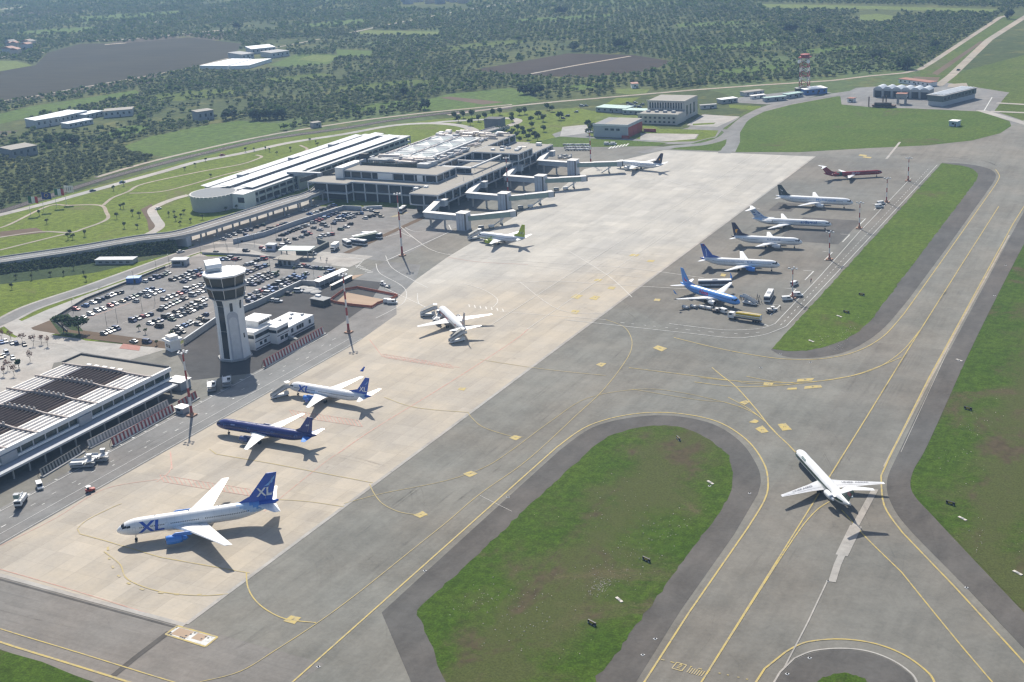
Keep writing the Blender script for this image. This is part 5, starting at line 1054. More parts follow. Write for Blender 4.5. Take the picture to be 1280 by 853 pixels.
for k in range(10):
    x = -474 + k * 4.6 + rd.random(); y = 688 + rd.random() * 9; part('air_handler', rd.choice([GREYP, ROOFW, DUCTG]), t, lambda m: m.box(x, x + 2.8, y, y + 2.6 + rd.random() * 2, 17.75, 19.2 + rd.random() * 1.6))
for k in range(5):
    y0 = 694 + k * 9; P = [(-431, y0, 18.6), (-429, y0 + 8.2, 18.9)]; part('duct', DUCT if k % 2 else DUCTG, t, lambda m: duct(m, P, 1.0)); part('air_handler', GREYP, t, lambda m: m.box(-434, -429.5, y0 + 6, y0 + 8.4, 17.75, 20.4))
for k in range(9):
    x = -474 + rd.random() * 42; y = 781 + rd.random() * 14; P = [(x, y, 17.7), (x, y, 19.8), (x + rd.uniform(5, 11), y, 19.8), (x + rd.uniform(5, 11), y + 3, 19)]; part('duct', DUCT, t, lambda m: duct(m, P, .7))
for k in range(8):
    x = -424 + rd.random() * 28; y = 744 + rd.random() * 10; part('air_handler', rd.choice([GREYP, ROOFW]), t, lambda m: m.box(x, x + 2.5, y, y + 2, 17.75, 18.9))
for k in range(7):
    x = -424 + rd.random() * 28; y = 762 + rd.random() * 30; part('air_handler', rd.choice([GREYP, ROOFW, DUCT]), t, lambda m: m.box(x, x + 3.5, y, y + 2.4, 12.55, 14.4))
# skylight lanterns
part('skylight_base', BAND, t, lambda m: m.box(-476, -440, 703, 776, 17.75, 19.3))
for i in range(2):
    for k in range(4):
        cx, cy_ = -467 + i * 17.8, 712.2 + k * 17.8; s_ = 6.4
        o = part('skylight', SKY_L, t, lambda m: m.add([(cx - s_, cy_ - s_, 19.6), (cx + s_, cy_ - s_, 19.6), (cx + s_, cy_ + s_, 19.6), (cx - s_, cy_ + s_, 19.6), (cx, cy_, 20.9)], [(0, 1, 4), (1, 2, 4), (2, 3, 4), (3, 0, 4)]))
        part('skylight_curb', BAND, t, lambda m: m.box(cx - s_ - .4, cx + s_ + .4, cy_ - s_ - .4, cy_ + s_ + .4, 19.31, 19.58))
        for a_, b_ in ((-1, -1), (1, -1), (1, 1), (-1, 1)): part('ridge', ROOFW, o, lambda m: m.tube((cx + a_ * s_, cy_ + b_ * s_, 19.7), (cx, cy_, 21.0), .15, n=5))
for k in range(26):
    x = -476.5 + rd.random() * 3 if k % 2 else -457.4 + rd.random() * .8; y0 = 704 + rd.random() * 60; part('duct', DUCT if k % 3 else DUCTG, t, lambda m: m.tube((x, y0, 19.6), (x + rd.uniform(-.6, .6), y0 + rd.uniform(5, 12), 19.7), .55, n=8))
for k in range(14):
    x = -438.5 + rd.random() * 7; y0 = 700 + rd.random() * 75; part('duct', DUCT if k % 2 else DUCTG, t, lambda m: m.tube((x, y0, 18.7), (x + rd.uniform(-.5, 2), y0 + rd.uniform(4, 10), 18.8), .7, n=8))
for k in range(22):
    x = -482 + rd.random() * 46; y = 777 + rd.random() * 19; part('air_handler', rd.choice([DUCT, ROOFW, GREYP]), t, lambda m: m.box(x, x + rd.uniform(2, 5), y, y + 2.4, 17.75, 18.8 + rd.random() * 1.5))
for k in range(16):
    x = -473 + (k % 8) * 4.6; y = 776.3 if k > 7 else 700.2; part('roof_light', ROOFW, t, lambda m: m.box(x, x + 3, y, y + 2, 17.75, 18.8))
part('footbridge', GREYP, t, lambda m: m.hexa([(-528, 676, 9.6), (-500, 668, 11.9), (-500, 671, 11.9), (-528, 679, 9.6), (-528, 676, 12.4), (-500, 668, 14.6), (-500, 671, 14.6), (-528, 679, 12.4)]))
part('escalator_tube', M('tube_dark_glass', (.05, .055, .058), .3), t, lambda m: m.hexa([(-512, 662, 9), (-487, 681, 15.2), (-487, 685, 15.2), (-512, 666, 9), (-512, 662, 11.6), (-487, 681, 18.4), (-487, 685, 18.4), (-512, 666, 11.6)]))
part('lift_tower', SHADE, t, lambda m: m.box(-483.5, -478, 690, 694, 17.8, 23.4))

# multi-storey car park with rounded end
t = thing('parking_garage', 'long multi-storey car park with three white roof canopies and a rounded drum end', 'parking garage', (0, 0, .05))
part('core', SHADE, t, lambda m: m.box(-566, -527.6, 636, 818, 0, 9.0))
for z in (0, 3.6, 7.2):
    part('parapet_band', BAND, t, lambda m: m.box(-567.5, -526, 634, 820, z + .9 if z else .2, z + 2.3 if z else 1.3))
part('roof_deck', M('deck_roof_grey', (.17, .175, .18), .8, 0, .1, .1), t, lambda m: m.box(-567, -526.5, 634.5, 819.5, 9.0, 9.15))
for k in range(26): y = 636 + k * 7.3; part('pier', BAND, t, lambda m: m.box(-526.3, -525.7, y, y + .9, 0, 9.0))
for k in range(5): x = -564 + k * 8.6; part('pier', BAND, t, lambda m: m.box(x, x + 1.0, 633.7, 634.3, 0, 9.0))
for x0, x1, ya, yb, z in ((-540, -530, 636, 812, 11.2), (-555, -547, 634, 816, 11.6), (-570, -564, 633, 812, 10.4)):
    o = part('roof_canopy', ROOFG if x0 < -560 else CANO, t, lambda m: m.hexa([(x0, ya, z), (x1, ya, z - .7), (x1, yb, z - .7), (x0, yb, z), (x0, ya, z + .25), (x1, ya, z - .45), (x1, yb, z - .45), (x0, yb, z + .25)]))
    for k in range(12): y = ya + 3 + k * (yb - ya - 6) / 11; part('canopy_post', STEELW, o, lambda m: m.tube(((x0 + x1) / 2, y, 9.1), ((x0 + x1) / 2, y, z - .3), .14, n=5))
part('drum', M('drum_cladding', (.44, .44, .43), .7, 0, .1, .1), t, lambda m: m.lathe_z([(0, 14.0), (9.2, 14.8), (9.9, 14.8)], -550, 621.5, 48)); part('drum_roof', M('drum_roof_grey', (.20, .215, .23), .85, 0, .2, .1), t, lambda m: m.lathe_z([(9.55, 14.1), (9.95, 13.8)], -550, 621.5, 40))
for k in range(22): a = -PI + k * PI * 1.25 / 21; part('drum_scupper', BEIGE, t, lambda m: m.box(-550 + 14.85 * math.cos(a) - .35, -550 + 14.85 * math.cos(a) + .35, 621.5 + 14.85 * math.sin(a) - .35, 621.5 + 14.85 * math.sin(a) + .35, 8.9, 9.8))
part('link_block', PLW, t, lambda m: m.box(-536.5, -526.2, 622, 633.6, 0, 9.6)); part('link_opening', SHADE, t, lambda m: m.box(-531, -526.1, 621.8, 622.1, 4.2, 7.5)); part('stair_tower', GREYP, t, lambda m: m.box(-533, -524, 676, 686, 0, 12.2)); part('stair_glass', GLS, t, lambda m: m.box(-532, -525, 675.8, 676.1, 1, 11))
for y in (660, 716, 764): part('stair_lantern', GREYP, t, lambda m: m.box(-562, -557, y, y + 7, 9.2, 12.4))

# elevated access road
va = spl([G(-60, 335, 3.2), G(0, 326, 4), G(100, 311.5, 5.2), G(170, 299.5, 6.2), Vector((-507.5, 541, 6.4)), Vector((-501.5, 575, 6.4)), Vector((-496, 617, 6.4)), Vector((-493, 652, 6.4)), Vector((-506, 690, 6.4)), Vector((-507, 760, 6.4)), Vector((-505, 800, 6.4)), G(582, 172.5, 6.3), G(612, 163, 5.5), G(630, 158.5, 4)], 6)
t = thing('elevated_road', 'elevated concrete road on paired columns passing the car park', 'elevated road', (0, 0, 0))
def vdeck(m, w0, w1, z0, z1):
    vs = []; n = len(va)
    for i, p_ in enumerate(va):
        d_ = (Vector(va[min(i + 1, n - 1)][:2]) - Vector(va[max(i - 1, 0)][:2])).normalized(); nn = Vector((-d_.y, d_.x)); wk = 1.0 if p_.y < 640 else .72
        for w_, z_ in ((w0, z0), (w1, z0), (w1, z1), (w0, z1)): vs.append((p_.x + nn.x * w_ * wk, p_.y + nn.y * w_ * wk, p_.z + z_))
    m.add(vs, [(4 * i + k, 4 * i + (k + 1) % 4, 4 * i + 4 + (k + 1) % 4, 4 * i + 4 + k) for i in range(n - 1) for k in range(4)] + [(0, 1, 2, 3), (4 * n - 1, 4 * n - 2, 4 * n - 3, 4 * n - 4)])
part('deck', BAND, t, lambda m: vdeck(m, -7, 7, -1.2, -.02)); part('carriageway', GM['asphalt_road'], t, lambda m: vdeck(m, -6.2, 6.2, -.02, .05)); part('parapet', CONCR, t, lambda m: vdeck(m, -7.15, -6.6, -.6, .75)); part('parapet', CONCR, t, lambda m: vdeck(m, 6.6, 7.15, -.6, .75)); part('median_strip', PLW, t, lambda m: vdeck(m, -.22, .22, .06, .2)); part('road_edge_line', PLW, t, lambda m: vdeck(m, -5.7, -5.5, .06, .09)); part('road_edge_line', PLW, t, lambda m: vdeck(m, 5.5, 5.7, .06, .09))
for i in range(26, 44, 1):
    if i % 2 == 0:
        p_ = va[i]; d_ = (va[i + 1] - va[i - 1]); d_ = Vector((d_.x, d_.y)).normalized(); nn = Vector((-d_.y, d_.x))
        for w_ in (-4.8, 4.8): part('column', CONCR, t, lambda m: m.tube((p_.x + nn.x * w_, p_.y + nn.y * w_, 0), (p_.x + nn.x * w_, p_.y + nn.y * w_, p_.z - 1.1), .55, n=10))
part('abutment', BAND, t, lambda m: m.box(-517, -500.2, 538, 541.5, 0, 5.3))
# the bank that carries the road's start
mb = MB(); vs = []
for i in range(0, 24):
    p_ = va[i]; d_ = Vector((va[i + 1].x - va[max(i - 1, 0)].x, va[i + 1].y - va[max(i - 1, 0)].y)).normalized(); nn = Vector((-d_.y, d_.x))
    for w_, z_ in ((-15, .05), (-7, p_.z - 1.0), (7, p_.z - 1.0), (16, .05)): vs.append((p_.x + nn.x * w_, p_.y + nn.y * w_, z_))
mb.add(vs, [(4 * i + k + 1, 4 * i + k, 4 * i + 4 + k, 4 * i + 5 + k) for i in range(23) for k in range(3)] + [(92, 93, 94, 95)]); tag(mb.build('embankment', GM['hedge_ground']), kind='structure')
mb = MB(); q_ = [p_ for p_ in va[78:]]; vs = []
for i, p_ in enumerate(q_):
    a_ = q_[min(i + 1, len(q_) - 1)]; b_ = q_[max(i - 1, 0)]; d_ = Vector((a_.x - b_.x, a_.y - b_.y)).normalized(); nn = Vector((-d_.y, d_.x))
    for w_, z_ in ((-10, .05), (-5, p_.z - 1.2), (5, p_.z - 1.2), (11, .05)): vs.append((p_.x + nn.x * w_, p_.y + nn.y * w_, z_))
if len(q_) > 1: mb.add(vs, [(4 * i + k + 1, 4 * i + k, 4 * i + 4 + k, 4 * i + 5 + k) for i in range(len(q_) - 1) for k in range(3)]); 
if False: pass

# boarding bridges
BRW = M('bridge_white_roof', (.58, .565, .55), .5); BRG = M('bridge_grey_panel', (.42, .46, .50), .5); BGR = M('bridge_green_glass', (.22, .31, .28), .2, 0, .15, .5); TWR = M('rotunda_panel', (.50, .54, .60), .45, 0, .1, .4)
def seg(m, a_, b_, w, h0, h1, k=0):
    d_ = Vector((b_[0] - a_[0], b_[1] - a_[1])).normalized(); n_ = Vector((-d_.y, d_.x)) * w / 2
    m.hexa([(a_[0] + n_.x, a_[1] + n_.y, a_[2] + h0), (a_[0] - n_.x, a_[1] - n_.y, a_[2] + h0), (b_[0] - n_.x, b_[1] - n_.y, b_[2] + h0), (b_[0] + n_.x, b_[1] + n_.y, b_[2] + h0), (a_[0] + n_.x, a_[1] + n_.y, a_[2] + h1), (a_[0] - n_.x, a_[1] - n_.y, a_[2] + h1), (b_[0] - n_.x, b_[1] - n_.y, b_[2] + h1), (b_[0] + n_.x, b_[1] + n_.y, b_[2] + h1)])
BL = ['boarding bridge nearest the lime-tailed airliner', 'second boarding bridge counted from the lime-tailed airliner', 'third boarding bridge counted from the lime-tailed airliner, free of any aircraft', 'boarding bridge docked to the white airliner with midnight fin, farthest of the four']
for i, (py, noseP) in enumerate(((613, (-344.5, 634)), (662.5, (-344.5, 683.5)), (711.5, (-343, 728)), (759.5, (-338.5, 775)))):
    c = Vector((-363.5, py + 1.5)); t = thing('boarding_bridge', BL[i], 'boarding bridge', (c.x, c.y, .06), 0, 'boarding bridges along the terminal')
    # fixed corridor: doubles back from the concourse, then runs out to the rotunda
    A0 = (-395.5 - c.x, 27.0, 6.2); A1 = (-387 - c.x, 4.0, 5.6); A2 = (-2.5, .0, 5.4)
    A1 = (-388.5 - c.x, 1.0, 5.6)
    part('corridor', BRG, t, lambda m: seg(m, A0, A1, 3.4, 0, 3.0)); part('corridor_roof', BRW, t, lambda m: seg(m, A0, A1, 3.8, 3.02, 3.2)); part('corridor', BRG, t, lambda m: seg(m, A1, A2, 3.4, 0, 3.0)); part('corridor_roof', BRW, t, lambda m: seg(m, (A1[0] - 1.5, A1[1], A1[2]), A2, 3.9, 3.02, 3.22)); part('corridor_head', BRW, t, lambda m: m.box(A0[0] - 1, A0[0] + 5.5, A0[1] - 2, A0[1] + 2, 9.4, 9.7)); part('corridor_head', BRG, t, lambda m: m.box(A0[0] - .5, A0[0] + 5, A0[1] - 1.7, A0[1] + 1.7, 5.8, 9.38))
    for f in (.12, .55): part('support', CONCR, t, lambda m: m.box(A1[0] + (A2[0] - A1[0]) * f - .4, A1[0] + (A2[0] - A1[0]) * f + .4, A1[1] * (1 - f) - .5, A1[1] * (1 - f) + .5, 0, 5.5))
    part('rotunda', TWR, t, lambda m: m.box(-3.0, 3.0, -3.0, 3.0, .4, 10.0)); part('rotunda_roof', BRW, t, lambda m: m.box(-3.3, 3.3, -3.3, 3.3, 10.0, 10.3)); part('rotunda_base', CONCR, t, lambda m: m.box(-3.3, 3.3, -3.3, 3.3, 0, .4))
    for x in (-1.0, 1.0): part('panel_joint', DKGREY, t, lambda m: m.box(x - .06, x + .06, -3.04, -2.98, .5, 9.9))
    part('corner_ladder', DKGREY, t, lambda m: m.box(2.3, 3.06, -3.05, -2.4, .5, 9.9))
    T0 = (2.0, 1.0, 5.3); T1 = (noseP[0] - c.x, noseP[1] - c.y, 4.3); dv = Vector((T1[0] - T0[0], T1[1] - T0[1])); mid = (T0[0] + dv.x * .5, T0[1] + dv.y * .5, 4.75)
    part('tunnel', BGR, t, lambda m: seg(m, T0, mid, 3.0, 0, 2.7)); part('tunnel_roof', BRW, t, lambda m: seg(m, T0, mid, 3.1, 2.72, 2.85)); part('tunnel', BGR, t, lambda m: seg(m, (T0[0] + dv.x * .42, T0[1] + dv.y * .42, 4.82), T1, 3.4, -.1, 2.9)); part('tunnel_roof', BRW, t, lambda m: seg(m, (T0[0] + dv.x * .42, T0[1] + dv.y * .42, 4.82), T1, 3.6, 2.92, 3.05))
    e = dv.normalized(); C1 = (T1[0] + e.x * 3.4, T1[1] + e.y * 3.4, 4.3); part('cab', BRG, t, lambda m: seg(m, T1, C1, 4.0, -.3, 3.0)); part('cab_canopy', SDK, t, lambda m: seg(m, C1, (C1[0] + e.x * .7, C1[1] + e.y * .7, 4.3), 3.8, -.2, 2.9)); part('cab_roof', BRW, t, lambda m: seg(m, T1, C1, 4.2, 3.02, 3.2))
    D = (T0[0] + dv.x * .80, T0[1] + dv.y * .80); n_ = Vector((-e.y, e.x))
    part('drive_leg', STEELW, t, lambda m: (m.tube((D[0] + n_.x * 1.2, D[1] + n_.y * 1.2, .8), (D[0] + n_.x * 1.2, D[1] + n_.y * 1.2, 4.5), .28, n=6), m.tube((D[0] - n_.x * 1.2, D[1] - n_.y * 1.2, .8), (D[0] - n_.x * 1.2, D[1] - n_.y * 1.2, 4.5), .28, n=6), m.tube((D[0] + n_.x * 1.6, D[1] + n_.y * 1.6, .8), (D[0] - n_.x * 1.6, D[1] - n_.y * 1.6, .8), .25, n=6)))
    for sg in (1, -1): part('wheel', TYRE, t, lambda m: m.tube((D[0] + n_.x * (1.3 * sg - .25), D[1] + n_.y * (1.3 * sg - .25), .55), (D[0] + n_.x * (1.3 * sg + .25), D[1] + n_.y * (1.3 * sg + .25), .55), .55, n=10))
    part('service_stair', STEELW, t, lambda m: m.tube((D[0] - e.x * 5, D[1] - e.y * 5, .2), (D[0] + e.x * 1 - n_.x * 2, D[1] + e.y * 1 - n_.y * 2, 4.2), .35, n=5))

# hangars
t = thing('hangar', 'grey flat-roofed hangar with red sliding doors beyond the terminal', 'hangar', (-406, 887.5, .08))
part('wall', M('hangar_grey', (.44, .46, .47), .7, 0, .1, .1), t, lambda m: m.box(0, 28, 0, 29, 0, 9.6)); part('roof', GRAVEL, t, lambda m: m.box(9, 27.6, .4, 28.6, 9.6, 9.9)); part('roof', M('roof_mid_grey', (.24, .24, .25), .9), t, lambda m: m.box(.4, 8.9, .4, 28.6, 9.6, 9.8)); part('fascia', PLW, t, lambda m: m.box(-.2, 28.2, -.2, 0.02, 8.6, 10.0)); part('fascia', BAND, t, lambda m: m.box(28.0, 28.4, 0, 29.2, 7.8, 10.0))
for y in (1.2, 10.4, 19.6): part('door', REDD, t, lambda m: m.box(27.9, 28.2, y, y + 8.8, 0, 7.6))
for k in range(3): part('window', GLS, t, lambda m: m.box(9.5 + k * 4.6, 12.4 + k * 4.6, -.06, .1, 5.2, 6.8))
part('red_barrier_wall', REDD, t, lambda m: m.box(24, 30, -2.2, -1.6, 0, 2.2)); part('red_barrier_wall', REDD, t, lambda m: m.box(30, 40, 26, 26.6, 0, 2.4))
t = thing('hangar', 'tall concrete hangar with ribbed upper walls behind a low office annexe', 'hangar', (-393.5, 945, .08))
CRM = M('cream_concrete', (.50, .48, .43), .8, 0, .1, .1)
part('wall', CRM, t, lambda m: m.box(0, 31.5, 20.5, 50, 0, 14.6)); part('roof', GRAVEL, t, lambda m: m.box(.3, 31.2, 21, 49.7, 14.6, 14.9)); part('roof_edge', CRM, t, lambda m: m.box(-.6, 32.1, 20, 20.9, 14, 15.2))
for k in range(14): part('rib', M('rib_pale', (.60, .58, .54), .8), t, lambda m: m.box(1 + k * 2.2, 1.8 + k * 2.2, 19.9, 20.48, 7.9, 14)); 
for k in range(13): part('window', GLS, t, lambda m: m.box(1.9 + k * 2.2, 3.1 + k * 2.2, 20.3, 20.46, 9, 13.4))
part('annexe', CRM, t, lambda m: m.box(0, 32.6, 0, 19.8, 0, 7.6)); part('annexe_roof', GRAVEL, t, lambda m: m.box(.4, 32.2, .4, 19.6, 7.6, 7.8)); part('annexe_edge', M('rib_pale', (0, 0, 0)), t, lambda m: m.box(-.3, 32.9, -.3, .3, 6.9, 8.2))
for k in range(8): part('window', GLS, t, lambda m: m.box(1.8 + k * 3.9, 3.6 + k * 3.9, -.34, -.1, 4.4, 5.8)); part('window', GLS, t, lambda m: m.box(1.8 + k * 3.9, 3.6 + k * 3.9, -.08, .1, 1.2, 2.6))
for k in range(4): part('rooftop_unit', GREYP, t, lambda m: m.box(4 + k * 7, 6.5 + k * 7, 8, 11, 7.8, 9.2))
for k in range(3): part('window', GLS, t, lambda m: m.box(31.45, 31.6, 24 + k * 8, 27 + k * 8, 3, 11))
def lowb(name, label, cat, px0, px1, depth, h, wall, roof, over=.4, group=None, parts=()):
    a_, b_ = G(*px0), G(*px1); d_ = (b_ - a_); L = d_.length; t = thing(name, label, cat, (a_.x, a_.y, .05), math.atan2(d_.y, d_.x), group)
    part('wall', wall, t, lambda m: m.box(0, L, 0, depth, 0, h)); part('roof', roof, t, lambda m: m.box(-over, L + over, -over, depth + over, h, h + .35))
    for k in range(max(1, int(L / 5))): x = (k + .5) * L / max(1, int(L / 5)); part('window', GLS, t, lambda m: m.box(x - .9, x + .9, -.06, .1, h * .4, h * .75))
    part('door', SDK, t, lambda m: m.box(L * .5 + 1.2, L * .5 + 2.3, -.07, .1, 0, min(2.2, h * .8))); return t
lowb('workshop', 'long low workshop with white-green roof by the tall hangar', 'workshop', (745, 140), (782, 142), 14, 3.6, GREYP, GREENR); lowb('workshop', 'second low green-roofed workshop touching the tall hangar', 'workshop', (778, 143), (806, 144), 10, 3.2, GREYP, GREENR)
# fire station group
t = thing('fire_station', 'grey fire station with a row of pale barrel roofs', 'fire station', (-244, 1094, .1), R(-7))
part('wall', M('station_grey', (.30, .31, .31), .7), t, lambda m: m.box(0, 46, 0, 12, 0, 7.0))
for k in range(6):
    x = k * 7.66; part('barrel_roof', CANO, t, lambda m: m.side([(x + 7.66 * j / 8, 7.0 + 2.0 * math.sin(PI * j / 8)) for j in range(9)], -.5, 12.5))
    part('gate', SHADE, t, lambda m: m.box(x + 1.2, x + 6.4, -.1, .1, 0, 5.2)); part('pier', BAND, t, lambda m: m.box(x - .3, x + .3, -.4, 0, 0, 7.0))
part('upper_band', BAND, t, lambda m: m.box(0, 46, -.12, .02, 5.6, 6.8))
a_ = G(1159, 132); t = thing('operations_block', 'dark two-storey operations block with white roof strips beside the fire station', 'operations block', (a_.x, a_.y, .1), R(-22))
part('wall', M('block_dark_green', (.11, .13, .12), .7), t, lambda m: m.box(0, 13.5, 0, 48, 3.6, 8)); part('ground_floor', BAND, t, lambda m: m.box(.5, 13, .5, 47.5, 0, 3.58)); part('roof', CONCR, t, lambda m: m.box(-.8, 14.3, -.8, 48.8, 8, 8.5))
for k in range(5): part('roof_strip', CANO, t, lambda m: m.box(1.2 + k * 2.5, 2.5 + k * 2.5, 2, 47, 8.5, 8.9))
for k in range(9): part('window', GLS, t, lambda m: m.box(13.4, 13.56, 2 + k * 5, 5 + k * 5, 4.8, 6.8))
lowb('garage_building', 'long low building with orange-red roof behind the fire station', 'garage building', (1123, 104), (1162, 109), 9, 3.5, PLW, TERR)
t = thing('water_tank', 'square grey water tank on legs in front of the fire station', 'water tank', G(1127, 130, .1)); part('tank', CONCR, t, lambda m: m.box(-4, 4, -3, 3, 5, 8.2)); part('tank_roof', TERR, t, lambda m: m.box(-4.3, 4.3, -3.3, 3.3, 8.2, 8.5))
for x, y in ((-3, -2), (3, -2), (3, 2), (-3, 2)): part('leg', CONCR, t, lambda m: m.box(x - .5, x + .5, y - .5, y + .5, 0, 5))
t = thing('training_frame', 'rusty steel training frame on the fire station apron', 'steel frame', G(1105, 134, .1)); RUST = M('rust_steel', (.12, .07, .05), .8)
for x, h_ in ((-12, 8), (-1, 9), (1.5, 9)): part('post', RUST, t, lambda m: m.tube((x, 0, 0), (x, 0, h_), .5, n=6))
part('platform', RUST, t, lambda m: m.box(-9, 9, -2.5, 2.5, .6, 1.8)); part('drum', M('drum_dark', (.05, .04, .04), .7), t, lambda m: m.tube((-7, -2, 2.6), (6, -2, 2.6), 1.4, n=10))
lowb('hut', 'small hut with terracotta roof at the edge of the fire station apron', 'hut', (1059, 128), (1066, 128.5), 5, 3, PLW, TERR); lowb('hut', 'small blue-grey instrument hut alone in the airside meadow', 'hut', (1186, 158), (1196, 158.8), 6, 3.6, M('pale_blue_wall', (.45, .52, .58), .7), ROOFW)
# lattice tower
lp = G(1005.5, 113); t = thing('lattice_tower', 'red and white lattice radar tower beyond the apron', 'lattice tower', (lp.x, lp.y, .05)); LR = M('lattice_red', (.34, .05, .04), .6); LWM = M('lattice_white', (.66, .64, .62), .6)
w0, w1, nl_ = 3.8, 3.2, 7
for c4 in range(4):
    sx, sy = ((-1, -1), (1, -1), (1, 1), (-1, 1))[c4]
    for k in range(nl_):
        z0_, z1_ = k * 4, k * 4 + 4; a0 = w0 + (w1 - w0) * k / nl_; a1 = w0 + (w1 - w0) * (k + 1) / nl_; m_ = LR if k % 2 else LWM
        part('leg', m_, t, lambda m: m.tube((sx * a0, sy * a0, z0_), (sx * a1, sy * a1, z1_), .34, n=5)); nx, ny = ((1, -1), (1, 1), (-1, 1), (-1, -1))[c4]
        part('brace', m_, t, lambda m: m.tube((sx * a0, sy * a0, z0_), (nx * a1, ny * a1, z1_), .2, n=4)); part('brace', m_, t, lambda m: m.tube((nx * a0, ny * a0, z0_), (sx * a1, sy * a1, z1_), .2, n=4)) if k % 2 == 0 else part('brace', m_, t, lambda m: m.tube((sx * a0, sy * a0, z0_), (nx * a0, ny * a0, z0_), .22, n=4))
part('head_platform', LR, t, lambda m: m.box(-4.6, 4.6, -4.6, 4.6, 28, 28.8)); part('head_frame', LR, t, lambda m: m.lathe_z([(28.8, 3.6), (31, 4.2)], 0, 0, 8)); 
for sx in (-1, 1): part('dish', ROOFW, t, lambda m: m.tube((sx * 3.6, -3.6, 25), (sx * 4.4, -4.4, 25.2), 1.5, n=12))
for px0, px1, dp, h_, wl, rf, lb in (((1006, 119.5), (1034, 117), 14, 4.5, BLUEB, ROOFW, 'blue-walled shed with white roof right of the lattice tower'), ((985, 124), (1004, 121), 7, 3.4, GREYP, GREENR, 'low grey-green shed at the foot of the lattice tower'), ((956, 128), (983, 125.5), 5, 3.2, GREYP, GREENR, 'long green-roofed trailer shed by the curved lane'),
                                     ((931, 121), (955, 118), 8, 3.2, BAND, GRAVEL, 'flat grey-roofed depot left of the trailer shed'), ((902, 130.5), (922, 128), 8, 3.4, CONCR, ROOFW, 'pale shed with white roof left of the green verge'), ((876, 137), (896, 135.5), 4, 3, BAND, CONCR, 'narrow concrete store beside the tall hangar'), ((996, 118), (1010, 117), 6, 4.5, SDK, CONCR, 'dark cabin under the lattice tower'), ((940, 124.5), (957, 122.5), 4, 2.6, BEIGE, BEIGE, 'cream covered stockpile shed between the depots')):
    lowb('shed', lb, 'shed', px0, px1, dp, h_, wl, rf)
# distant farm and factory buildings
for px0, px1, dp, h_, wl, rf, lb, nm in (((46, 161), (75, 156), 22, 7, BAND, CANO, 'white factory with tall left bay in the groves', 'factory'), ((66, 157), (110, 147), 26, 6, BAND, CANO, 'long white-roofed factory hall in the groves', 'factory'), ((86, 161), (117, 155), 12, 4, BAND, CANO, 'low white-roofed hall in front of the factory', 'factory'), ((108, 150), (130, 145), 14, 4.5, BAND, CANO, 'pale link hall between the factory halls', 'factory'), ((130, 148), (166, 145), 16, 6, BAND, GRAVEL, 'flat-roofed hall with dark shade, right end of the factory', 'factory'),
                                         ((16, 199), (48, 193), 22, 7, M('farm_stone', (.22, .23, .24), .9), GRAVEL, 'square grey stone farmhouse among the olive trees', 'farmhouse'), ((248, 152), (268, 149), 14, 8, M('farm_stone2', (.30, .31, .33), .9), GRAVEL, 'tall grey farm building beside the dark trees', 'farm building'), ((303, 75), (318, 73), 40, 6, BAND, CONCR, 'grey depot behind the greenhouses', 'depot'), ((315, 68), (345, 65), 40, 6, BAND, CANO, 'long pale depot by the farm road', 'depot'), ((340, 73), (362, 70), 30, 6, BAND, CONCR, 'low grey depot right of the greenhouses', 'depot'), ((392, 160.5), (402, 159), 7, 4, CONCR, GRAVEL, 'small ruined stone barn by the railway', 'barn'), ((790, 111), (798, 110.5), 10, 4, PLW, TERR, 'small white farmhouse with red roof by the yellow field', 'farmhouse')):
    lowb(nm.replace(' ', '_'), lb, nm, px0, px1, dp, h_, wl, rf)
for k, (px, lb) in enumerate((([(250, 86.5), (290, 77.5), (316, 77.8), (285, 86.8)], 'large white greenhouse sheet roof by the ploughed field'), ([(286, 87.2), (317, 78.2), (340, 77.5), (312, 86)], 'smaller white greenhouse beside the large one'))):
    t = thing('greenhouse', lb, 'greenhouse', (0, 0, 0)); P = gp(px); part('cover', M('greenhouse_film', (.62, .65, .68), .4), t, lambda m: m.prism([(a_.x, a_.y) for a_ in P], 2.2, 4)); part('wall', PLW, t, lambda m: m.prism([(a_.x, a_.y) for a_ in P], 0, 2.2, False))
rv = random.Random(3); vn = 0
for k in range(26):
    if k < 16: px, py = rv.uniform(505, 580), rv.uniform(-3, 7)
    else: px, py = rv.uniform(-10, 60), rv.uniform(55, 70)
    a_ = G(px, py); t = thing('house', 'pale village house with reddish roof, far off at the top edge' if k < 16 else 'pale farm house beside the far ploughed field', 'house', (a_.x, a_.y, 0), rv.uniform(-.5, .5), 'far village houses' if k < 16 else 'far farm houses')
    w_, d_, h_ = rv.uniform(9, 18), rv.uniform(9, 14), rv.uniform(5, 9); part('wall', rv.choice([BAND, GREYP, M('house_cream', (.55, .47, .38), .8)]), t, lambda m: m.box(-w_ / 2, w_ / 2, -d_ / 2, d_ / 2, 0, h_)); part('roof', rv.choice([TERR, GRAVEL, M('roof_rose', (.36, .20, .15), .8)]), t, lambda m: m.side([(-w_ / 2 - .4, h_), (w_ / 2 + .4, h_), (0, h_ + 2.4)], -d_ / 2 - .4, d_ / 2 + .4))

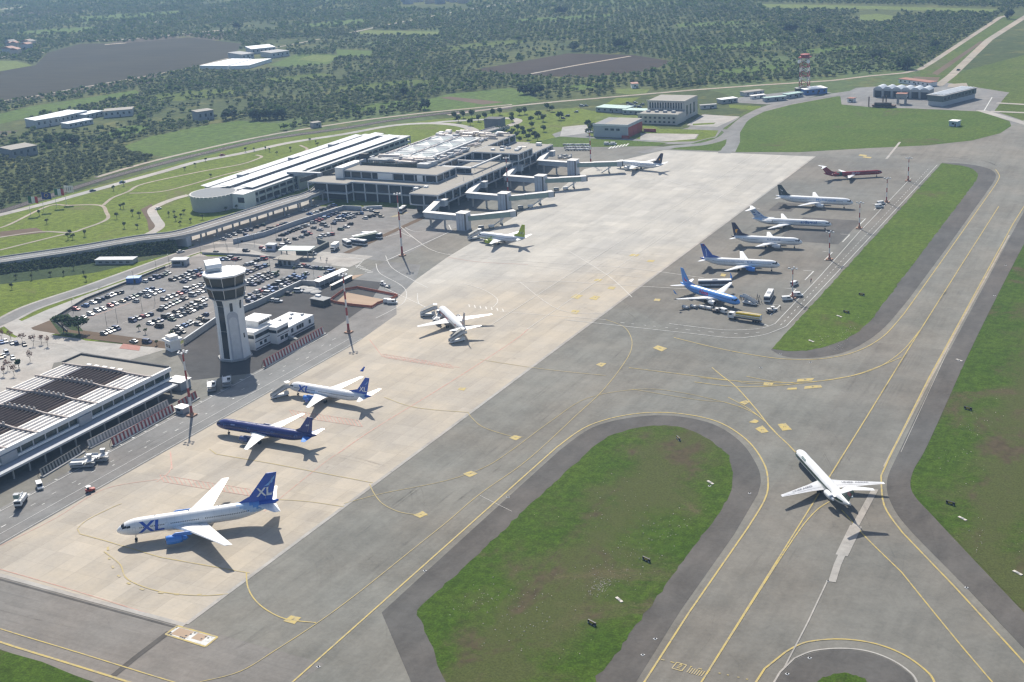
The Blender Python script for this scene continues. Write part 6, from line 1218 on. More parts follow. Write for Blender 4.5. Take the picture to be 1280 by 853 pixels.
# small landside structures
t = thing('guard_cabin', 'small white guard cabin at the corner of the tower yard', 'guard cabin', G(217, 437, .1), R(-20)); part('wall', PLW, t, lambda m: m.box(-2.6, 2.6, -2.4, 2.4, 0, 4.4)); part('upper_gallery', PLW, t, lambda m: m.box(-3.4, 3.4, -3.2, 3.2, 4.4, 5.3)); part('roof', BEIGE, t, lambda m: m.box(-2.2, 2.2, -2, 2, 5.3, 6.6)); part('window', GLS, t, lambda m: m.box(-1.5, -.2, -2.46, -2.3, 1.6, 3)); part('window', GLS, t, lambda m: m.box(.6, 1.9, -2.46, -2.3, 1.6, 3))
t = thing('cabin', 'bright blue site cabin beside the front road', 'site cabin', G(168, 353, .1), R(25)); part('wall', BLUEB, t, lambda m: m.box(-3.4, 3.4, -2.2, 2.2, 0, 2.6)); part('roof', M('pale_blue_roof', (.25, .42, .70), .5), t, lambda m: m.box(-3.6, 3.6, -2.4, 2.4, 2.6, 2.85)); part('door', SDK, t, lambda m: m.box(.4, 1.5, -2.26, -2.1, 0, 2.1))
t = thing('kiosk', 'grey kiosk with flat roof by the bend of the front road', 'kiosk', G(226, 331, .1), R(20)); part('wall', GREYP, t, lambda m: m.box(-4, 4, -2.5, 2.5, 0, 3)); part('roof', BAND, t, lambda m: m.box(-4.6, 4.6, -3.1, 3.1, 3, 3.4)); part('window', GLS, t, lambda m: m.box(-3.4, 1, -2.56, -2.4, 1, 2.4)); part('door', SDK, t, lambda m: m.box(1.6, 2.8, -2.56, -2.4, 0, 2.2))
t = thing('kiosk', 'small lilac-grey kiosk among the parked cars near the gatehouse', 'kiosk', G(340, 312.5, .1), R(10)); part('wall', M('lilac_wall', (.48, .50, .60), .6), t, lambda m: m.box(-2.6, 2.6, -2, 2, 0, 3.2)); part('roof', BAND, t, lambda m: m.box(-2.9, 2.9, -2.3, 2.3, 3.2, 3.5)); part('window', GLS, t, lambda m: m.box(-1.8, 1.2, -2.06, -1.9, 1.2, 2.5))
t = thing('gatehouse', 'gatehouse with overhanging grey flat roof at the car park exit', 'gatehouse', G(361, 331.5, .1), R(4)); part('wall', GREYP, t, lambda m: m.box(-5.2, 4.6, -2.2, 3.6, 0, 3.4)); part('roof', GRAVEL, t, lambda m: m.box(-7.2, 6.4, -3.6, 5.2, 3.4, 3.9))
for x in (-4.4, -1.6, 1.2): part('window', GLS, t, lambda m: m.box(x, x + 1.6, -2.26, -2.1, .6, 2.8))
t = thing('gate_canopy', 'pale green drive-through canopy behind the gatehouse', 'canopy', G(372, 322, .1), R(14)); part('roof', M('pale_green_roof', (.52, .62, .58), .5), t, lambda m: m.box(-9, 9, -4.4, 4.4, 4.8, 5.2))
for x in (-7.5, 7.5):
    for y in (-3.4, 3.4): part('post', CONCR, t, lambda m: m.box(x - .25, x + .25, y - .25, y + .25, 0, 4.8))
a_, b_ = G(397, 361), G(434, 345); d_ = b_ - a_; t = thing('walkway_canopy', 'long narrow white-roofed walkway shelter beside the sandy pad', 'shelter', (a_.x, a_.y, .1), math.atan2(d_.y, d_.x)); L = d_.length
part('roof', ROOFW, t, lambda m: m.hexa([(0, -1.2, 3.2), (L, -1.2, 3.2), (L, 2.2, 3.7), (0, 2.2, 3.7), (0, -1.2, 3.4), (L, -1.2, 3.4), (L, 2.2, 3.9), (0, 2.2, 3.9)])); part('back_wall', GREYP, t, lambda m: m.box(.5, L - .5, 1.4, 1.7, 0, 3.45))
for k in range(7): x = 1 + k * (L - 2) / 6; part('post', STEELW, t, lambda m: m.tube((x, -.8, 0), (x, -.8, 3.2), .12, n=5))
t = thing('storage_hut', 'dark storage hut with light roof hatch at the tower yard edge', 'hut', G(401, 380, .1), R(-8)); part('wall', SDK, t, lambda m: m.box(-4.2, 4.2, -2.4, 2.4, 0, 2.6)); part('roof', M('hut_roof_grey', (.22, .23, .24), .7), t, lambda m: m.box(-4.6, 4.6, -2.8, 2.8, 2.6, 2.95)); part('roof_hatch', ROOFW, t, lambda m: m.box(-4.0, -1.4, .6, 2.2, 2.95, 3.7))
t = thing('shelter', 'dark green shelter with white canopy edge at the bus yard', 'shelter', G(458, 300, .1), R(62)); part('wall', M('dark_green_wall', (.06, .09, .075), .7), t, lambda m: m.box(-7, 7, -2, 2, 0, 3)); part('roof', ROOFW, t, lambda m: m.box(-7.5, 7.5, .6, 3.0, 3.0, 3.3)); part('roof', M('dark_green_wall', (0, 0, 0)), t, lambda m: m.box(-7.3, 7.3, -2.3, .58, 3.0, 3.2))
def wall(label, P, h, th, mat, cat='retaining wall', name='retaining_wall', cap=None):
    t = thing(name, label, cat, (P[0].x, P[0].y, .05)); o = P[0]; Q = [Vector((p_.x - o.x, p_.y - o.y)) for p_ in P]; L_, R_ = [], []
    for i, p_ in enumerate(Q):
        a_ = Q[max(0, i - 1)]; b_ = Q[min(len(Q) - 1, i + 1)]; d_ = (b_ - a_).normalized(); n_ = Vector((-d_.y, d_.x)) * th / 2; L_.append(p_ + n_); R_.append(p_ - n_)
    part('body', mat, t, lambda m: m.prism(L_ + R_[::-1], 0, h));
    if cap: part('coping', cap, t, lambda m: m.prism([p_ * 1.0 for p_ in L_] + R_[::-1], h + .003, h + .16))
wall('grey retaining wall between the car park and the tower yard', [G(231, 431), G(270, 404), G(322, 383), G(377, 357), G(399, 358.5)], 2.6, .8, CONCR, cap=BAND)
wall('blue-grey ramp wall between the two terminal car park levels', [G(292, 305), G(330, 296), G(372, 281), G(430, 262.5), G(452, 263.5)], 2.6, .7, GREYP, cap=BAND)
wall('dark walled planter in front of the bus yard', [G(371, 318), G(389, 319), G(410, 308), G(398, 304)], 2.6, 1.4, M('planter_dark', (.10, .115, .11), .8), 'planter', 'planter')
wall('low pale wall at the end of the terminal car park', [G(455, 262), G(478, 261)], 1.8, .6, BAND, cap=PLW)
wall('long low car park wall with brown planting at the front road', [Vector((-481, 528, 0)), Vector((-455, 532.5, 0)), Vector((-427, 532.5, 0))], 1.2, .4, CONCR)
wall('dark kerb wall along the left edge of the car park', [Vector((-452, 400, 0)), Vector((-473.5, 412, 0)), Vector((-482, 441, 0)), Vector((-482.6, 500, 0))], 1.0, .4, M('kerb_dark', (.12, .115, .11), .85))
a_ = G(146, 329); t = thing('bunker', 'long low grey concrete store on the lawn by the road bank', 'store', (a_.x, a_.y, .05), R(18)); part('wall', CONCR, t, lambda m: m.box(-11, 11, -3, 3, 0, 2.4)); part('roof', GREYP, t, lambda m: m.box(-11.3, 11.3, -3.3, 3.3, 2.4, 2.7)); [part('vent', SDK, t, lambda m: m.box(-9 + k * 4, -7 + k * 4, -3.06, -2.9, .8, 1.7)) for k in range(5)]
t = thing('grey_tower_block', 'grey windowless block beside the ramp loop beyond the terminal', 'block', G(619, 162, .05), R(5)); part('wall', M('block_slate', (.17, .18, .20), .8), t, lambda m: m.box(-7, 7, -5, 5, 0, 9)); part('roof', ASPHR, t, lambda m: m.box(-7.2, 7.2, -5.2, 5.2, 9, 9.3)); part('door', SHADE, t, lambda m: m.box(-2, 1.5, -5.06, -4.9, 0, 3))
# orange plastic fence round the sandy pad
ORF = M('orange_mesh', (.50, .15, .09), .7); t = thing('safety_fence', 'orange plastic safety fence round the sandy pad', 'safety fence', (0, 0, .1)); FP = [G(412, 377), G(430, 364), G(447, 361), G(472, 366), G(497, 371), G(492, 374), G(472, 381), G(465, 385.5), G(440, 383), G(418, 379.5)]
for a_, b_ in zip(FP, FP[1:] + FP[:1]):
    part('mesh_panel', ORF, t, lambda m: m.prism([(a_.x, a_.y), (b_.x, b_.y), (b_.x + .06, b_.y + .14), (a_.x + .06, a_.y + .14)], .05, 1.25)); part('post', ORF, t, lambda m: m.tube((a_.x, a_.y, 0), (a_.x, a_.y, 1.5), .09, n=5))
a_ = G(414, 362); b_ = G(440, 349); t = thing('site_hoarding', 'low cream and dark hoarding beside the white walkway shelter', 'hoarding', (a_.x, a_.y, .1), math.atan2(b_.y - a_.y, b_.x - a_.x)); part('board', M('board_dark', (.10, .10, .09), .8), t, lambda m: m.box(0, (b_ - a_).length, -.2, .2, 0, 1.8)); part('board_top', BEIGE, t, lambda m: m.box(0, (b_ - a_).length, -.9, .9, 1.8, 2.0))

# floodlight masts
MR = M('mast_red', (.34, .05, .045), .6); MW = M('mast_white', (.70, .68, .66), .6)
ML = ['red and white light mast in front of the old hall', 'red and white light mast beside the sandy pad', 'red and white light mast by the bus yard', 'red and white light mast among the boarding bridges', 'light mast near the farthest boarding bridge', 'light mast beside the white vans behind the sky blue airliner', 'light mast at the orange-bird airliner', 'light mast at the blue-lettered T-tailed jet', 'light mast at the white vans near the long white airliner', 'light mast farthest up the right stand']
for i, (b_, h_) in enumerate((((240, 520), 25.5), ((436, 416), 26.5), ((503, 320), 33.5), ((635, 241), 22), ((738.5, 205), 22), ((990.5, 373.5), 14), ((1036.5, 325), 14), ((1074, 286), 14), ((1108, 253.5), 14), ((1135, 226.5), 14))):
    p_ = G(*b_); t = thing('floodlight_mast', ML[i], 'light mast', (p_.x, p_.y, .06), 0, 'floodlight masts round the apron'); nb = 7 if h_ > 20 else 5; r0, r1 = (.55, .28) if h_ > 20 else (.36, .2)
    part('foundation', M('mast_base', (.34, .20, .14), .8), t, lambda m: (m.box(-1.5, 1.5, -1.5, 1.5, 0, .5), m.tube((0, 0, .5), (0, 0, 1.4), .9, .7, n=8)))
    for k in range(nb):
        za, zb = .6 + (h_ - .6) * k / nb, .6 + (h_ - .6) * (k + 1) / nb; part('pole_section', MR if k % 2 == 0 else MW, t, lambda m: m.tube((0, 0, za), (0, 0, zb), r0 + (r1 - r0) * k / nb, r0 + (r1 - r0) * (k + 1) / nb, n=8))
    hd = part('light_head', GREYP, t, lambda m: (m.tube((-1.9, 0, h_), (1.9, 0, h_), .14, n=6), m.tube((0, -1.9, h_), (0, 1.9, h_), .14, n=6)))
    for k in range(6 if h_ > 20 else 4): a = k * 2 * PI / (6 if h_ > 20 else 4); part('floodlight', STEELW, hd, lambda m: m.obox(1.7 * math.cos(a), 1.7 * math.sin(a), .7, .7, h_ - .25, h_ + .3, a))
# flags
FLG = ((38.5, 269, 'it', 'green, white and red striped flag, leftmost of the four'), (55, 264, 'eu', 'dark blue flag with a ring of yellow stars'), (71, 259, 'it', 'green, white and red striped flag between the blue and the white flags'), (83, 255, 'wh', 'white flag with grey marks, rightmost of the four'))
FG, FW, FR, FB, FY = M('flag_green', (.02, .14, .05), .8), M('flag_white', (.78, .77, .76), .8), M('flag_red', (.50, .03, .03), .8), M('flag_blue', (.02, .04, .22), .8), M('flag_yellow', (.75, .55, .05), .8)
for x, y, k, lb in FLG:
    p_ = G(x, y); t = thing('flag', lb, 'flag', (p_.x, p_.y, .1), R(29), 'flags on poles beside the railway'); part('pole', STEELW, t, lambda m: m.tube((0, 0, 0), (0, 0, 12.5), .14, .08, n=6))
    m = MB(); vs = []; nx = 12
    for i in range(nx + 1):
        for j in range(2): vs.append((.1 + i * 6.2 / nx, .35 * math.sin(i * .9), 12.2 - j * 4.4 - i * .05))
    m.v = vs; m.f = [(2 * i, 2 * i + 1, 2 * i + 3, 2 * i + 2) for i in range(nx)]; m.mi = [(0 if i < 4 else 1 if i < 8 else 2) if k == 'it' else 0 for i in range(nx)]
    c_ = m.build('cloth', [FG, FW, FR] if k == 'it' else [FB] if k == 'eu' else [FW], t); sm = c_.modifiers.new('thick', 'SOLIDIFY'); sm.thickness = .04
    if k == 'eu':
        for i in range(12): a = i * PI / 6; u = 3.1 + 1.2 * math.cos(a); part('star', FY, c_, lambda q: q.obox(.1 + u, .35 * math.sin(u / 6.2 * 12 * .9) - .08, .34, .06, 10.0 + 1.2 * math.sin(a), 10.34 + 1.2 * math.sin(a)))
    if k == 'wh':
        for u in (1.6, 3.0, 4.2): part('mark', GREYP, c_, lambda q: q.obox(.1 + u, .35 * math.sin(u / 6.2 * 12 * .9) - .12, .5, .1, 8.6, 10.9))
# ------------------------------------------------------------------ road and ground vehicles
CARC = {'white': (.74, .74, .73), 'silver': (.42, .44, .46), 'grey': (.20, .21, .22), 'black': (.018, .018, .02), 'dark blue': (.025, .045, .12), 'blue': (.06, .15, .36), 'red': (.30, .03, .03), 'green': (.04, .09, .07), 'beige': (.45, .40, .32)}
CW = ['white'] * 3 + ['silver'] * 6 + ['grey'] * 5 + ['black'] * 6 + ['dark blue'] * 4 + ['blue'] * 2 + ['red'] * 2 + ['green'] + ['beige']
CGL = M('car_glass', (.015, .018, .022), .08, 0, .02); LAMP = M('lamp_glass', (.6, .6, .58), .2); _cars = {}
def car(kind, col):
    if (kind, col) in _cars: return _cars[(kind, col)]
    L, W, H, c0, c1, r0, r1 = {'saloon': (4.4, 1.72, 1.42, 1.0, -1.75, .35, -1.15), 'hatchback': (3.8, 1.64, 1.46, .95, -1.8, .30, -1.55), 'estate car': (4.4, 1.74, 1.50, .95, -2.1, .30, -1.9), 'van': (4.6, 1.84, 1.9, 1.5, -2.2, .9, -2.1)}[kind]
    pm = M('car_' + col.replace(' ', '_'), CARC[col], .25, .15, .04, .5, .6); h = L / 2; bl = .88 if kind != 'van' else 1.05
    b = MB(); b.side([(-h, .35), (-h + .1, .22), (h - .1, .22), (h, .38), (h - .05, .68), (c0, bl), (c1, bl + .02), (-h + .03, .80)], -W / 2, W / 2)
    b.side([(r0 + .05, H), (r0 - .15, H + .05), (r1 + .15, H + .05), (r1 - .02, H)], -W / 2 + .16, W / 2 - .16)
    b.m = 1
    for x in (h - .78, -h + .8):
        for y in (-W / 2 + .1, W / 2 - .1): b.wheel(x, y, .31, .31, .24, 8)
    o = b.build('parked_car', [pm, TYRE])
    g = MB(); t_ = .13; P = [(c0, bl - .02), (r0, H + .01), (r1, H + .01), (c1, bl)]
    g.hexa([(P[3][0], -W / 2 + .05, P[3][1]), (P[0][0], -W / 2 + .05, P[0][1]), (P[0][0], W / 2 - .05, P[0][1]), (P[3][0], W / 2 - .05, P[3][1]), (P[2][0], -W / 2 + t_ + .05, P[2][1]), (P[1][0], -W / 2 + t_ + .05, P[1][1]), (P[1][0], W / 2 - t_ - .05, P[1][1]), (P[2][0], W / 2 - t_ - .05, P[2][1])])
    g.build('windows', CGL, o); o.location = (0, 0, -900); _cars[(kind, col)] = o; return o
rc = random.Random(21); NCAR = [0]; _used = set()
def put_car(p, rz, where, group, z=.135, kind=None, col=None, exact=None):
    kind = kind or rc.choice(['saloon'] * 3 + ['hatchback'] * 4 + ['estate car'] * 2 + ['van']); col = col or rc.choice(CW); proto = car(kind, col)
    lb = exact or f'{col} {kind} {where}'
    if (kind, col) not in _used:
        _used.add((kind, col)); o = proto; o.location = (p.x, p.y, z); o.rotation_euler = (0, 0, rz)
    else: o = dup(proto, (p.x, p.y, z), rz)
    tag(o, lb, 'car', group); NCAR[0] += 1; return o
cA, cB, cC, cD, cE, cL = K(80, 330, .140625), K(190, 280, .109375), K(300, 300, .09375), K(250, 240, .140625), K(370, 240, .109375), K(0, 410, .0703)
ROWS = [
 (cA, 'in the row by the dark kerb wall', 'cars along the dark kerb wall', [(110, 412), (190, 382), (258, 354), (300, 339), (338, 322), (378, 306), (407, 294), (437, 283), (476, 270), (505, 262)]),
 (cA, 'in the short row by the blue cabin', 'cars in the short row by the blue cabin', [(720, 165), (780, 147), (826, 131), (860, 118), (893, 104), (926, 90)]),
 (cA, 'in the second row from the front road', 'cars in the second row', [(95, 513), (168, 487), (240, 456), (297, 425), (345, 410), (412, 382), (455, 365), (515, 342), (560, 323), (602, 312), (632, 296), (672, 280), (712, 262), (748, 246), (780, 232), (640, 342), (740, 300), (792, 276), (836, 258), (870, 250)]),
 (cA, 'in the double row beside the tower cab', 'cars in the row left of the tower cab', [(965, 152), (1010, 136), (1050, 120), (1092, 104), (1130, 90), (1165, 76), (1200, 62), (1062, 168), (1108, 148), (1150, 130), (1190, 115), (1225, 100)]),
 (cB, 'behind the control tower roof', 'cars behind the tower roof', [(790, 420), (828, 410), (868, 418), (905, 405), (945, 420), (985, 410), (745, 342)]),
 (cA, 'in the long middle row', 'cars in the long middle row', [(893, 325), (940, 305), (985, 290), (1025, 274), (1062, 258), (1098, 240), (1132, 226), (1165, 214), (1200, 202), (1235, 188)]),
 (cA, 'in the row with a dark hedge behind', 'cars in the hedge-backed row', [(358, 632), (395, 614), (432, 600), (468, 588), (612, 515), (655, 496), (690, 480), (728, 470), (766, 460), (855, 418), (890, 402), (922, 386), (955, 370), (985, 355), (1015, 342), (1045, 328), (1075, 316), (1145, 290), (1185, 272), (1220, 258), (1250, 245)]),
 (cA, 'in the dense double row left of the tower shaft', 'cars in the dense double row', [(998, 436), (1040, 418), (1075, 402), (1110, 386), (1148, 370), (1182, 354), (1218, 338), (1250, 324), (905, 485), (940, 470), (960, 505), (1020, 474), (1062, 458), (1100, 442), (1138, 426), (1172, 410), (1208, 394), (1245, 378)]),
 (cA, 'in the last row by the grey retaining wall', 'cars by the retaining wall', [(768, 540), (822, 522), (855, 512), (846, 566), (985, 598), (1025, 580), (1062, 560), (1098, 545), (1132, 532), (1197, 547), (968, 628), (1008, 632), (1052, 616), (1212, 492), (1258, 462), (1258, 516), (620, 700), (740, 705)]),
 (cC, 'in the row right of the tower roof', 'cars in the row right of the tower roof', [(85, 345), (130, 335), (180, 328), (205, 295), (240, 280), (280, 268), (320, 268), (75, 465), (118, 440), (160, 425), (200, 408), (240, 390), (278, 375), (315, 362), (355, 350)]),
 (cC, 'in the double row left of the green shrub', 'cars in the double row by the shrub', [(140, 560), (178, 532), (222, 512), (270, 492), (325, 468), (370, 455), (88, 605), (175, 612), (228, 588), (278, 562), (340, 532), (395, 512), (432, 488), (470, 478)]),
 (cC, 'in the double row by the tower office', 'cars in the double row by the tower office', [(95, 782), (145, 758), (212, 708), (258, 696), (318, 670), (395, 645), (458, 608), (505, 592), (560, 560), (598, 540), (650, 520), (700, 530), (735, 495), (838, 508), (130, 832), (180, 802), (262, 772), (350, 728), (408, 694), (466, 662), (568, 630), (622, 602), (668, 588), (735, 550), (790, 528), (875, 465)]),
 (cC, 'in the row along the brown planting bed', 'cars along the brown planting bed', [(740, 362), (802, 368), (866, 362), (918, 376), (974, 386), (1036, 392), (1088, 398), (1145, 396), (1222, 402), (1160, 455), (1215, 448), (1082, 532), (1132, 512), (1185, 492), (515, 352)]),
 (cD, 'in the shade of the elevated road', 'cars under the elevated road', [(205, 428), (256, 404), (308, 388), (362, 366), (412, 352), (450, 346), (502, 322), (560, 302), (412, 392), (778, 224), (922, 170), (1026, 132), (975, 204)]),
 (cD, 'in the slanting row below the elevated road', 'cars in the slanting row', [(355, 446), (385, 432), (418, 420), (450, 410), (482, 396), (512, 384), (540, 374), (568, 362), (598, 350), (628, 340), (656, 328), (686, 316), (714, 305), (742, 296), (768, 290), (1035, 188), (1068, 172), (1102, 160), (1135, 148), (1165, 138), (1196, 128)]),
 (cD, 'in the row along the blue-grey ramp wall', 'cars along the ramp wall', [(728, 392), (756, 380), (784, 368), (812, 358), (838, 348), (866, 338), (892, 328), (918, 318), (945, 308), (1010, 282), (1040, 268), (1066, 255), (1094, 243), (1122, 232), (1150, 220), (1190, 208), (1222, 195)]),
 (cD, 'in the loose rows of the terminal car park', 'cars in the terminal car park', [(700, 434), (770, 436), (850, 428), (902, 408), (942, 390), (974, 380), (925, 364), (780, 462), (740, 490), (685, 514), (1010, 328), (1066, 346), (1092, 298), (1126, 314), (1188, 290), (1206, 262), (1236, 232), (1252, 262), (1062, 412), (1100, 398), (1132, 390), (1166, 386), (1252, 342)]),
 (cE, 'at the terminal end of the car park', 'cars at the terminal end', [(530, 290), (570, 276), (610, 262), (660, 270), (700, 262), (742, 258), (505, 322), (540, 334), (582, 312), (612, 304), (650, 292), (622, 378), (512, 438), (576, 412), (800, 216), (870, 226), (790, 312), (832, 294), (882, 282), (932, 262), (975, 290)]),
 (K(200, 160, .1875), 'beside the multi-storey car park', 'cars beside the multi-storey', [(648, 504), (690, 492), (728, 480), (768, 470), (805, 456), (838, 444), (872, 432), (905, 420), (938, 408), (972, 398)]),
 (cL, 'in the pale car park behind the old hall', 'cars behind the old hall', [(30, 275), (105, 258), (220, 292), (290, 290), (440, 318), (22, 540), (62, 512), (122, 470), (232, 556), (-60, 300), (-80, 560)]),
 (K(700, 90, .203125), 'parked by the low workshop', 'cars by the workshop', [(100, 250), (135, 215), (160, 212), (420, 195), (440, 205), (465, 195), (455, 215), (490, 220), (505, 205), (420, 212), (20, 290), (45, 275)])]
for f, where, grp, pts in ROWS:
    base = PI if 'elevated' in where else 0
    for q in pts:
        p_ = G(*f(*q)); rz = base + R(rc.gauss(0, 2.2)) + (PI if rc.random() < .4 else 0) + (R(28) if 'slanting' in where or 'ramp wall' in where or 'multi-storey' in where else 0) + (R(-30) if 'old hall' in where else 0)
        put_car(p_, rz, where, grp, .12)
for q, rz, col, kind, lb in (((226, 316), 1.1, 'white', 'saloon', 'white saloon driving alone on the front road by the embankment'), ((308, 314.7), .1, 'black', 'estate car', 'black estate car waiting on the road before the gatehouse'), ((331, 314), .05, 'white', 'saloon', 'white saloon at the entry beside the lilac kiosk'), ((328, 311.5), .05, 'red', 'hatchback', 'red hatchback at the entry behind a white saloon'), ((391, 319), .2, 'silver', 'van', 'silver van leaving the gatehouse towards the bus yard'), ((198, 262), 1.3, 'white', 'saloon', 'white saloon on the curved lane left of the drum'), ((116, 239.5), 1.0, 'dark blue', 'saloon', 'dark blue car on the pale road by the railway, left'), ((153, 229), 1.0, 'blue', 'saloon', 'blue car on the pale road by the railway, right'), ((278, 195), 1.1, 'red', 'saloon', 'red car on the far part of the pale road'), ((0, 572.5), 1.35, 'white', 'van', 'white van in the shade under the hall canopy'), ((348, 378), .3, 'silver', 'estate car', 'silver car parked behind the tower office'), ((342, 377), .3, 'white', 'saloon', 'white car parked tight behind the tower office'), ((373, 365.5), .2, 'white', 'van', 'white van beside the round grey tarpaulins'), ((361, 369), .2, 'black', 'hatchback', 'small black car by the tower yard wall'), ((989, 90), 1.4, 'white', 'saloon', 'never'), ((1198, 88.5), 1.2, 'black', 'saloon', 'dark car alone on the far taxi lane')):
    if lb != 'never': put_car(G(*q), rz, '', 'single cars on the roads', .13, kind, col, lb)
for o in list(_cars.values()):
    if o.location.z < -800:
        for ch in list(o.children): bpy.data.objects.remove(ch)
        bpy.data.objects.remove(o)

def wheels(t, xs, y, r=.42, w=.3):
    for x in xs:
        for s_ in (-1, 1): part('wheel', TYRE, t, lambda m: m.wheel(x, s_ * y, r, r, w, 10))
def place(name, label, cat, px, rz, group=None, z=.12):
    p_ = G(*px); return thing(name, label, cat, (p_.x, p_.y, z), rz, group)
VW = M('vehicle_white', (.72, .72, .71), .35, 0, .06); VG = M('vehicle_grey', (.30, .31, .32), .5, 0, .12); VD = M('vehicle_dark', (.05, .05, .055), .6); VY = M('tanker_yellow', (.58, .42, .03), .4); VB = M('bus_side_dark', (.035, .045, .08), .25)
def van(label, px, rz, col=VW):
    t = place('service_van', label, 'van', px, rz, 'service vans on the airfield'); part('body', col, t, lambda m: m.side([(-2.4, .35), (2.3, .35), (2.4, .9), (1.6, 1.15), (1.1, 2.05), (-2.3, 2.1), (-2.4, 1.8)], -.95, .95), bevel=.06)
    part('windscreen', CGL, t, lambda m: m.hexa([(1.62, -.8, 1.2), (1.70, -.8, 1.2), (1.70, .8, 1.2), (1.62, .8, 1.2), (1.12, -.74, 2.0), (1.2, -.74, 2.0), (1.2, .74, 2.0), (1.12, .74, 2.0)])); [part('side_window', CGL, t, lambda m: m.box(-.2, 1.0, s_ * .96 - .02, s_ * .96 + .02, 1.25, 1.85)) for s_ in (-1, 1)]; part('rear_window', CGL, t, lambda m: m.box(-2.43, -2.37, -.75, .75, 1.2, 1.8)); wheels(t, (1.5, -1.5), .82, .34, .22); return t
def dirpx(a, b): p_, q_ = G(*a), G(*b); return math.atan2(q_.y - p_.y, q_.x - p_.x)
def bus(label, px, rz, L=13, side=VB, lenc=None):
    t = place('apron_bus', label, 'bus', px, rz, 'buses'); h = L / 2
    part('body', VW, t, lambda m: m.box(-h, h, -1.4, 1.4, .35, 1.15)); part('glazing', side, t, lambda m: m.box(-h + .05, h - .05, -1.38, 1.38, 1.152, 2.55)); part('roof', VW, t, lambda m: m.hexa([(-h, -1.42, 2.55), (h, -1.42, 2.55), (h, 1.42, 2.55), (-h, 1.42, 2.55), (-h + .15, -1.25, 3.0), (h - .15, -1.25, 3.0), (h - .15, 1.25, 3.0), (-h + .15, 1.25, 3.0)])); part('windscreen', CGL, t, lambda m: m.box(h - .04, h + .04, -1.25, 1.25, 1.0, 2.5))
    for k in range(4): x = -h + 1.6 + k * (L - 3.2) / 3; part('door_post', VD, t, lambda m: m.box(x - .08, x + .08, -1.41, -1.37, .5, 2.54))
    part('roof_unit', GREYP, t, lambda m: m.box(-1.2, 1.2, -.8, .8, 3.0, 3.25)); wheels(t, (h - 2.6, -h + 3.0), 1.22, .48, .3); return t
def stairs(label, px, rz, h=3.4, cover=True):
    t = place('passenger_stairs', label, 'mobile stairs', px, rz, 'mobile passenger stairs'); SG = M('stair_dark', (.14, .135, .12), .7); SR = M('stair_roof', (.22, .22, .21), .6)
    part('chassis', VW, t, lambda m: m.box(-4.2, 2.8, -1.1, 1.1, .45, 1.0)); part('flight', SG, t, lambda m: m.hexa([(-4.2, -.8, .6), (2.0, -.8, h - .35), (2.0, .8, h - .35), (-4.2, .8, .6), (-4.2, -.8, .95), (2.0, -.8, h), (2.0, .8, h), (-4.2, .8, .95)])); part('landing', SG, t, lambda m: m.box(2.0, 4.0, -1.0, 1.0, h - .2, h))
    for k in range(11): x = -4.0 + k * .55; part('step', VG, t, lambda m: m.box(x, x + .3, -.78, .78, .98 + k * (h - .95) / 11, 1.04 + k * (h - .95) / 11))
    for s_ in (-1, 1): part('handrail', STEELW, t, lambda m: m.hexa([(-4.2, s_ * .86 - .04, .95), (2.0, s_ * .86 - .04, h), (2.0, s_ * .86 + .04, h), (-4.2, s_ * .86 + .04, .95), (-4.2, s_ * .86 - .04, 1.9), (2.0, s_ * .86 - .04, h + 1), (2.0, s_ * .86 + .04, h + 1), (-4.2, s_ * .86 + .04, 1.9)])); part('landing_rail', STEELW, t, lambda m: m.box(2.0, 3.9, s_ * .98 - .03, s_ * .98 + .03, h, h + 1))
    if cover: part('canopy', SR, t, lambda m: m.hexa([(-3.6, -1.1, 3.0), (2.0, -1.1, h + 2.1), (2.0, 1.1, h + 2.1), (-3.6, 1.1, 3.0), (-3.6, -1.1, 3.12), (2.0, -1.1, h + 2.22), (2.0, 1.1, h + 2.22), (-3.6, 1.1, 3.12)])); part('canopy_top', ROOFW, t, lambda m: m.box(2.0, 3.8, -1.1, 1.1, h + 2.1, h + 2.22))
    part('lift_strut', STEELW, t, lambda m: m.tube((1.5, 0, 1), (2.6, 0, h - .3), .16, n=6)); part('cab', VW, t, lambda m: m.box(1.0, 2.7, -1.1, -.2, 1.0, 1.9)); wheels(t, (-2.6, 2.0), .95, .4, .25); return t
def loader(label, px, rz):
    t = place('cargo_loader', label, 'cargo loader', px, rz, 'cargo loaders'); part('chassis', VG, t, lambda m: m.box(-4, 4, -1.6, 1.6, .5, 1.1)); part('platform', VW, t, lambda m: m.box(-4.2, .6, -1.7, 1.7, 1.5, 1.85)); part('front_platform', VW, t, lambda m: m.hexa([(.9, -1.5, 1.9), (4.3, -1.5, 2.4), (4.3, 1.5, 2.4), (.9, 1.5, 1.9), (.9, -1.5, 2.15), (4.3, -1.5, 2.65), (4.3, 1.5, 2.65), (.9, 1.5, 2.15)])); part('cab', GREYP, t, lambda m: m.box(1.6, 3.0, .4, 1.6, 2.66, 4.0)); part('cab_glass', CGL, t, lambda m: m.box(1.7, 3.06, .5, 1.66, 3.0, 3.7)); part('cab_roof', ROOFW, t, lambda m: m.box(1.5, 3.2, .3, 1.7, 4.0, 4.12))
    for x in (-2.6, 1.6):
        for s_ in (-1, 1): part('scissor_arm', VD, t, lambda m: m.tube((x - 1.2, s_ * 1.2, 1.1), (x + 1.2, s_ * 1.2, 1.7), .12, n=5))
    for s_ in (-1, 1): part('guard_rail', STEELW, t, lambda m: m.box(-4.2, .4, s_ * 1.68 - .04, s_ * 1.68 + .04, 1.86, 2.5))
    wheels(t, (-3, 2.9), 1.4, .5, .35); return t
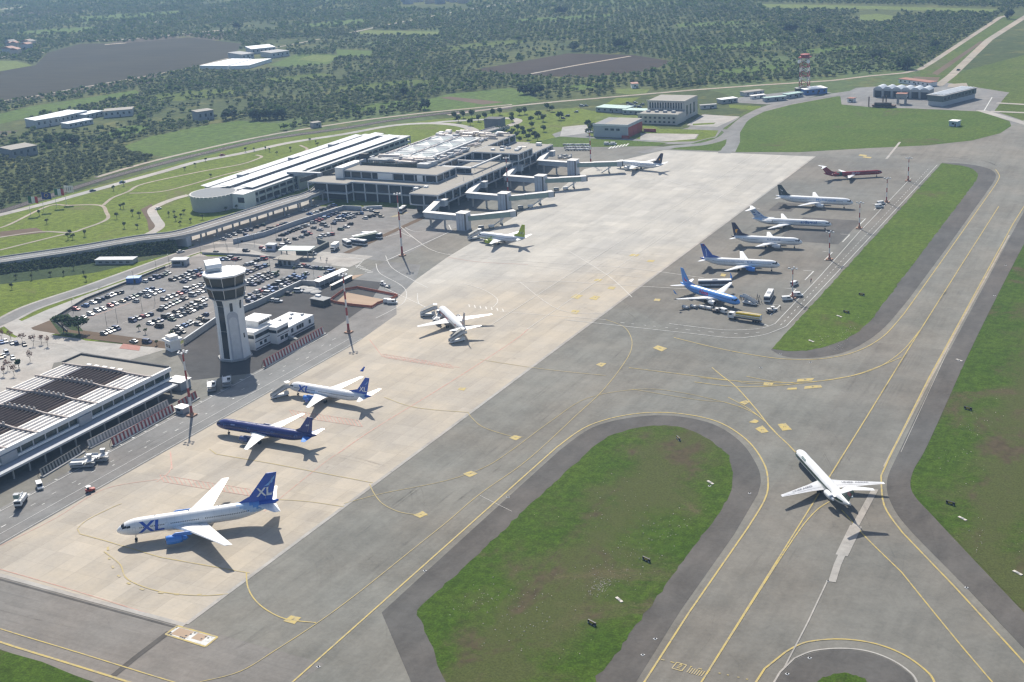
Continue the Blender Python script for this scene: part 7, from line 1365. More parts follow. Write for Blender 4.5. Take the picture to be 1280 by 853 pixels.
def tug(label, px, rz, cargo=True, col=VW):
    t = place('baggage_tug', label, 'tug', px, rz, 'baggage tugs'); part('body', col, t, lambda m: m.side([(-1.5, .35), (1.6, .35), (1.6, 1.0), (.4, 1.1), (.2, 1.15), (-1.5, 1.0)], -.75, .75), bevel=.04); part('canopy', VW, t, lambda m: m.box(-1.2, .4, -.75, .75, 1.95, 2.05)); [part('post', VD, t, lambda m: m.tube((x, y, 1.0), (x, y, 1.96), .05, n=4)) for x in (-1.1, .3) for y in (-.65, .65)]; part('seat', VD, t, lambda m: m.box(-.9, -.3, -.5, .5, 1.0, 1.5)); wheels(t, (1.0, -1.0), .68, .32, .22); return t
def dolly(label, px, rz, load=None, group='baggage dollies'):
    t = place('baggage_dolly', label, 'baggage cart', px, rz, group); part('bed', VG, t, lambda m: m.box(-1.5, 1.5, -.8, .8, .5, .68)); part('drawbar', VD, t, lambda m: m.tube((1.5, 0, .5), (2.3, 0, .4), .05, n=4)); [part('end_frame', STEELW, t, lambda m: m.box(x - .04, x + .04, -.8, .8, .68, 1.5)) for x in (-1.45, 1.45)]
    if load: part('load', load, t, lambda m: m.obox(0, 0, 2.3, 1.3, .69, 1.35, 0, .85))
    wheels(t, (1.1, -1.1), .66, .24, .16); return t
stairs('covered mobile stairs at the nose of the white and blue airliner', (352, 496), 1.05, 3.1); stairs('covered mobile stairs at the front door of the red-striped airliner', (537, 395), .55, 3.1); stairs('mobile stairs at the rear door of the red-striped airliner', (573, 427.5), .95, 3.3); stairs('covered mobile stairs at the nose of the lime-tailed airliner', (594, 299), .9, 3.0); stairs('mobile stairs at the front door of the sky blue airliner', (936, 380.5), R(165), 3.0, False)
bus('long bus parked behind the wing of the sky blue airliner', (893.5, 357.5), dirpx((877, 357.5), (912, 357)), 15.5); bus('white-roofed bus facing the camera near the boarding queue', (961, 374), dirpx((958, 379), (965, 366)), 12); bus('dark-sided bus parked alone, first in the bus yard', (465, 297.5), dirpx((452, 296.5), (479, 299)), 13); bus('rear bus of the tight pair in the bus yard', (448, 306), dirpx((438, 305), (459, 307.5)), 11); bus('bus in front of the tight pair in the bus yard', (434, 307), dirpx((429, 304), (440, 310)), 8); bus('white shuttle bus by the yellow hatching near the terminal', (503, 265), dirpx((500, 267), (508, 261)), 9)
# fuel tanker
t = place('fuel_tanker', 'yellow-topped articulated fuel tanker beside the sky blue airliner', 'fuel tanker', (931, 401), R(144)); t.rotation_euler.z = math.atan2(G(908, 396).y - G(955, 403).y, G(908, 396).x - G(955, 403).x)
part('tank', VW, t, lambda m: m.lathe_x([(-7.6, .3), (-7.5, 1.2), (3.9, 1.2), (4.0, .3)], 0, 0, 2.2, 16, (True, True))); part('tank_top', VY, t, lambda m: m.side([(-7.45, 2.55), (3.85, 2.55), (3.85, 3.35), (3.5, 3.5), (-7.1, 3.5), (-7.45, 3.35)], -1.12, 1.12), bevel=.1); part('stripe', VY, t, lambda m: m.box(-7.4, 3.8, -1.22, 1.22, 1.95, 2.25)); part('chassis', VD, t, lambda m: m.box(-7.6, 7.4, -.6, .6, .7, 1.05)); part('cab', VW, t, lambda m: m.side([(4.8, .6), (7.6, .6), (7.6, 1.9), (7.2, 3.0), (4.9, 3.0)], -1.2, 1.2), bevel=.06); part('windscreen', CGL, t, lambda m: m.hexa([(7.58, -1.05, 1.95), (7.66, -1.05, 1.95), (7.66, 1.05, 1.95), (7.58, 1.05, 1.95), (7.22, -1.0, 2.85), (7.3, -1.0, 2.85), (7.3, 1.0, 2.85), (7.22, 1.0, 2.85)])); [part('side_window', CGL, t, lambda m: m.box(5.6, 6.9, s_ * 1.21 - .02, s_ * 1.21 + .02, 1.95, 2.7)) for s_ in (-1, 1)]; part('walkway', VG, t, lambda m: m.box(-7, 3.6, -.35, .35, 3.505, 3.58)); wheels(t, (6.6, 4.2, -4.4, -5.6, -6.8), 1.0, .5, .35)
van('white van beside the yellow-topped tanker cab', (903, 391), R(150)); van('white van parked alone beside the service road, bottom left', (50, 610.5), R(-35)); van('white van behind the light mast by the sky blue airliner, farthest of three', (993, 357), R(75)); van('white van at the stand road beside the light mast', (997, 371), R(20)); van('white van nearest the boarding queue, left of the light mast', (984, 376), R(30)); van('left white van of the pair by the orange fencing', (486, 379), R(15)); van('right white van of the pair by the orange fencing', (491, 380), R(20)); van('white van near the long white airliner, front of two', (1099, 260), R(30)); van('white van near the long white airliner, rear of two', (1101.5, 256), R(40)); van('white van by the hatched patch beyond the terminal, left one', (759, 181.5), R(10)); van('white van by the hatched patch beyond the terminal, right one', (767, 181.5), R(10))
loader('white-topped cargo loader in the tower shadow, front of two', (265, 487), R(-52)); loader('grey cargo loader in the tower shadow, rear of two', (284, 481), R(-52)); loader('cargo loader by the grey barrier, front of two', (104, 584), R(-150 + 180)); loader('cargo loader by the grey barrier, rear of two', (121, 577), R(30)); loader('cargo loader under the red-striped airliner wing', (549, 401), R(100))
t = place('catering_truck', 'white flat-cab catering truck in the bus yard', 'truck', (419, 313), R(-75)); part('box', VW, t, lambda m: m.box(-3.6, 2.2, -1.3, 1.3, 1.3, 3.7), bevel=.05); part('chassis', VD, t, lambda m: m.box(-3.4, 4.2, -.9, .9, .6, 1.25)); part('cab', VW, t, lambda m: m.box(2.5, 4.2, -1.2, 1.2, .9, 2.7), bevel=.06); part('windscreen', CGL, t, lambda m: m.box(4.17, 4.26, -1.05, 1.05, 1.6, 2.5)); part('roof_edge', ROOFW, t, lambda m: m.box(-3.8, 2.4, -1.5, 1.5, 3.7, 3.85)); wheels(t, (3.2, -2.4), 1.05, .48, .3)
t = place('de_icing_truck', 'lifting-basket truck casting a dark shadow, bottom left corner', 'truck', (27, 631), R(-60)); part('chassis', VD, t, lambda m: m.box(-3.6, 3.2, -1.1, 1.1, .6, 1.2)); part('cab', VW, t, lambda m: m.box(1.8, 3.4, -1.2, 1.2, 1.0, 2.7), bevel=.06); part('windscreen', CGL, t, lambda m: m.box(3.37, 3.46, -1.05, 1.05, 1.7, 2.5)); part('tank', VW, t, lambda m: m.box(-3.4, 1.2, -1.2, 1.2, 1.25, 2.6), bevel=.1); part('boom', STEELW, t, lambda m: m.hexa([(-3.0, -.2, 2.7), (2.4, -.2, 4.0), (2.4, .2, 4.0), (-3.0, .2, 2.7), (-3.0, -.2, 3.1), (2.4, -.2, 4.4), (2.4, .2, 4.4), (-3.0, .2, 3.1)])); part('basket', BGR, t, lambda m: m.box(2.0, 3.6, -.8, .8, 3.7, 5.0)); part('basket_roof', GREYP, t, lambda m: m.box(1.9, 3.7, -.9, .9, 5.0, 5.12)); wheels(t, (2.6, -2.2), 1.0, .5, .3)
tug('tug with flat trailer alone on the grey apron', (479, 357), R(-10)); dolly('flat baggage cart behind the lone tug', (484, 359.5), R(-10), None); tug('dark tug among baggage carts by the tanker', (895, 391), R(170), True, VD); tug('dark tug parked in front of the stand road lights', (962, 391.5), R(40), True, VD); tug('tug next to the dark tug by the stand road', (967, 389), R(40)); tug('red-topped tug at the apron edge, lower left', (113, 615), R(60), True, REDD)
bl = [((857, 386.5), 'leftmost'), ((867, 385.5), 'second'), ((877.5, 386), 'third'), ((886, 387.5), 'fourth')]
for q, w_ in bl: dolly(f'{w_} baggage cart in the line beside the sky blue airliner', q, R(165), VW)
for k in range(26): dolly('white covered baggage cart massed beyond the terminal end', (706 + (k % 9) * 3.6 + (k // 9) * 1.4, 182.5 + (k // 9) * 3.0), R(20 + (k * 37) % 25), VW if k % 3 else VG, 'carts massed beyond the terminal')
for k in range(6): dolly('baggage cart parked under the far boarding bridges', (700 + (k % 3) * 6, 196 + (k // 3) * 2.5), R(60), VG if k % 2 else None, 'carts under the far bridges')
for i, py in enumerate((622, 671, 720)): 
    for dx, dy in ((8, -2), (13, 1)):
        p_ = Vector((-363.5 + dx, py + dy, 0)); t = thing('ground_power_unit', f'ground power unit under the {["nearest", "second", "third"][i]} boarding bridge', 'ground unit', (p_.x, p_.y, .1), R(25), 'ground units under the bridges'); part('body', VG if dx < 10 else VW, t, lambda m: m.box(-1.6, 1.6, -.9, .9, .4, 1.6), bevel=.06); wheels(t, (-1.1, 1.1), .75, .3, .2)
for k, q in enumerate(((379, 361), (387, 362), (395, 362.5), (386, 365), (395, 366.5))): t = place('grey_tarpaulin', 'pale grey tarpaulin heap in the tower yard', 'tarpaulin', q, R(20), 'tarpaulins in the tower yard'); part('cover', M('tarp_grey', (.36, .36, .35), .8), t, lambda m: m.lathe_z([(0, 2.9), (.5, 2.7), (.85, 1.6), (.95, .3)], 0, 0, 14))
q = G(232, 521); t = thing('tool_kiosk', 'white-roofed kiosk at the foot of the barrier mast', 'kiosk', (q.x - 4, q.y + 3, .06), R(-5)); part('wall', GREYP, t, lambda m: m.box(-2, 2, -1.6, 1.6, 0, 2.3)); part('roof', ROOFW, t, lambda m: m.box(-2.5, 2.5, -2.1, 2.1, 2.3, 2.5)); part('window', GLS, t, lambda m: m.box(-1.2, .6, -1.66, -1.5, 1, 1.9))

# ------------------------------------------------------------------ people: one continuous skinned body each
def body_mesh(pose):
    st, ar = (.12, .10) if pose == 'stand' else (.30, .26)
    V = [(0, 0, .98), (0, 0, 1.22), (0, 0, 1.44), (.01, 0, 1.53), (.03, 0, 1.66), (.02, 0, 1.76)]; E = [(0, 1), (1, 2), (2, 3), (3, 4), (4, 5)]; Rd = [.155, .14, .16, .055, .10, .07]
    for s_, ph_ in ((1, 1), (-1, -1)):
        k = len(V); V += [(0, .10 * s_, .92), (.03 + ph_ * st * .4, .10 * s_, .50), (ph_ * st, .11 * s_, .09), (ph_ * st + .17, .12 * s_, .05)]; E += [(0, k), (k, k + 1), (k + 1, k + 2), (k + 2, k + 3)]; Rd += [.10, .068, .05, .045]
        k = len(V); V += [(0, .20 * s_, 1.42), (-ph_ * ar * .5, .25 * s_, 1.15), (-ph_ * ar + .05, .24 * s_, .90)]; E += [(2, k), (k, k + 1), (k + 1, k + 2)]; Rd += [.065, .048, .038]
    me = bpy.data.meshes.new('person'); me.from_pydata(V, E, []); o = bpy.data.objects.new('p', me); COL.objects.link(o); md = o.modifiers.new('s', 'SKIN'); 
    for i, r_ in enumerate(Rd): me.skin_vertices[0].data[i].radius = (r_, r_ * 1.05)
    me.skin_vertices[0].data[0].use_root = True; o.modifiers.new('u', 'SUBSURF').levels = 1
    bpy.context.view_layer.update(); out = bpy.data.meshes.new_from_object(o.evaluated_get(bpy.context.evaluated_depsgraph_get())); bpy.data.objects.remove(o); return out
SKIN = M('skin', (.42, .25, .17), .6); PM = [body_mesh('stand'), body_mesh('walk')]; TOPS = [('black', (.02, .02, .02)), ('navy', (.02, .03, .10)), ('white', (.65, .65, .64)), ('red', (.32, .03, .03)), ('grey', (.18, .18, .18)), ('khaki', (.24, .19, .10))]; _pm = {}
def person(px, rz, where, group, kind=None, top=None):
    pi = rc.random() < .5 if kind is None else kind; tn, tcv = top or rc.choice(TOPS)
    if (pi, tn) not in _pm:
        me = PM[int(pi)].copy(); me.materials.clear(); [me.materials.append(m_) for m_ in (M('cloth_' + tn, tcv, .8), M('trousers', (.03, .035, .05), .8), SKIN, M('hair', (.02, .014, .01), .8))]
        for f in me.polygons:
            z = f.center.z; f.material_index = 1 if z < .93 and abs(f.center.y) < .2 else (3 if z > 1.70 else 2 if z > 1.5 or (z < .93 and abs(f.center.y) >= .2) else 0); f.use_smooth = True
        _pm[(pi, tn)] = me
    o = bpy.data.objects.new('person', _pm[(pi, tn)]); COL.objects.link(o); p_ = G(*px); o.location = (p_.x, p_.y, .06); o.rotation_euler = (0, 0, rz); tag(o, f'person in {tn} top {where}', 'person', group); return o
for k in range(26): person((925 + k * 1.05 + rc.uniform(-1.2, 1.2), 374.5 + k * .16 + rc.uniform(-1.6, 1.8)), rc.uniform(2.3, 3.6), 'queuing to board the sky blue airliner', 'boarding queue')
for q in ((944, 381), (947, 371.5), (949.5, 373.5), (946.5, 373)): person(q, 3, 'standing apart between queue and bus', 'people near the queue')
for q in ((975.5, 388), (1014, 352.5), (1013, 354)): person(q, 1, 'walking along the stand road', 'people on the stand road')
for q in ((408, 328.5), (409, 326), (401, 325)): person(q, 2, 'walking in front of the gatehouse', 'people near the gatehouse')

# lamps along the landside roads
LPM = M('lamp_post_dark', (.10, .105, .10), .5, .4)
for k, q in enumerate(((92, 392), (126, 377), (168, 356), (196, 341), (212, 334), (251, 316), (268, 311), (283, 309), (298, 306.5), (318, 304.5), (346, 303), (100, 419), (147, 404), (178, 389), (194, 380), (134, 410), (286, 322), (350, 339), (338, 338), (393, 351), (390, 295), (415, 290))):
    p_ = G(*q); t = thing('street_lamp', 'slim dark street lamp in or beside the car park', 'street lamp', (p_.x, p_.y, .1), rc.uniform(0, 6), 'street lamps round the car parks'); part('pole', LPM, t, lambda m: m.tube((0, 0, 0), (0, 0, 7), .09, .06, n=6)); part('arm', LPM, t, lambda m: m.tube((0, 0, 6.9), (1.1, 0, 7.2), .06, n=5)); part('lamp_head', GREYP, t, lambda m: m.box(.8, 1.6, -.18, .18, 7.15, 7.32))
# guidance signs and covers out on the grass
SGB = M('sign_black', (.012, .012, .012), .5)
for q, rz, lb in (((848, 550), -.3, 'black sign at the rounded tip of the grass island'), ((808, 701.5), .15, 'black and yellow sign at the right side of the grass island'), ((740, 781), .15, 'black and yellow sign nearest the bottom of the grass island'), ((1077, 369.5), .2, 'dark sign in the upper part of the stand-side grass strip'), ((1058, 391.5), .2, 'dark sign in the lower part of the stand-side grass strip'), ((1210, 512.5), .2, 'dark sign in the right-hand grass beside the taxiway'), ((1188, 631), .2, 'dark sign in the right-hand grass by the white slab')):
    p_ = G(*q); t = thing('taxiway_sign', lb, 'taxiway sign', (p_.x, p_.y, .09), R(-30) + rz); part('board', SGB, t, lambda m: m.box(-1.4, 1.4, -.2, .2, .25, 1.0)); part('face', M('sign_yellow', (.50, .36, .05), .5), t, lambda m: m.box(-.7, .7, -.23, -.205, .35, .9)); [part('foot', VG, t, lambda m: m.box(x - .15, x + .15, -.4, .4, 0, .32)) for x in (-1.1, 0, 1.1)]
for q, lb in (((774, 750.5), 'long pale concrete slab in the grass island'), ((1203, 649), 'pale reddish slab in the right-hand grass'), ((1049, 396), 'pale slab in the stand-side grass strip'), ((1272, 717), 'white slab at the right picture edge'), ((1014, 427), 'small white marker at the corner of the grass strip'), ((1199, 451), 'pale slab on the dark right shoulder'), ((888, 604), 'small pink-white marker at the edge of the grass island')):
    p_ = G(*q); t = thing('concrete_slab', lb, 'slab', (p_.x, p_.y, .08), R(-35)); part('slab', VENT, t, lambda m: m.box(-1.5, 1.5, -.4, .4, 0, .2)); part('cover', CONCR, t, lambda m: m.box(-.5, .5, -.35, .35, .22, .27))
for q in ((635, 622), (531, 714), (819, 799), (803.5, 819), (937, 617), (1208, 735), (1257, 332), (1243, 370), (1199, 451.5), (976, 443), (1013, 453.5), (951, 460), (887, 608), (1012, 823), (984, 843), (1035, 727), (398, 834)):
    p_ = G(*q); t = thing('edge_light', 'small square white edge light base on the pavement', 'edge light', (p_.x, p_.y, .07), R(-20), 'edge light bases'); part('base', BAND, t, lambda m: m.box(-.42, .42, -.42, .42, 0, .06)); part('lamp', SDK, t, lambda m: m.lathe_z([(.06, .22), (.3, .18), (.36, .08)], 0, 0, 8))
# ------------------------------------------------------------------ trees and plants
def leafmat(k, c1, c2, sc=.25):
    m = bpy.data.materials.new(k); n = NT(m); p = n.pos(); f = n.m('ADD', n.m('MULTIPLY', n.noise(p, sc, 4, .7), .75), n.m('MULTIPLY', n.rnd(), .25))
    col = n.mul(n.mix(n.rng(f, .3, .68), c1, c2), n.rng(n.noise(p, 1.3, 3), .25, .75, .75, 1.25)); n.fin(col, .7, .25)
    tr = n.t.nodes.new('ShaderNodeBsdfTranslucent'); n.put(tr.inputs[0], n.mul(col, 1.3)); mx = n.t.nodes.new('ShaderNodeMixShader'); mx.inputs[0].default_value = .5
    n.t.links.new(n.b.outputs[0], mx.inputs[1]); n.t.links.new(tr.outputs[0], mx.inputs[2]); n.t.links.new(mx.outputs[0], n.out.inputs[0]); return m
LOL = leafmat('olive_leaf', (.068, .094, .046), (.108, .132, .062)); LGR = leafmat('green_leaf', (.060, .100, .026), (.100, .140, .036)); LPI = leafmat('pine_leaf', (.022, .046, .022), (.044, .074, .032)); LBU = leafmat('bush_leaf', (.032, .056, .018), (.064, .092, .030)); LBA = leafmat('twig_brown', (.13, .085, .075), (.20, .14, .12)); LGV = leafmat('grove_leaf', (.062, .090, .042), (.106, .132, .056), .03); BARK = M('bark', (.085, .065, .05), .9)
def leaves(r_, n, rad, size, clumps=7, flat_=.8, cz=0.0, gap=.35):
    """numpy crown: leaf-sized quads gathered in clumps through an uneven ellipsoid"""
    cc = r_.normal(size=(clumps, 3)); cc /= np.linalg.norm(cc, axis=1)[:, None]; cc *= (gap + (.85 - gap) * r_.random((clumps, 1))); cc[:, 2] = np.abs(cc[:, 2]) * .9 - .2
    k = r_.integers(0, clumps, n); d = r_.normal(size=(n, 3)); d /= np.linalg.norm(d, axis=1)[:, None]; P = cc[k] + d * (.44 * r_.random((n, 1)) ** .5)
    P = P * np.array([rad, rad, rad * flat_]); P[:, 2] += cz
    a = r_.normal(size=(n, 3)); a[:, 2] *= .6; a /= np.linalg.norm(a, axis=1)[:, None]; b = np.cross(a, r_.normal(size=(n, 3))); b /= np.linalg.norm(b, axis=1)[:, None]
    s = size * (.6 + .8 * r_.random((n, 1))); V = np.stack([P - a * s - b * s * .5, P + a * s - b * s * .6, P + a * s * .8 + b * s * .6, P - a * s * .9 + b * s * .5], 1); return V.reshape(-1, 3)
def quads(name, V, mat):
    n = len(V) // 4; me = bpy.data.meshes.new(name); me.vertices.add(len(V)); me.vertices.foreach_set('co', V.astype(np.float32).ravel()); me.loops.add(4 * n); me.loops.foreach_set('vertex_index', np.arange(4 * n, dtype=np.int32)); me.polygons.add(n); me.polygons.foreach_set('loop_start', np.arange(0, 4 * n, 4, dtype=np.int32)); me.polygons.foreach_set('loop_total', np.full(n, 4, dtype=np.int32)); me.update(); me.validate(); me.materials.append(mat); return me
def mkobj(name, me, parent=None):
    o = bpy.data.objects.new(name, me); COL.objects.link(o)
    if parent is not None: o.parent = parent
    return o
def trunk_mb(h, r_, limbs, rad, seed):
    q = random.Random(seed); m = MB(); m.tube((0, 0, -.1), (.1, .05, h * .55), r_, r_ * .75, 7)
    for k in range(limbs): a = 2 * PI * k / limbs + q.uniform(-.4, .4); m.tube((.1, .05, h * .5), (math.cos(a) * rad * .55, math.sin(a) * rad * .55, h * (1.0 + q.uniform(-.1, .25))), r_ * .55, r_ * .2, 5)
    return m
def make_tree(name, label, cat, loc, mat, rad, h, n, size, seed, flat_=.8, clumps=8, group=None, limbs=4, tr=.16):
    r_ = np.random.default_rng(seed); t = thing(name, label, cat, loc, r_.random() * 6, group); mkobj('crown', quads('crown', leaves(r_, n, rad, size, clumps, flat_, h + rad * flat_ * .25), mat), t); trunk_mb(h, tr, limbs, rad, seed).build('trunk', BARK, t); return t
# two umbrella pines and their neighbours
for q, lb, sd, rad in (((80, 415), 'dark umbrella pine at the car park corner, left of two', 1, 5.0), ((99, 418), 'dark umbrella pine at the car park corner, right of two', 2, 4.8)): p_ = G(*q); make_tree('umbrella_pine', lb, 'tree', (p_.x, p_.y, .1), LPI, rad, 5.2, 1500, .42, sd, .55, 16, None, 6, .28)
r0 = random.Random(8)
for q in ((24, 458), (23.5, 452)): pass
p_ = G(24, 461); make_tree('cypress', 'small dark cypress behind the old hall', 'tree', (p_.x, p_.y, .1), LPI, 1.3, 2.2, 300, .35, 5, 1.9, 10)
for k, q in enumerate(((10, 463), (5, 470), (38, 452), (18, 470), (60, 433), (28, 428), (42, 432), (2, 425), (52, 430), (14, 426))):
    p_ = G(*q); t = thing('bare_tree', 'leafless pinkish-brown young tree around the pale car park', 'tree', (p_.x, p_.y, .1), k, 'bare trees round the pale car park'); r_ = np.random.default_rng(50 + k); mkobj('crown', quads('crown', leaves(r_, 70, 1.9, .28, 8, 1.0, 3.4, .2), LBA), t); trunk_mb(3.0, .09, 5, 2.4, k).build('trunk', BARK, t)
# garden trees and young palms by the roads
protoB = make_tree('young_tree', 'young green tree on the lawn between railway and car park', 'tree', (0, 0, -900), LOL, 1.3, 2.2, 120, .34, 20, 1.05, 7, 'young trees on the lawn'); protoD = make_tree('dark_tree', 'x', 'tree', (0, 0, -900), LBU, 2.3, 2.6, 220, .5, 21, 1.1, 8, 'x')
fz = K(0, 180, .15625); GT = [(315, 575), (375, 640), (910, 375), (990, 335), (935, 600), (1060, 575), (1115, 590), (995, 675), (1100, 680), (565, 740), (585, 765), (680, 740), (545, 765), (965, 520), (990, 520)]
f5 = K(200, 160, .1875); GT2 = [(165, 285), (235, 260), (305, 225), (570, 160), (628, 155), (705, 150), (730, 160), (780, 180), (870, 155), (1050, 120), (1000, 95), (1040, 105), (340, 330), (285, 610), (205, 630), (135, 650), (95, 580), (160, 575), (140, 600), (440, 560), (510, 545), (105, 620), (60, 590)]
GT3 = [(80, 345), (15, 362), (40, 350), (63, 346), (47, 338), (52, 333), (4, 336), (118, 330), (105, 345), (98, 331), (40, 343), (20, 349), (108, 352), (92, 338)]
first = [True]
def put(proto, p_, label, group, sc=1.0):
    o = dup(proto, (p_.x, p_.y, .08), r0.uniform(0, 6), label, group); o.scale = (sc * r0.uniform(.85, 1.15), sc * r0.uniform(.85, 1.15), sc * r0.uniform(.85, 1.2)); return o
for q in GT: put(protoB, G(*fz(*q)), 'young green tree on the lawn between railway and elevated road', 'young trees on the railway lawn')
for q in GT2: put(protoB, G(*f5(*q)), 'young tree around the multi-storey car park and its drum', 'young trees by the multi-storey', .85)
for q in GT3: put(protoB, G(*q), 'small tree on the bright lawn below the road bank', 'small trees below the bank', .8)
for k, q in enumerate(((568, 149), (579, 148), (590, 147.5), (606, 150), (616, 146), (625, 144), (640, 148), (649, 144), (656, 143), (598, 152), (588, 157), (573, 153), (640, 153), (664, 153), (673, 148), (679, 152), (700, 150), (690, 140), (684, 138))): put(protoD, G(*q), 'dark slim tree around the ramp loop beyond the terminal', 'dark trees by the ramp loop', 1.15)
for k, q in enumerate(((622, 166), (628, 168), (634, 165), (641, 168), (647, 164), (653, 166), (630, 172), (638, 173), (646, 172), (655, 171), (624, 174), (662, 168), (668, 172), (660, 175), (640, 178), (650, 178), (630, 179), (622, 179), (672, 176), (665, 160), (680, 165))): put(protoD, G(*q), 'dense dark shrub on the bank of the ramp loop', 'shrubs on the ramp bank', 1.0)
for q in ((368, 362 - 22), (174, 413.5), (182, 418), (382, 348), (345, 346), (348, 344), (196, 432), (215, 421)): put(protoB, G(*q), 'low green shrub on a planted island in the car park', 'shrubs in the car park', .75)
for q in ((735, 160), (738, 165), (736, 170), (741, 164)): put(protoD, G(*q), 'dark tree at the left wall of the red-door hangar', 'trees by the hangar', 1.1)
for o in (protoB, protoD):
    for ch in list(o.children): bpy.data.objects.remove(ch)
    bpy.data.objects.remove(o)
# hedge on the embankment (a mass)
r_ = np.random.default_rng(4); HV = []
for i in range(0, 23):
    for k in range(34):
        u = r_.random(); a_, b_ = va[i], va[i + 1]; p_ = a_.lerp(b_, u); d_ = Vector((b_.x - a_.x, b_.y - a_.y)).normalized(); nn = Vector((-d_.y, d_.x)); w_ = -7.8 - 7.5 * r_.random(); f_ = (-w_ - 7) / 8; z_ = (p_.z - 1) * (1 - f_)
        HV.append(leaves(r_, 14, 1.3, .42, 4, .8, .7) + np.array([p_.x + nn.x * w_, p_.y + nn.y * w_, z_]))
tag(mkobj('embankment_hedge', quads('embankment_hedge', np.concatenate(HV), LBU)), 'dense dark shrubs covering the bank below the elevated road', 'shrubs', None, 'stuff')
# groves over the open country
def proj(P):
    v = P - np.array([0, 0, CAMH]); w_ = v @ CF; return 640 + FPX * (v @ CR) / w_, 426.5 - FPX * (v @ CU) / w_, w_
def inpoly(x, y, poly):
    c_ = np.zeros(len(x), bool); n = len(poly)
    for i in range(n):
        x0, y0 = poly[i]; x1, y1 = poly[(i + 1) % n]
        if y0 == y1: continue
        k = ((y0 > y) != (y1 > y)) & (x < (x1 - x0) * (y - y0) / (y1 - y0) + x0); c_ ^= k
    return c_
EXC = [[(-400, 96), (-40, 96), (44, 81), (60, 65), (101, 54), (158, 53), (235, 46), (304, 54), (294, 72), (232, 88), (168, 99), (84, 116), (0, 128), (-400, 190)], [(-400, 75), (20, 75), (45, 82), (0, 91), (-400, 110)], [(588, 88), (710, 66), (791, 68), (845, 77), (812, 90), (727, 99), (638, 94)],
       [(152, 184), (188, 170), (262, 155), (300, 150), (336, 152), (384, 152), (336, 169), (262, 192), (215, 199), (166, 193)], [(246, 88), (255, 76), (300, 62), (345, 60), (372, 70), (434, 67), (412, 82), (363, 86), (312, 90)], [(516, 129), (560, 117), (640, 109), (680, 126), (640, 133), (528, 141)], [(440, 42), (460, 37), (550, 39), (548, 46), (450, 44)],
       [(-400, 190), (-30, 149), (40, 132), (100, 123), (172, 112), (177, 118), (100, 134), (40, 148), (-30, 164)], [(40, 164), (48, 150), (100, 144), (168, 142), (170, 152), (118, 162), (80, 164)], [(12, 200), (18, 184), (52, 184), (50, 200)], [(244, 153), (248, 136), (270, 136), (270, 153)], [(768, 119), (770, 108), (814, 109), (812, 119)], [(1072, 28), (1072, 15), (1118, 15), (1118, 28)], [(500, 12), (500, -10), (585, -10), (585, 12)], [(418, 61), (468, 63), (464, 71), (420, 73)], [(940, 3), (1100, 6), (1260, 10), (1240, 17), (1100, 14), (955, 12)],
       [(-10, 165), (0, 154), (46, 150), (46, 163), (0, 172)]]
LIM = [(-400, 400), (-60, 279), (0, 262), (60, 242), (120, 221), (198, 197), (322, 169), (430, 151), (500, 142.5), (560, 136), (640, 129), (700, 124), (760, 119), (870, 109), (945, 103.5), (1001, 100), (1085, 92), (1130, 88), (1150, 84), (1165, 75), (1206, 48), (1235, 30), (1250, 18), (1262, 13), (1600, -50)]
lx = np.array([a for a, b in LIM]); ly = np.array([b for a, b in LIM]); RD = [[(0, 127), (46, 120), (100, 110), (168, 98), (232, 86.5), (290, 72), (330, 62.5), (400, 49)], [(435, 42), (475, 33), (553, 18), (610, 8), (660, 0)]]
def cand(sp, d0, d1, rot):
    r_ = np.random.default_rng(int(sp * 100)); n = 700; g = (np.arange(-n, n) + .0) * sp; X, Yg = np.meshgrid(g, g); X = X.ravel(); Yg = Yg.ravel(); c_, s_ = math.cos(rot), math.sin(rot); P = np.stack([X * c_ - Yg * s_ - 900, X * s_ + Yg * c_ + 1500, np.zeros(len(X))], 1)
    P[:, :2] += r_.normal(size=(len(X), 2)) * sp * .16; D = np.linalg.norm(P[:, :2], axis=1); k = (D > d0) & (D < d1) & ((P @ CF) > 100); P = P[k]; x, y, w_ = proj(P); k = (x > -130) & (x < 1410) & (y > -24) & (y < np.interp(x, lx, ly)); P, x, y = P[k], x[k], y[k]
    for e in EXC: k = ~inpoly(x, y, e); P, x, y = P[k], x[k], y[k]
    for rd_ in RD: k = np.abs(y - np.interp(x, [a for a, b in rd_], [b for a, b in rd_], left=-99, right=-99)) > 1.0; P, x, y = P[k], x[k], y[k]
    # parcels: some dense, some thin, some nearly empty
    cx, cy_ = np.floor((P[:, 0] + .35 * P[:, 1]) / 95 + .3 * np.sin(P[:, 1] / 80)), np.floor((P[:, 1] - .3 * P[:, 0]) / 140); hsh = np.abs(np.sin(cx * 127.1 + cy_ * 311.7) * 43758.5453) % 1
    wob = .5 + .5 * np.sin(P[:, 0] / 31 + 2 * np.sin(P[:, 1] / 47)) * np.sin(P[:, 1] / 37); den = np.where(hsh < .05, .2, np.where(hsh < .2, .6, 1.0)) * (.70 + .45 * wob); 
    for e in FLD: den = np.where(inpoly(x, y, e), den * .22, den)
    k = r_.random(len(P)) < den; return P[k], x[k], y[k]
Pn, xn, yn = cand(6.6, 600, 1250, .42); Pm, xm, ym = cand(6.8, 1250, 1950, .42); Pf, xf, yf = cand(8.6, 1950, 4200, .42)
rt = np.random.default_rng(9)
near = [(P_, float(np.linalg.norm(P_[:2]))) for P_, x, y in zip(Pn, xn, yn) if 0 <= x <= 1280]
near.sort(key=lambda a: a[1]); NI = 290; ind = near[:NI]; cut = ind[-1][1]
protos = []
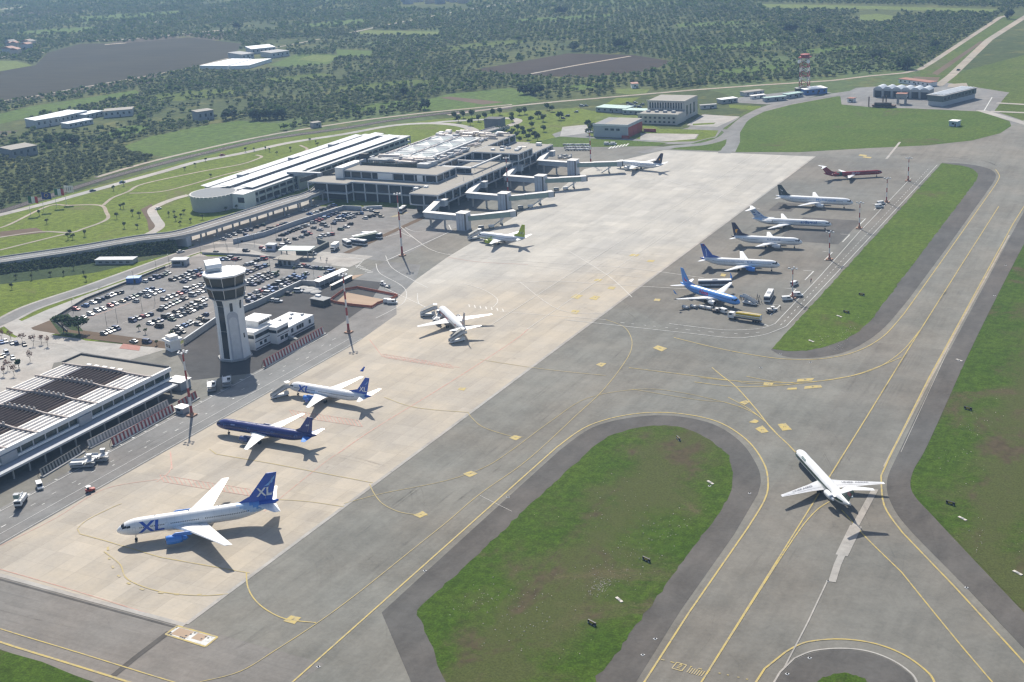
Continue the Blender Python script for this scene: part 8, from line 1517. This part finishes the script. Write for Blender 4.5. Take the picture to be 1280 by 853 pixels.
for k in range(5): protos.append(make_tree('olive_tree', 'round grey-green olive tree in the grove beyond the railway', 'tree', (0, 0, -900), LOL, 2.2 + .18 * k, 1.4, 150, .46, 70 + k, .8, 8, 'olive trees beyond the railway', 3, .22))
for k, (P_, d_) in enumerate(ind):
    x, y, _ = proj(P_[None, :]); east = x[0] > 400; lab, grp = ('olive tree beyond the railway, far side of the terminal', 'olive trees beyond the terminal') if east else ('round grey-green olive tree in the grove beyond the railway', 'olive trees beyond the railway')
    s_ = rt.uniform(.75, 1.2); o = dup(protos[k % 5], (float(P_[0]), float(P_[1]), .02), float(rt.random() * 6), lab, grp); o.scale = (s_, s_, s_ * rt.uniform(.85, 1.15))
for o in protos:
    for ch in list(o.children): bpy.data.objects.remove(ch)
    bpy.data.objects.remove(o)
def mass(name, label, P, lib, mat, smin, smax):
    out = []
    for q in P: s_ = rt.uniform(smin, smax); a = rt.random() * 6.28; c_, sn = math.cos(a), math.sin(a); V = lib[rt.integers(len(lib))]; W = np.empty_like(V); W[:, 0] = V[:, 0] * c_ - V[:, 1] * sn; W[:, 1] = V[:, 0] * sn + V[:, 1] * c_; W[:, 2] = V[:, 2]; out.append(W * np.array([s_, s_, s_ * rt.uniform(.8, 1.25)]) + np.array([q[0], q[1], 0]))
    return out
L1 = [leaves(np.random.default_rng(200 + k), 52, 2.5, .66, 6, .8, 1.9) for k in range(8)]; L2 = [leaves(np.random.default_rng(300 + k), 24, 2.35, .80, 5, .8, 1.7) for k in range(8)]; L3 = [leaves(np.random.default_rng(400 + k), 12, 2.9, 1.15, 4, .72, 1.8) for k in range(8)]
rest = np.array([P_ for P_ in Pn if np.linalg.norm(P_[:2]) > cut or not (0 <= proj(P_[None, :])[0][0] <= 1280)])
allm = [(rest, L1, .75, 1.25), (Pm, L2, .8, 1.3), (Pf, L3, .75, 1.35)]
OG, MT = [], []
for P_, lib, a, b in allm:
    if len(P_): f_ = rt.random(len(P_)) < .74; OG += mass('', '', P_[f_], lib, None, a, b); MT += mass('', '', P_[~f_], lib, None, a * .8, b * 1.45)
tag(mkobj('olive_grove', quads('olive_grove', np.concatenate(OG), LGV)), 'grey-green olive groves spreading over the plain to the horizon', 'trees', None, 'stuff')
tag(mkobj('mixed_trees', quads('mixed_trees', np.concatenate(MT), LGR)), 'greener, taller trees scattered through the olive groves', 'trees', None, 'stuff')
print('TREES', len(ind), len(rest), len(Pm), len(Pf), 'CARS', NCAR[0])
# big dark single trees and clumps in the plain
for k, q in enumerate(((322, 150), (329, 150), (336, 149.5), (316, 151), (347, 149), (352, 149), (86, 180), (92, 182), (62, 182), (705, 17), (700, 18), (718, 64), (773, 60), (779, 60), (989, 40), (984, 40), (1128, 86), (1134, 87), (1094, 75), (1168, 62), (296, 37), (283, 150), (290, 148), (1024, 45), (1262, 24), (505, 121), (531, 137), (655, 118), (660, 117), (667, 119), (675, 117))):
    p_ = G(*q); make_tree('dark_tree', 'large dark tree standing out of the groves', 'tree', (p_.x, p_.y, 0), LPI, 5.2 if q[1] > 100 else 7.5, 4, 260, 1.1, 500 + k, .95, 9, 'large dark trees in the plain', 3, .35)
# rubble and stones on the worn grass
rs_ = random.Random(12); st = MB()
for cx, cy_, sx, sy, n in ((-131, 297, 9, 22, 150), (-150, 268, 12, 10, 90), (-127, 320, 5, 14, 60), (-140, 255, 14, 8, 60), (-58, 420, 8, 45, 90), (-45, 350, 14, 16, 70), (-121, 510, 3, 12, 40), (-128, 500, 6, 8, 30), (-150, 330, 14, 25, 50), (-132, 283, 2.6, 5, 130), (-120, 490, 2, 6, 40), (-160, 262, 6, 6, 40)):
    for k in range(n):
        x, y = rs_.gauss(cx, sx * .55), rs_.gauss(cy_, sy * .55)
        if (-171 < x < -118.5 and 235 < y < 380) or (x > -64 and y > 375) or (x > -50 and y > 335) or (-140 < x < -117 and 484 < y < 560): s_ = rs_.choice([.08, .1, .12, .15, .2, .28]); st.obox(x, y, s_, s_ * rs_.uniform(.6, 1.6), .05, .09 + s_ * .55, rs_.uniform(0, 3), .6)
tag(st.build('scattered_stones', M('pale_stone', (.50, .45, .38), .9)), 'pale stones and rubble scattered over the worn grass', 'stones', None, 'stuff')
# ------------------------------------------------------------------ camera, light, air
cam = bpy.data.cameras.new('camera'); co = bpy.data.objects.new('camera', cam); COL.objects.link(co)
cam.sensor_fit = 'HORIZONTAL'; cam.sensor_width = 36; cam.lens = 36 * FPX / 1280; cam.clip_start = 1; cam.clip_end = 30000
mw = Matrix([[CR[0], CU[0], -CF[0], 0], [CR[1], CU[1], -CF[1], 0], [CR[2], CU[2], -CF[2], CAMH], [0, 0, 0, 1]])
co.matrix_world = mw; SC.camera = co
SUN_EL, SHADOW_AZ = 43.5, 141.5          # shadows fall towards this compass bearing (from +Y, clockwise)
az = R(SHADOW_AZ); el = R(SUN_EL)
d = Vector((math.sin(az) * math.cos(el), math.cos(az) * math.cos(el), -math.sin(el)))
sl = bpy.data.lights.new('sun', 'SUN'); sl.energy = 5.0; sl.angle = R(.53); sl.color = (1.0, .935, .825)
so = bpy.data.objects.new('sun', sl); COL.objects.link(so); so.rotation_euler = d.to_track_quat('-Z', 'Y').to_euler(); so.location = (0, 0, 600)
w = bpy.data.worlds.new('World'); SC.world = w; w.use_nodes = True; nt = w.node_tree; nt.nodes.clear()
sky = nt.nodes.new('ShaderNodeTexSky'); sky.sky_type = 'NISHITA'; sky.sun_disc = False; sky.sun_elevation = el; sky.sun_rotation = R(SHADOW_AZ + 180)
sky.air_density = 1.0; sky.dust_density = 1.5; sky.ozone_density = 1.2
bg = nt.nodes.new('ShaderNodeBackground'); bg.inputs['Strength'].default_value = .10
wo = nt.nodes.new('ShaderNodeOutputWorld'); nt.links.new(sky.outputs[0], bg.inputs[0]); nt.links.new(bg.outputs[0], wo.inputs[0])
hz = MB(); hz.box(-8600, 5100, -4100, 9100, -1, 192)
hm = bpy.data.materials.new('haze'); hm.use_nodes = True; ht = hm.node_tree; ht.nodes.clear()
pv = ht.nodes.new('ShaderNodeVolumePrincipled'); pv.inputs['Color'].default_value = (.40, .64, 1, 1); pv.inputs['Density'].default_value = HAZE
pv.inputs['Anisotropy'].default_value = .25
ho = ht.nodes.new('ShaderNodeOutputMaterial'); ht.links.new(pv.outputs[0], ho.inputs['Volume'])
if HAZE > 0: tag(hz.build('haze', hm), kind='stuff')
vs_ = SC.view_settings; vs_.view_transform = 'Standard'; vs_.look = 'None'; vs_.gamma = 1; vs_.exposure = EXPO; vs_.use_curve_mapping = False
SC.display_settings.display_device = 'sRGB'
cy = SC.cycles; SC.cycles.filter_width = 1.35; cy.use_denoising = True; cy.sampling_pattern = 'BLUE_NOISE'; cy.max_bounces = 6; cy.diffuse_bounces = 2; cy.glossy_bounces = 2; cy.transmission_bounces = 3; cy.volume_bounces = 0
cy.transparent_max_bounces = 40; cy.caustics_reflective = False; cy.caustics_refractive = False; cy.use_adaptive_sampling = True; cy.adaptive_threshold = .006
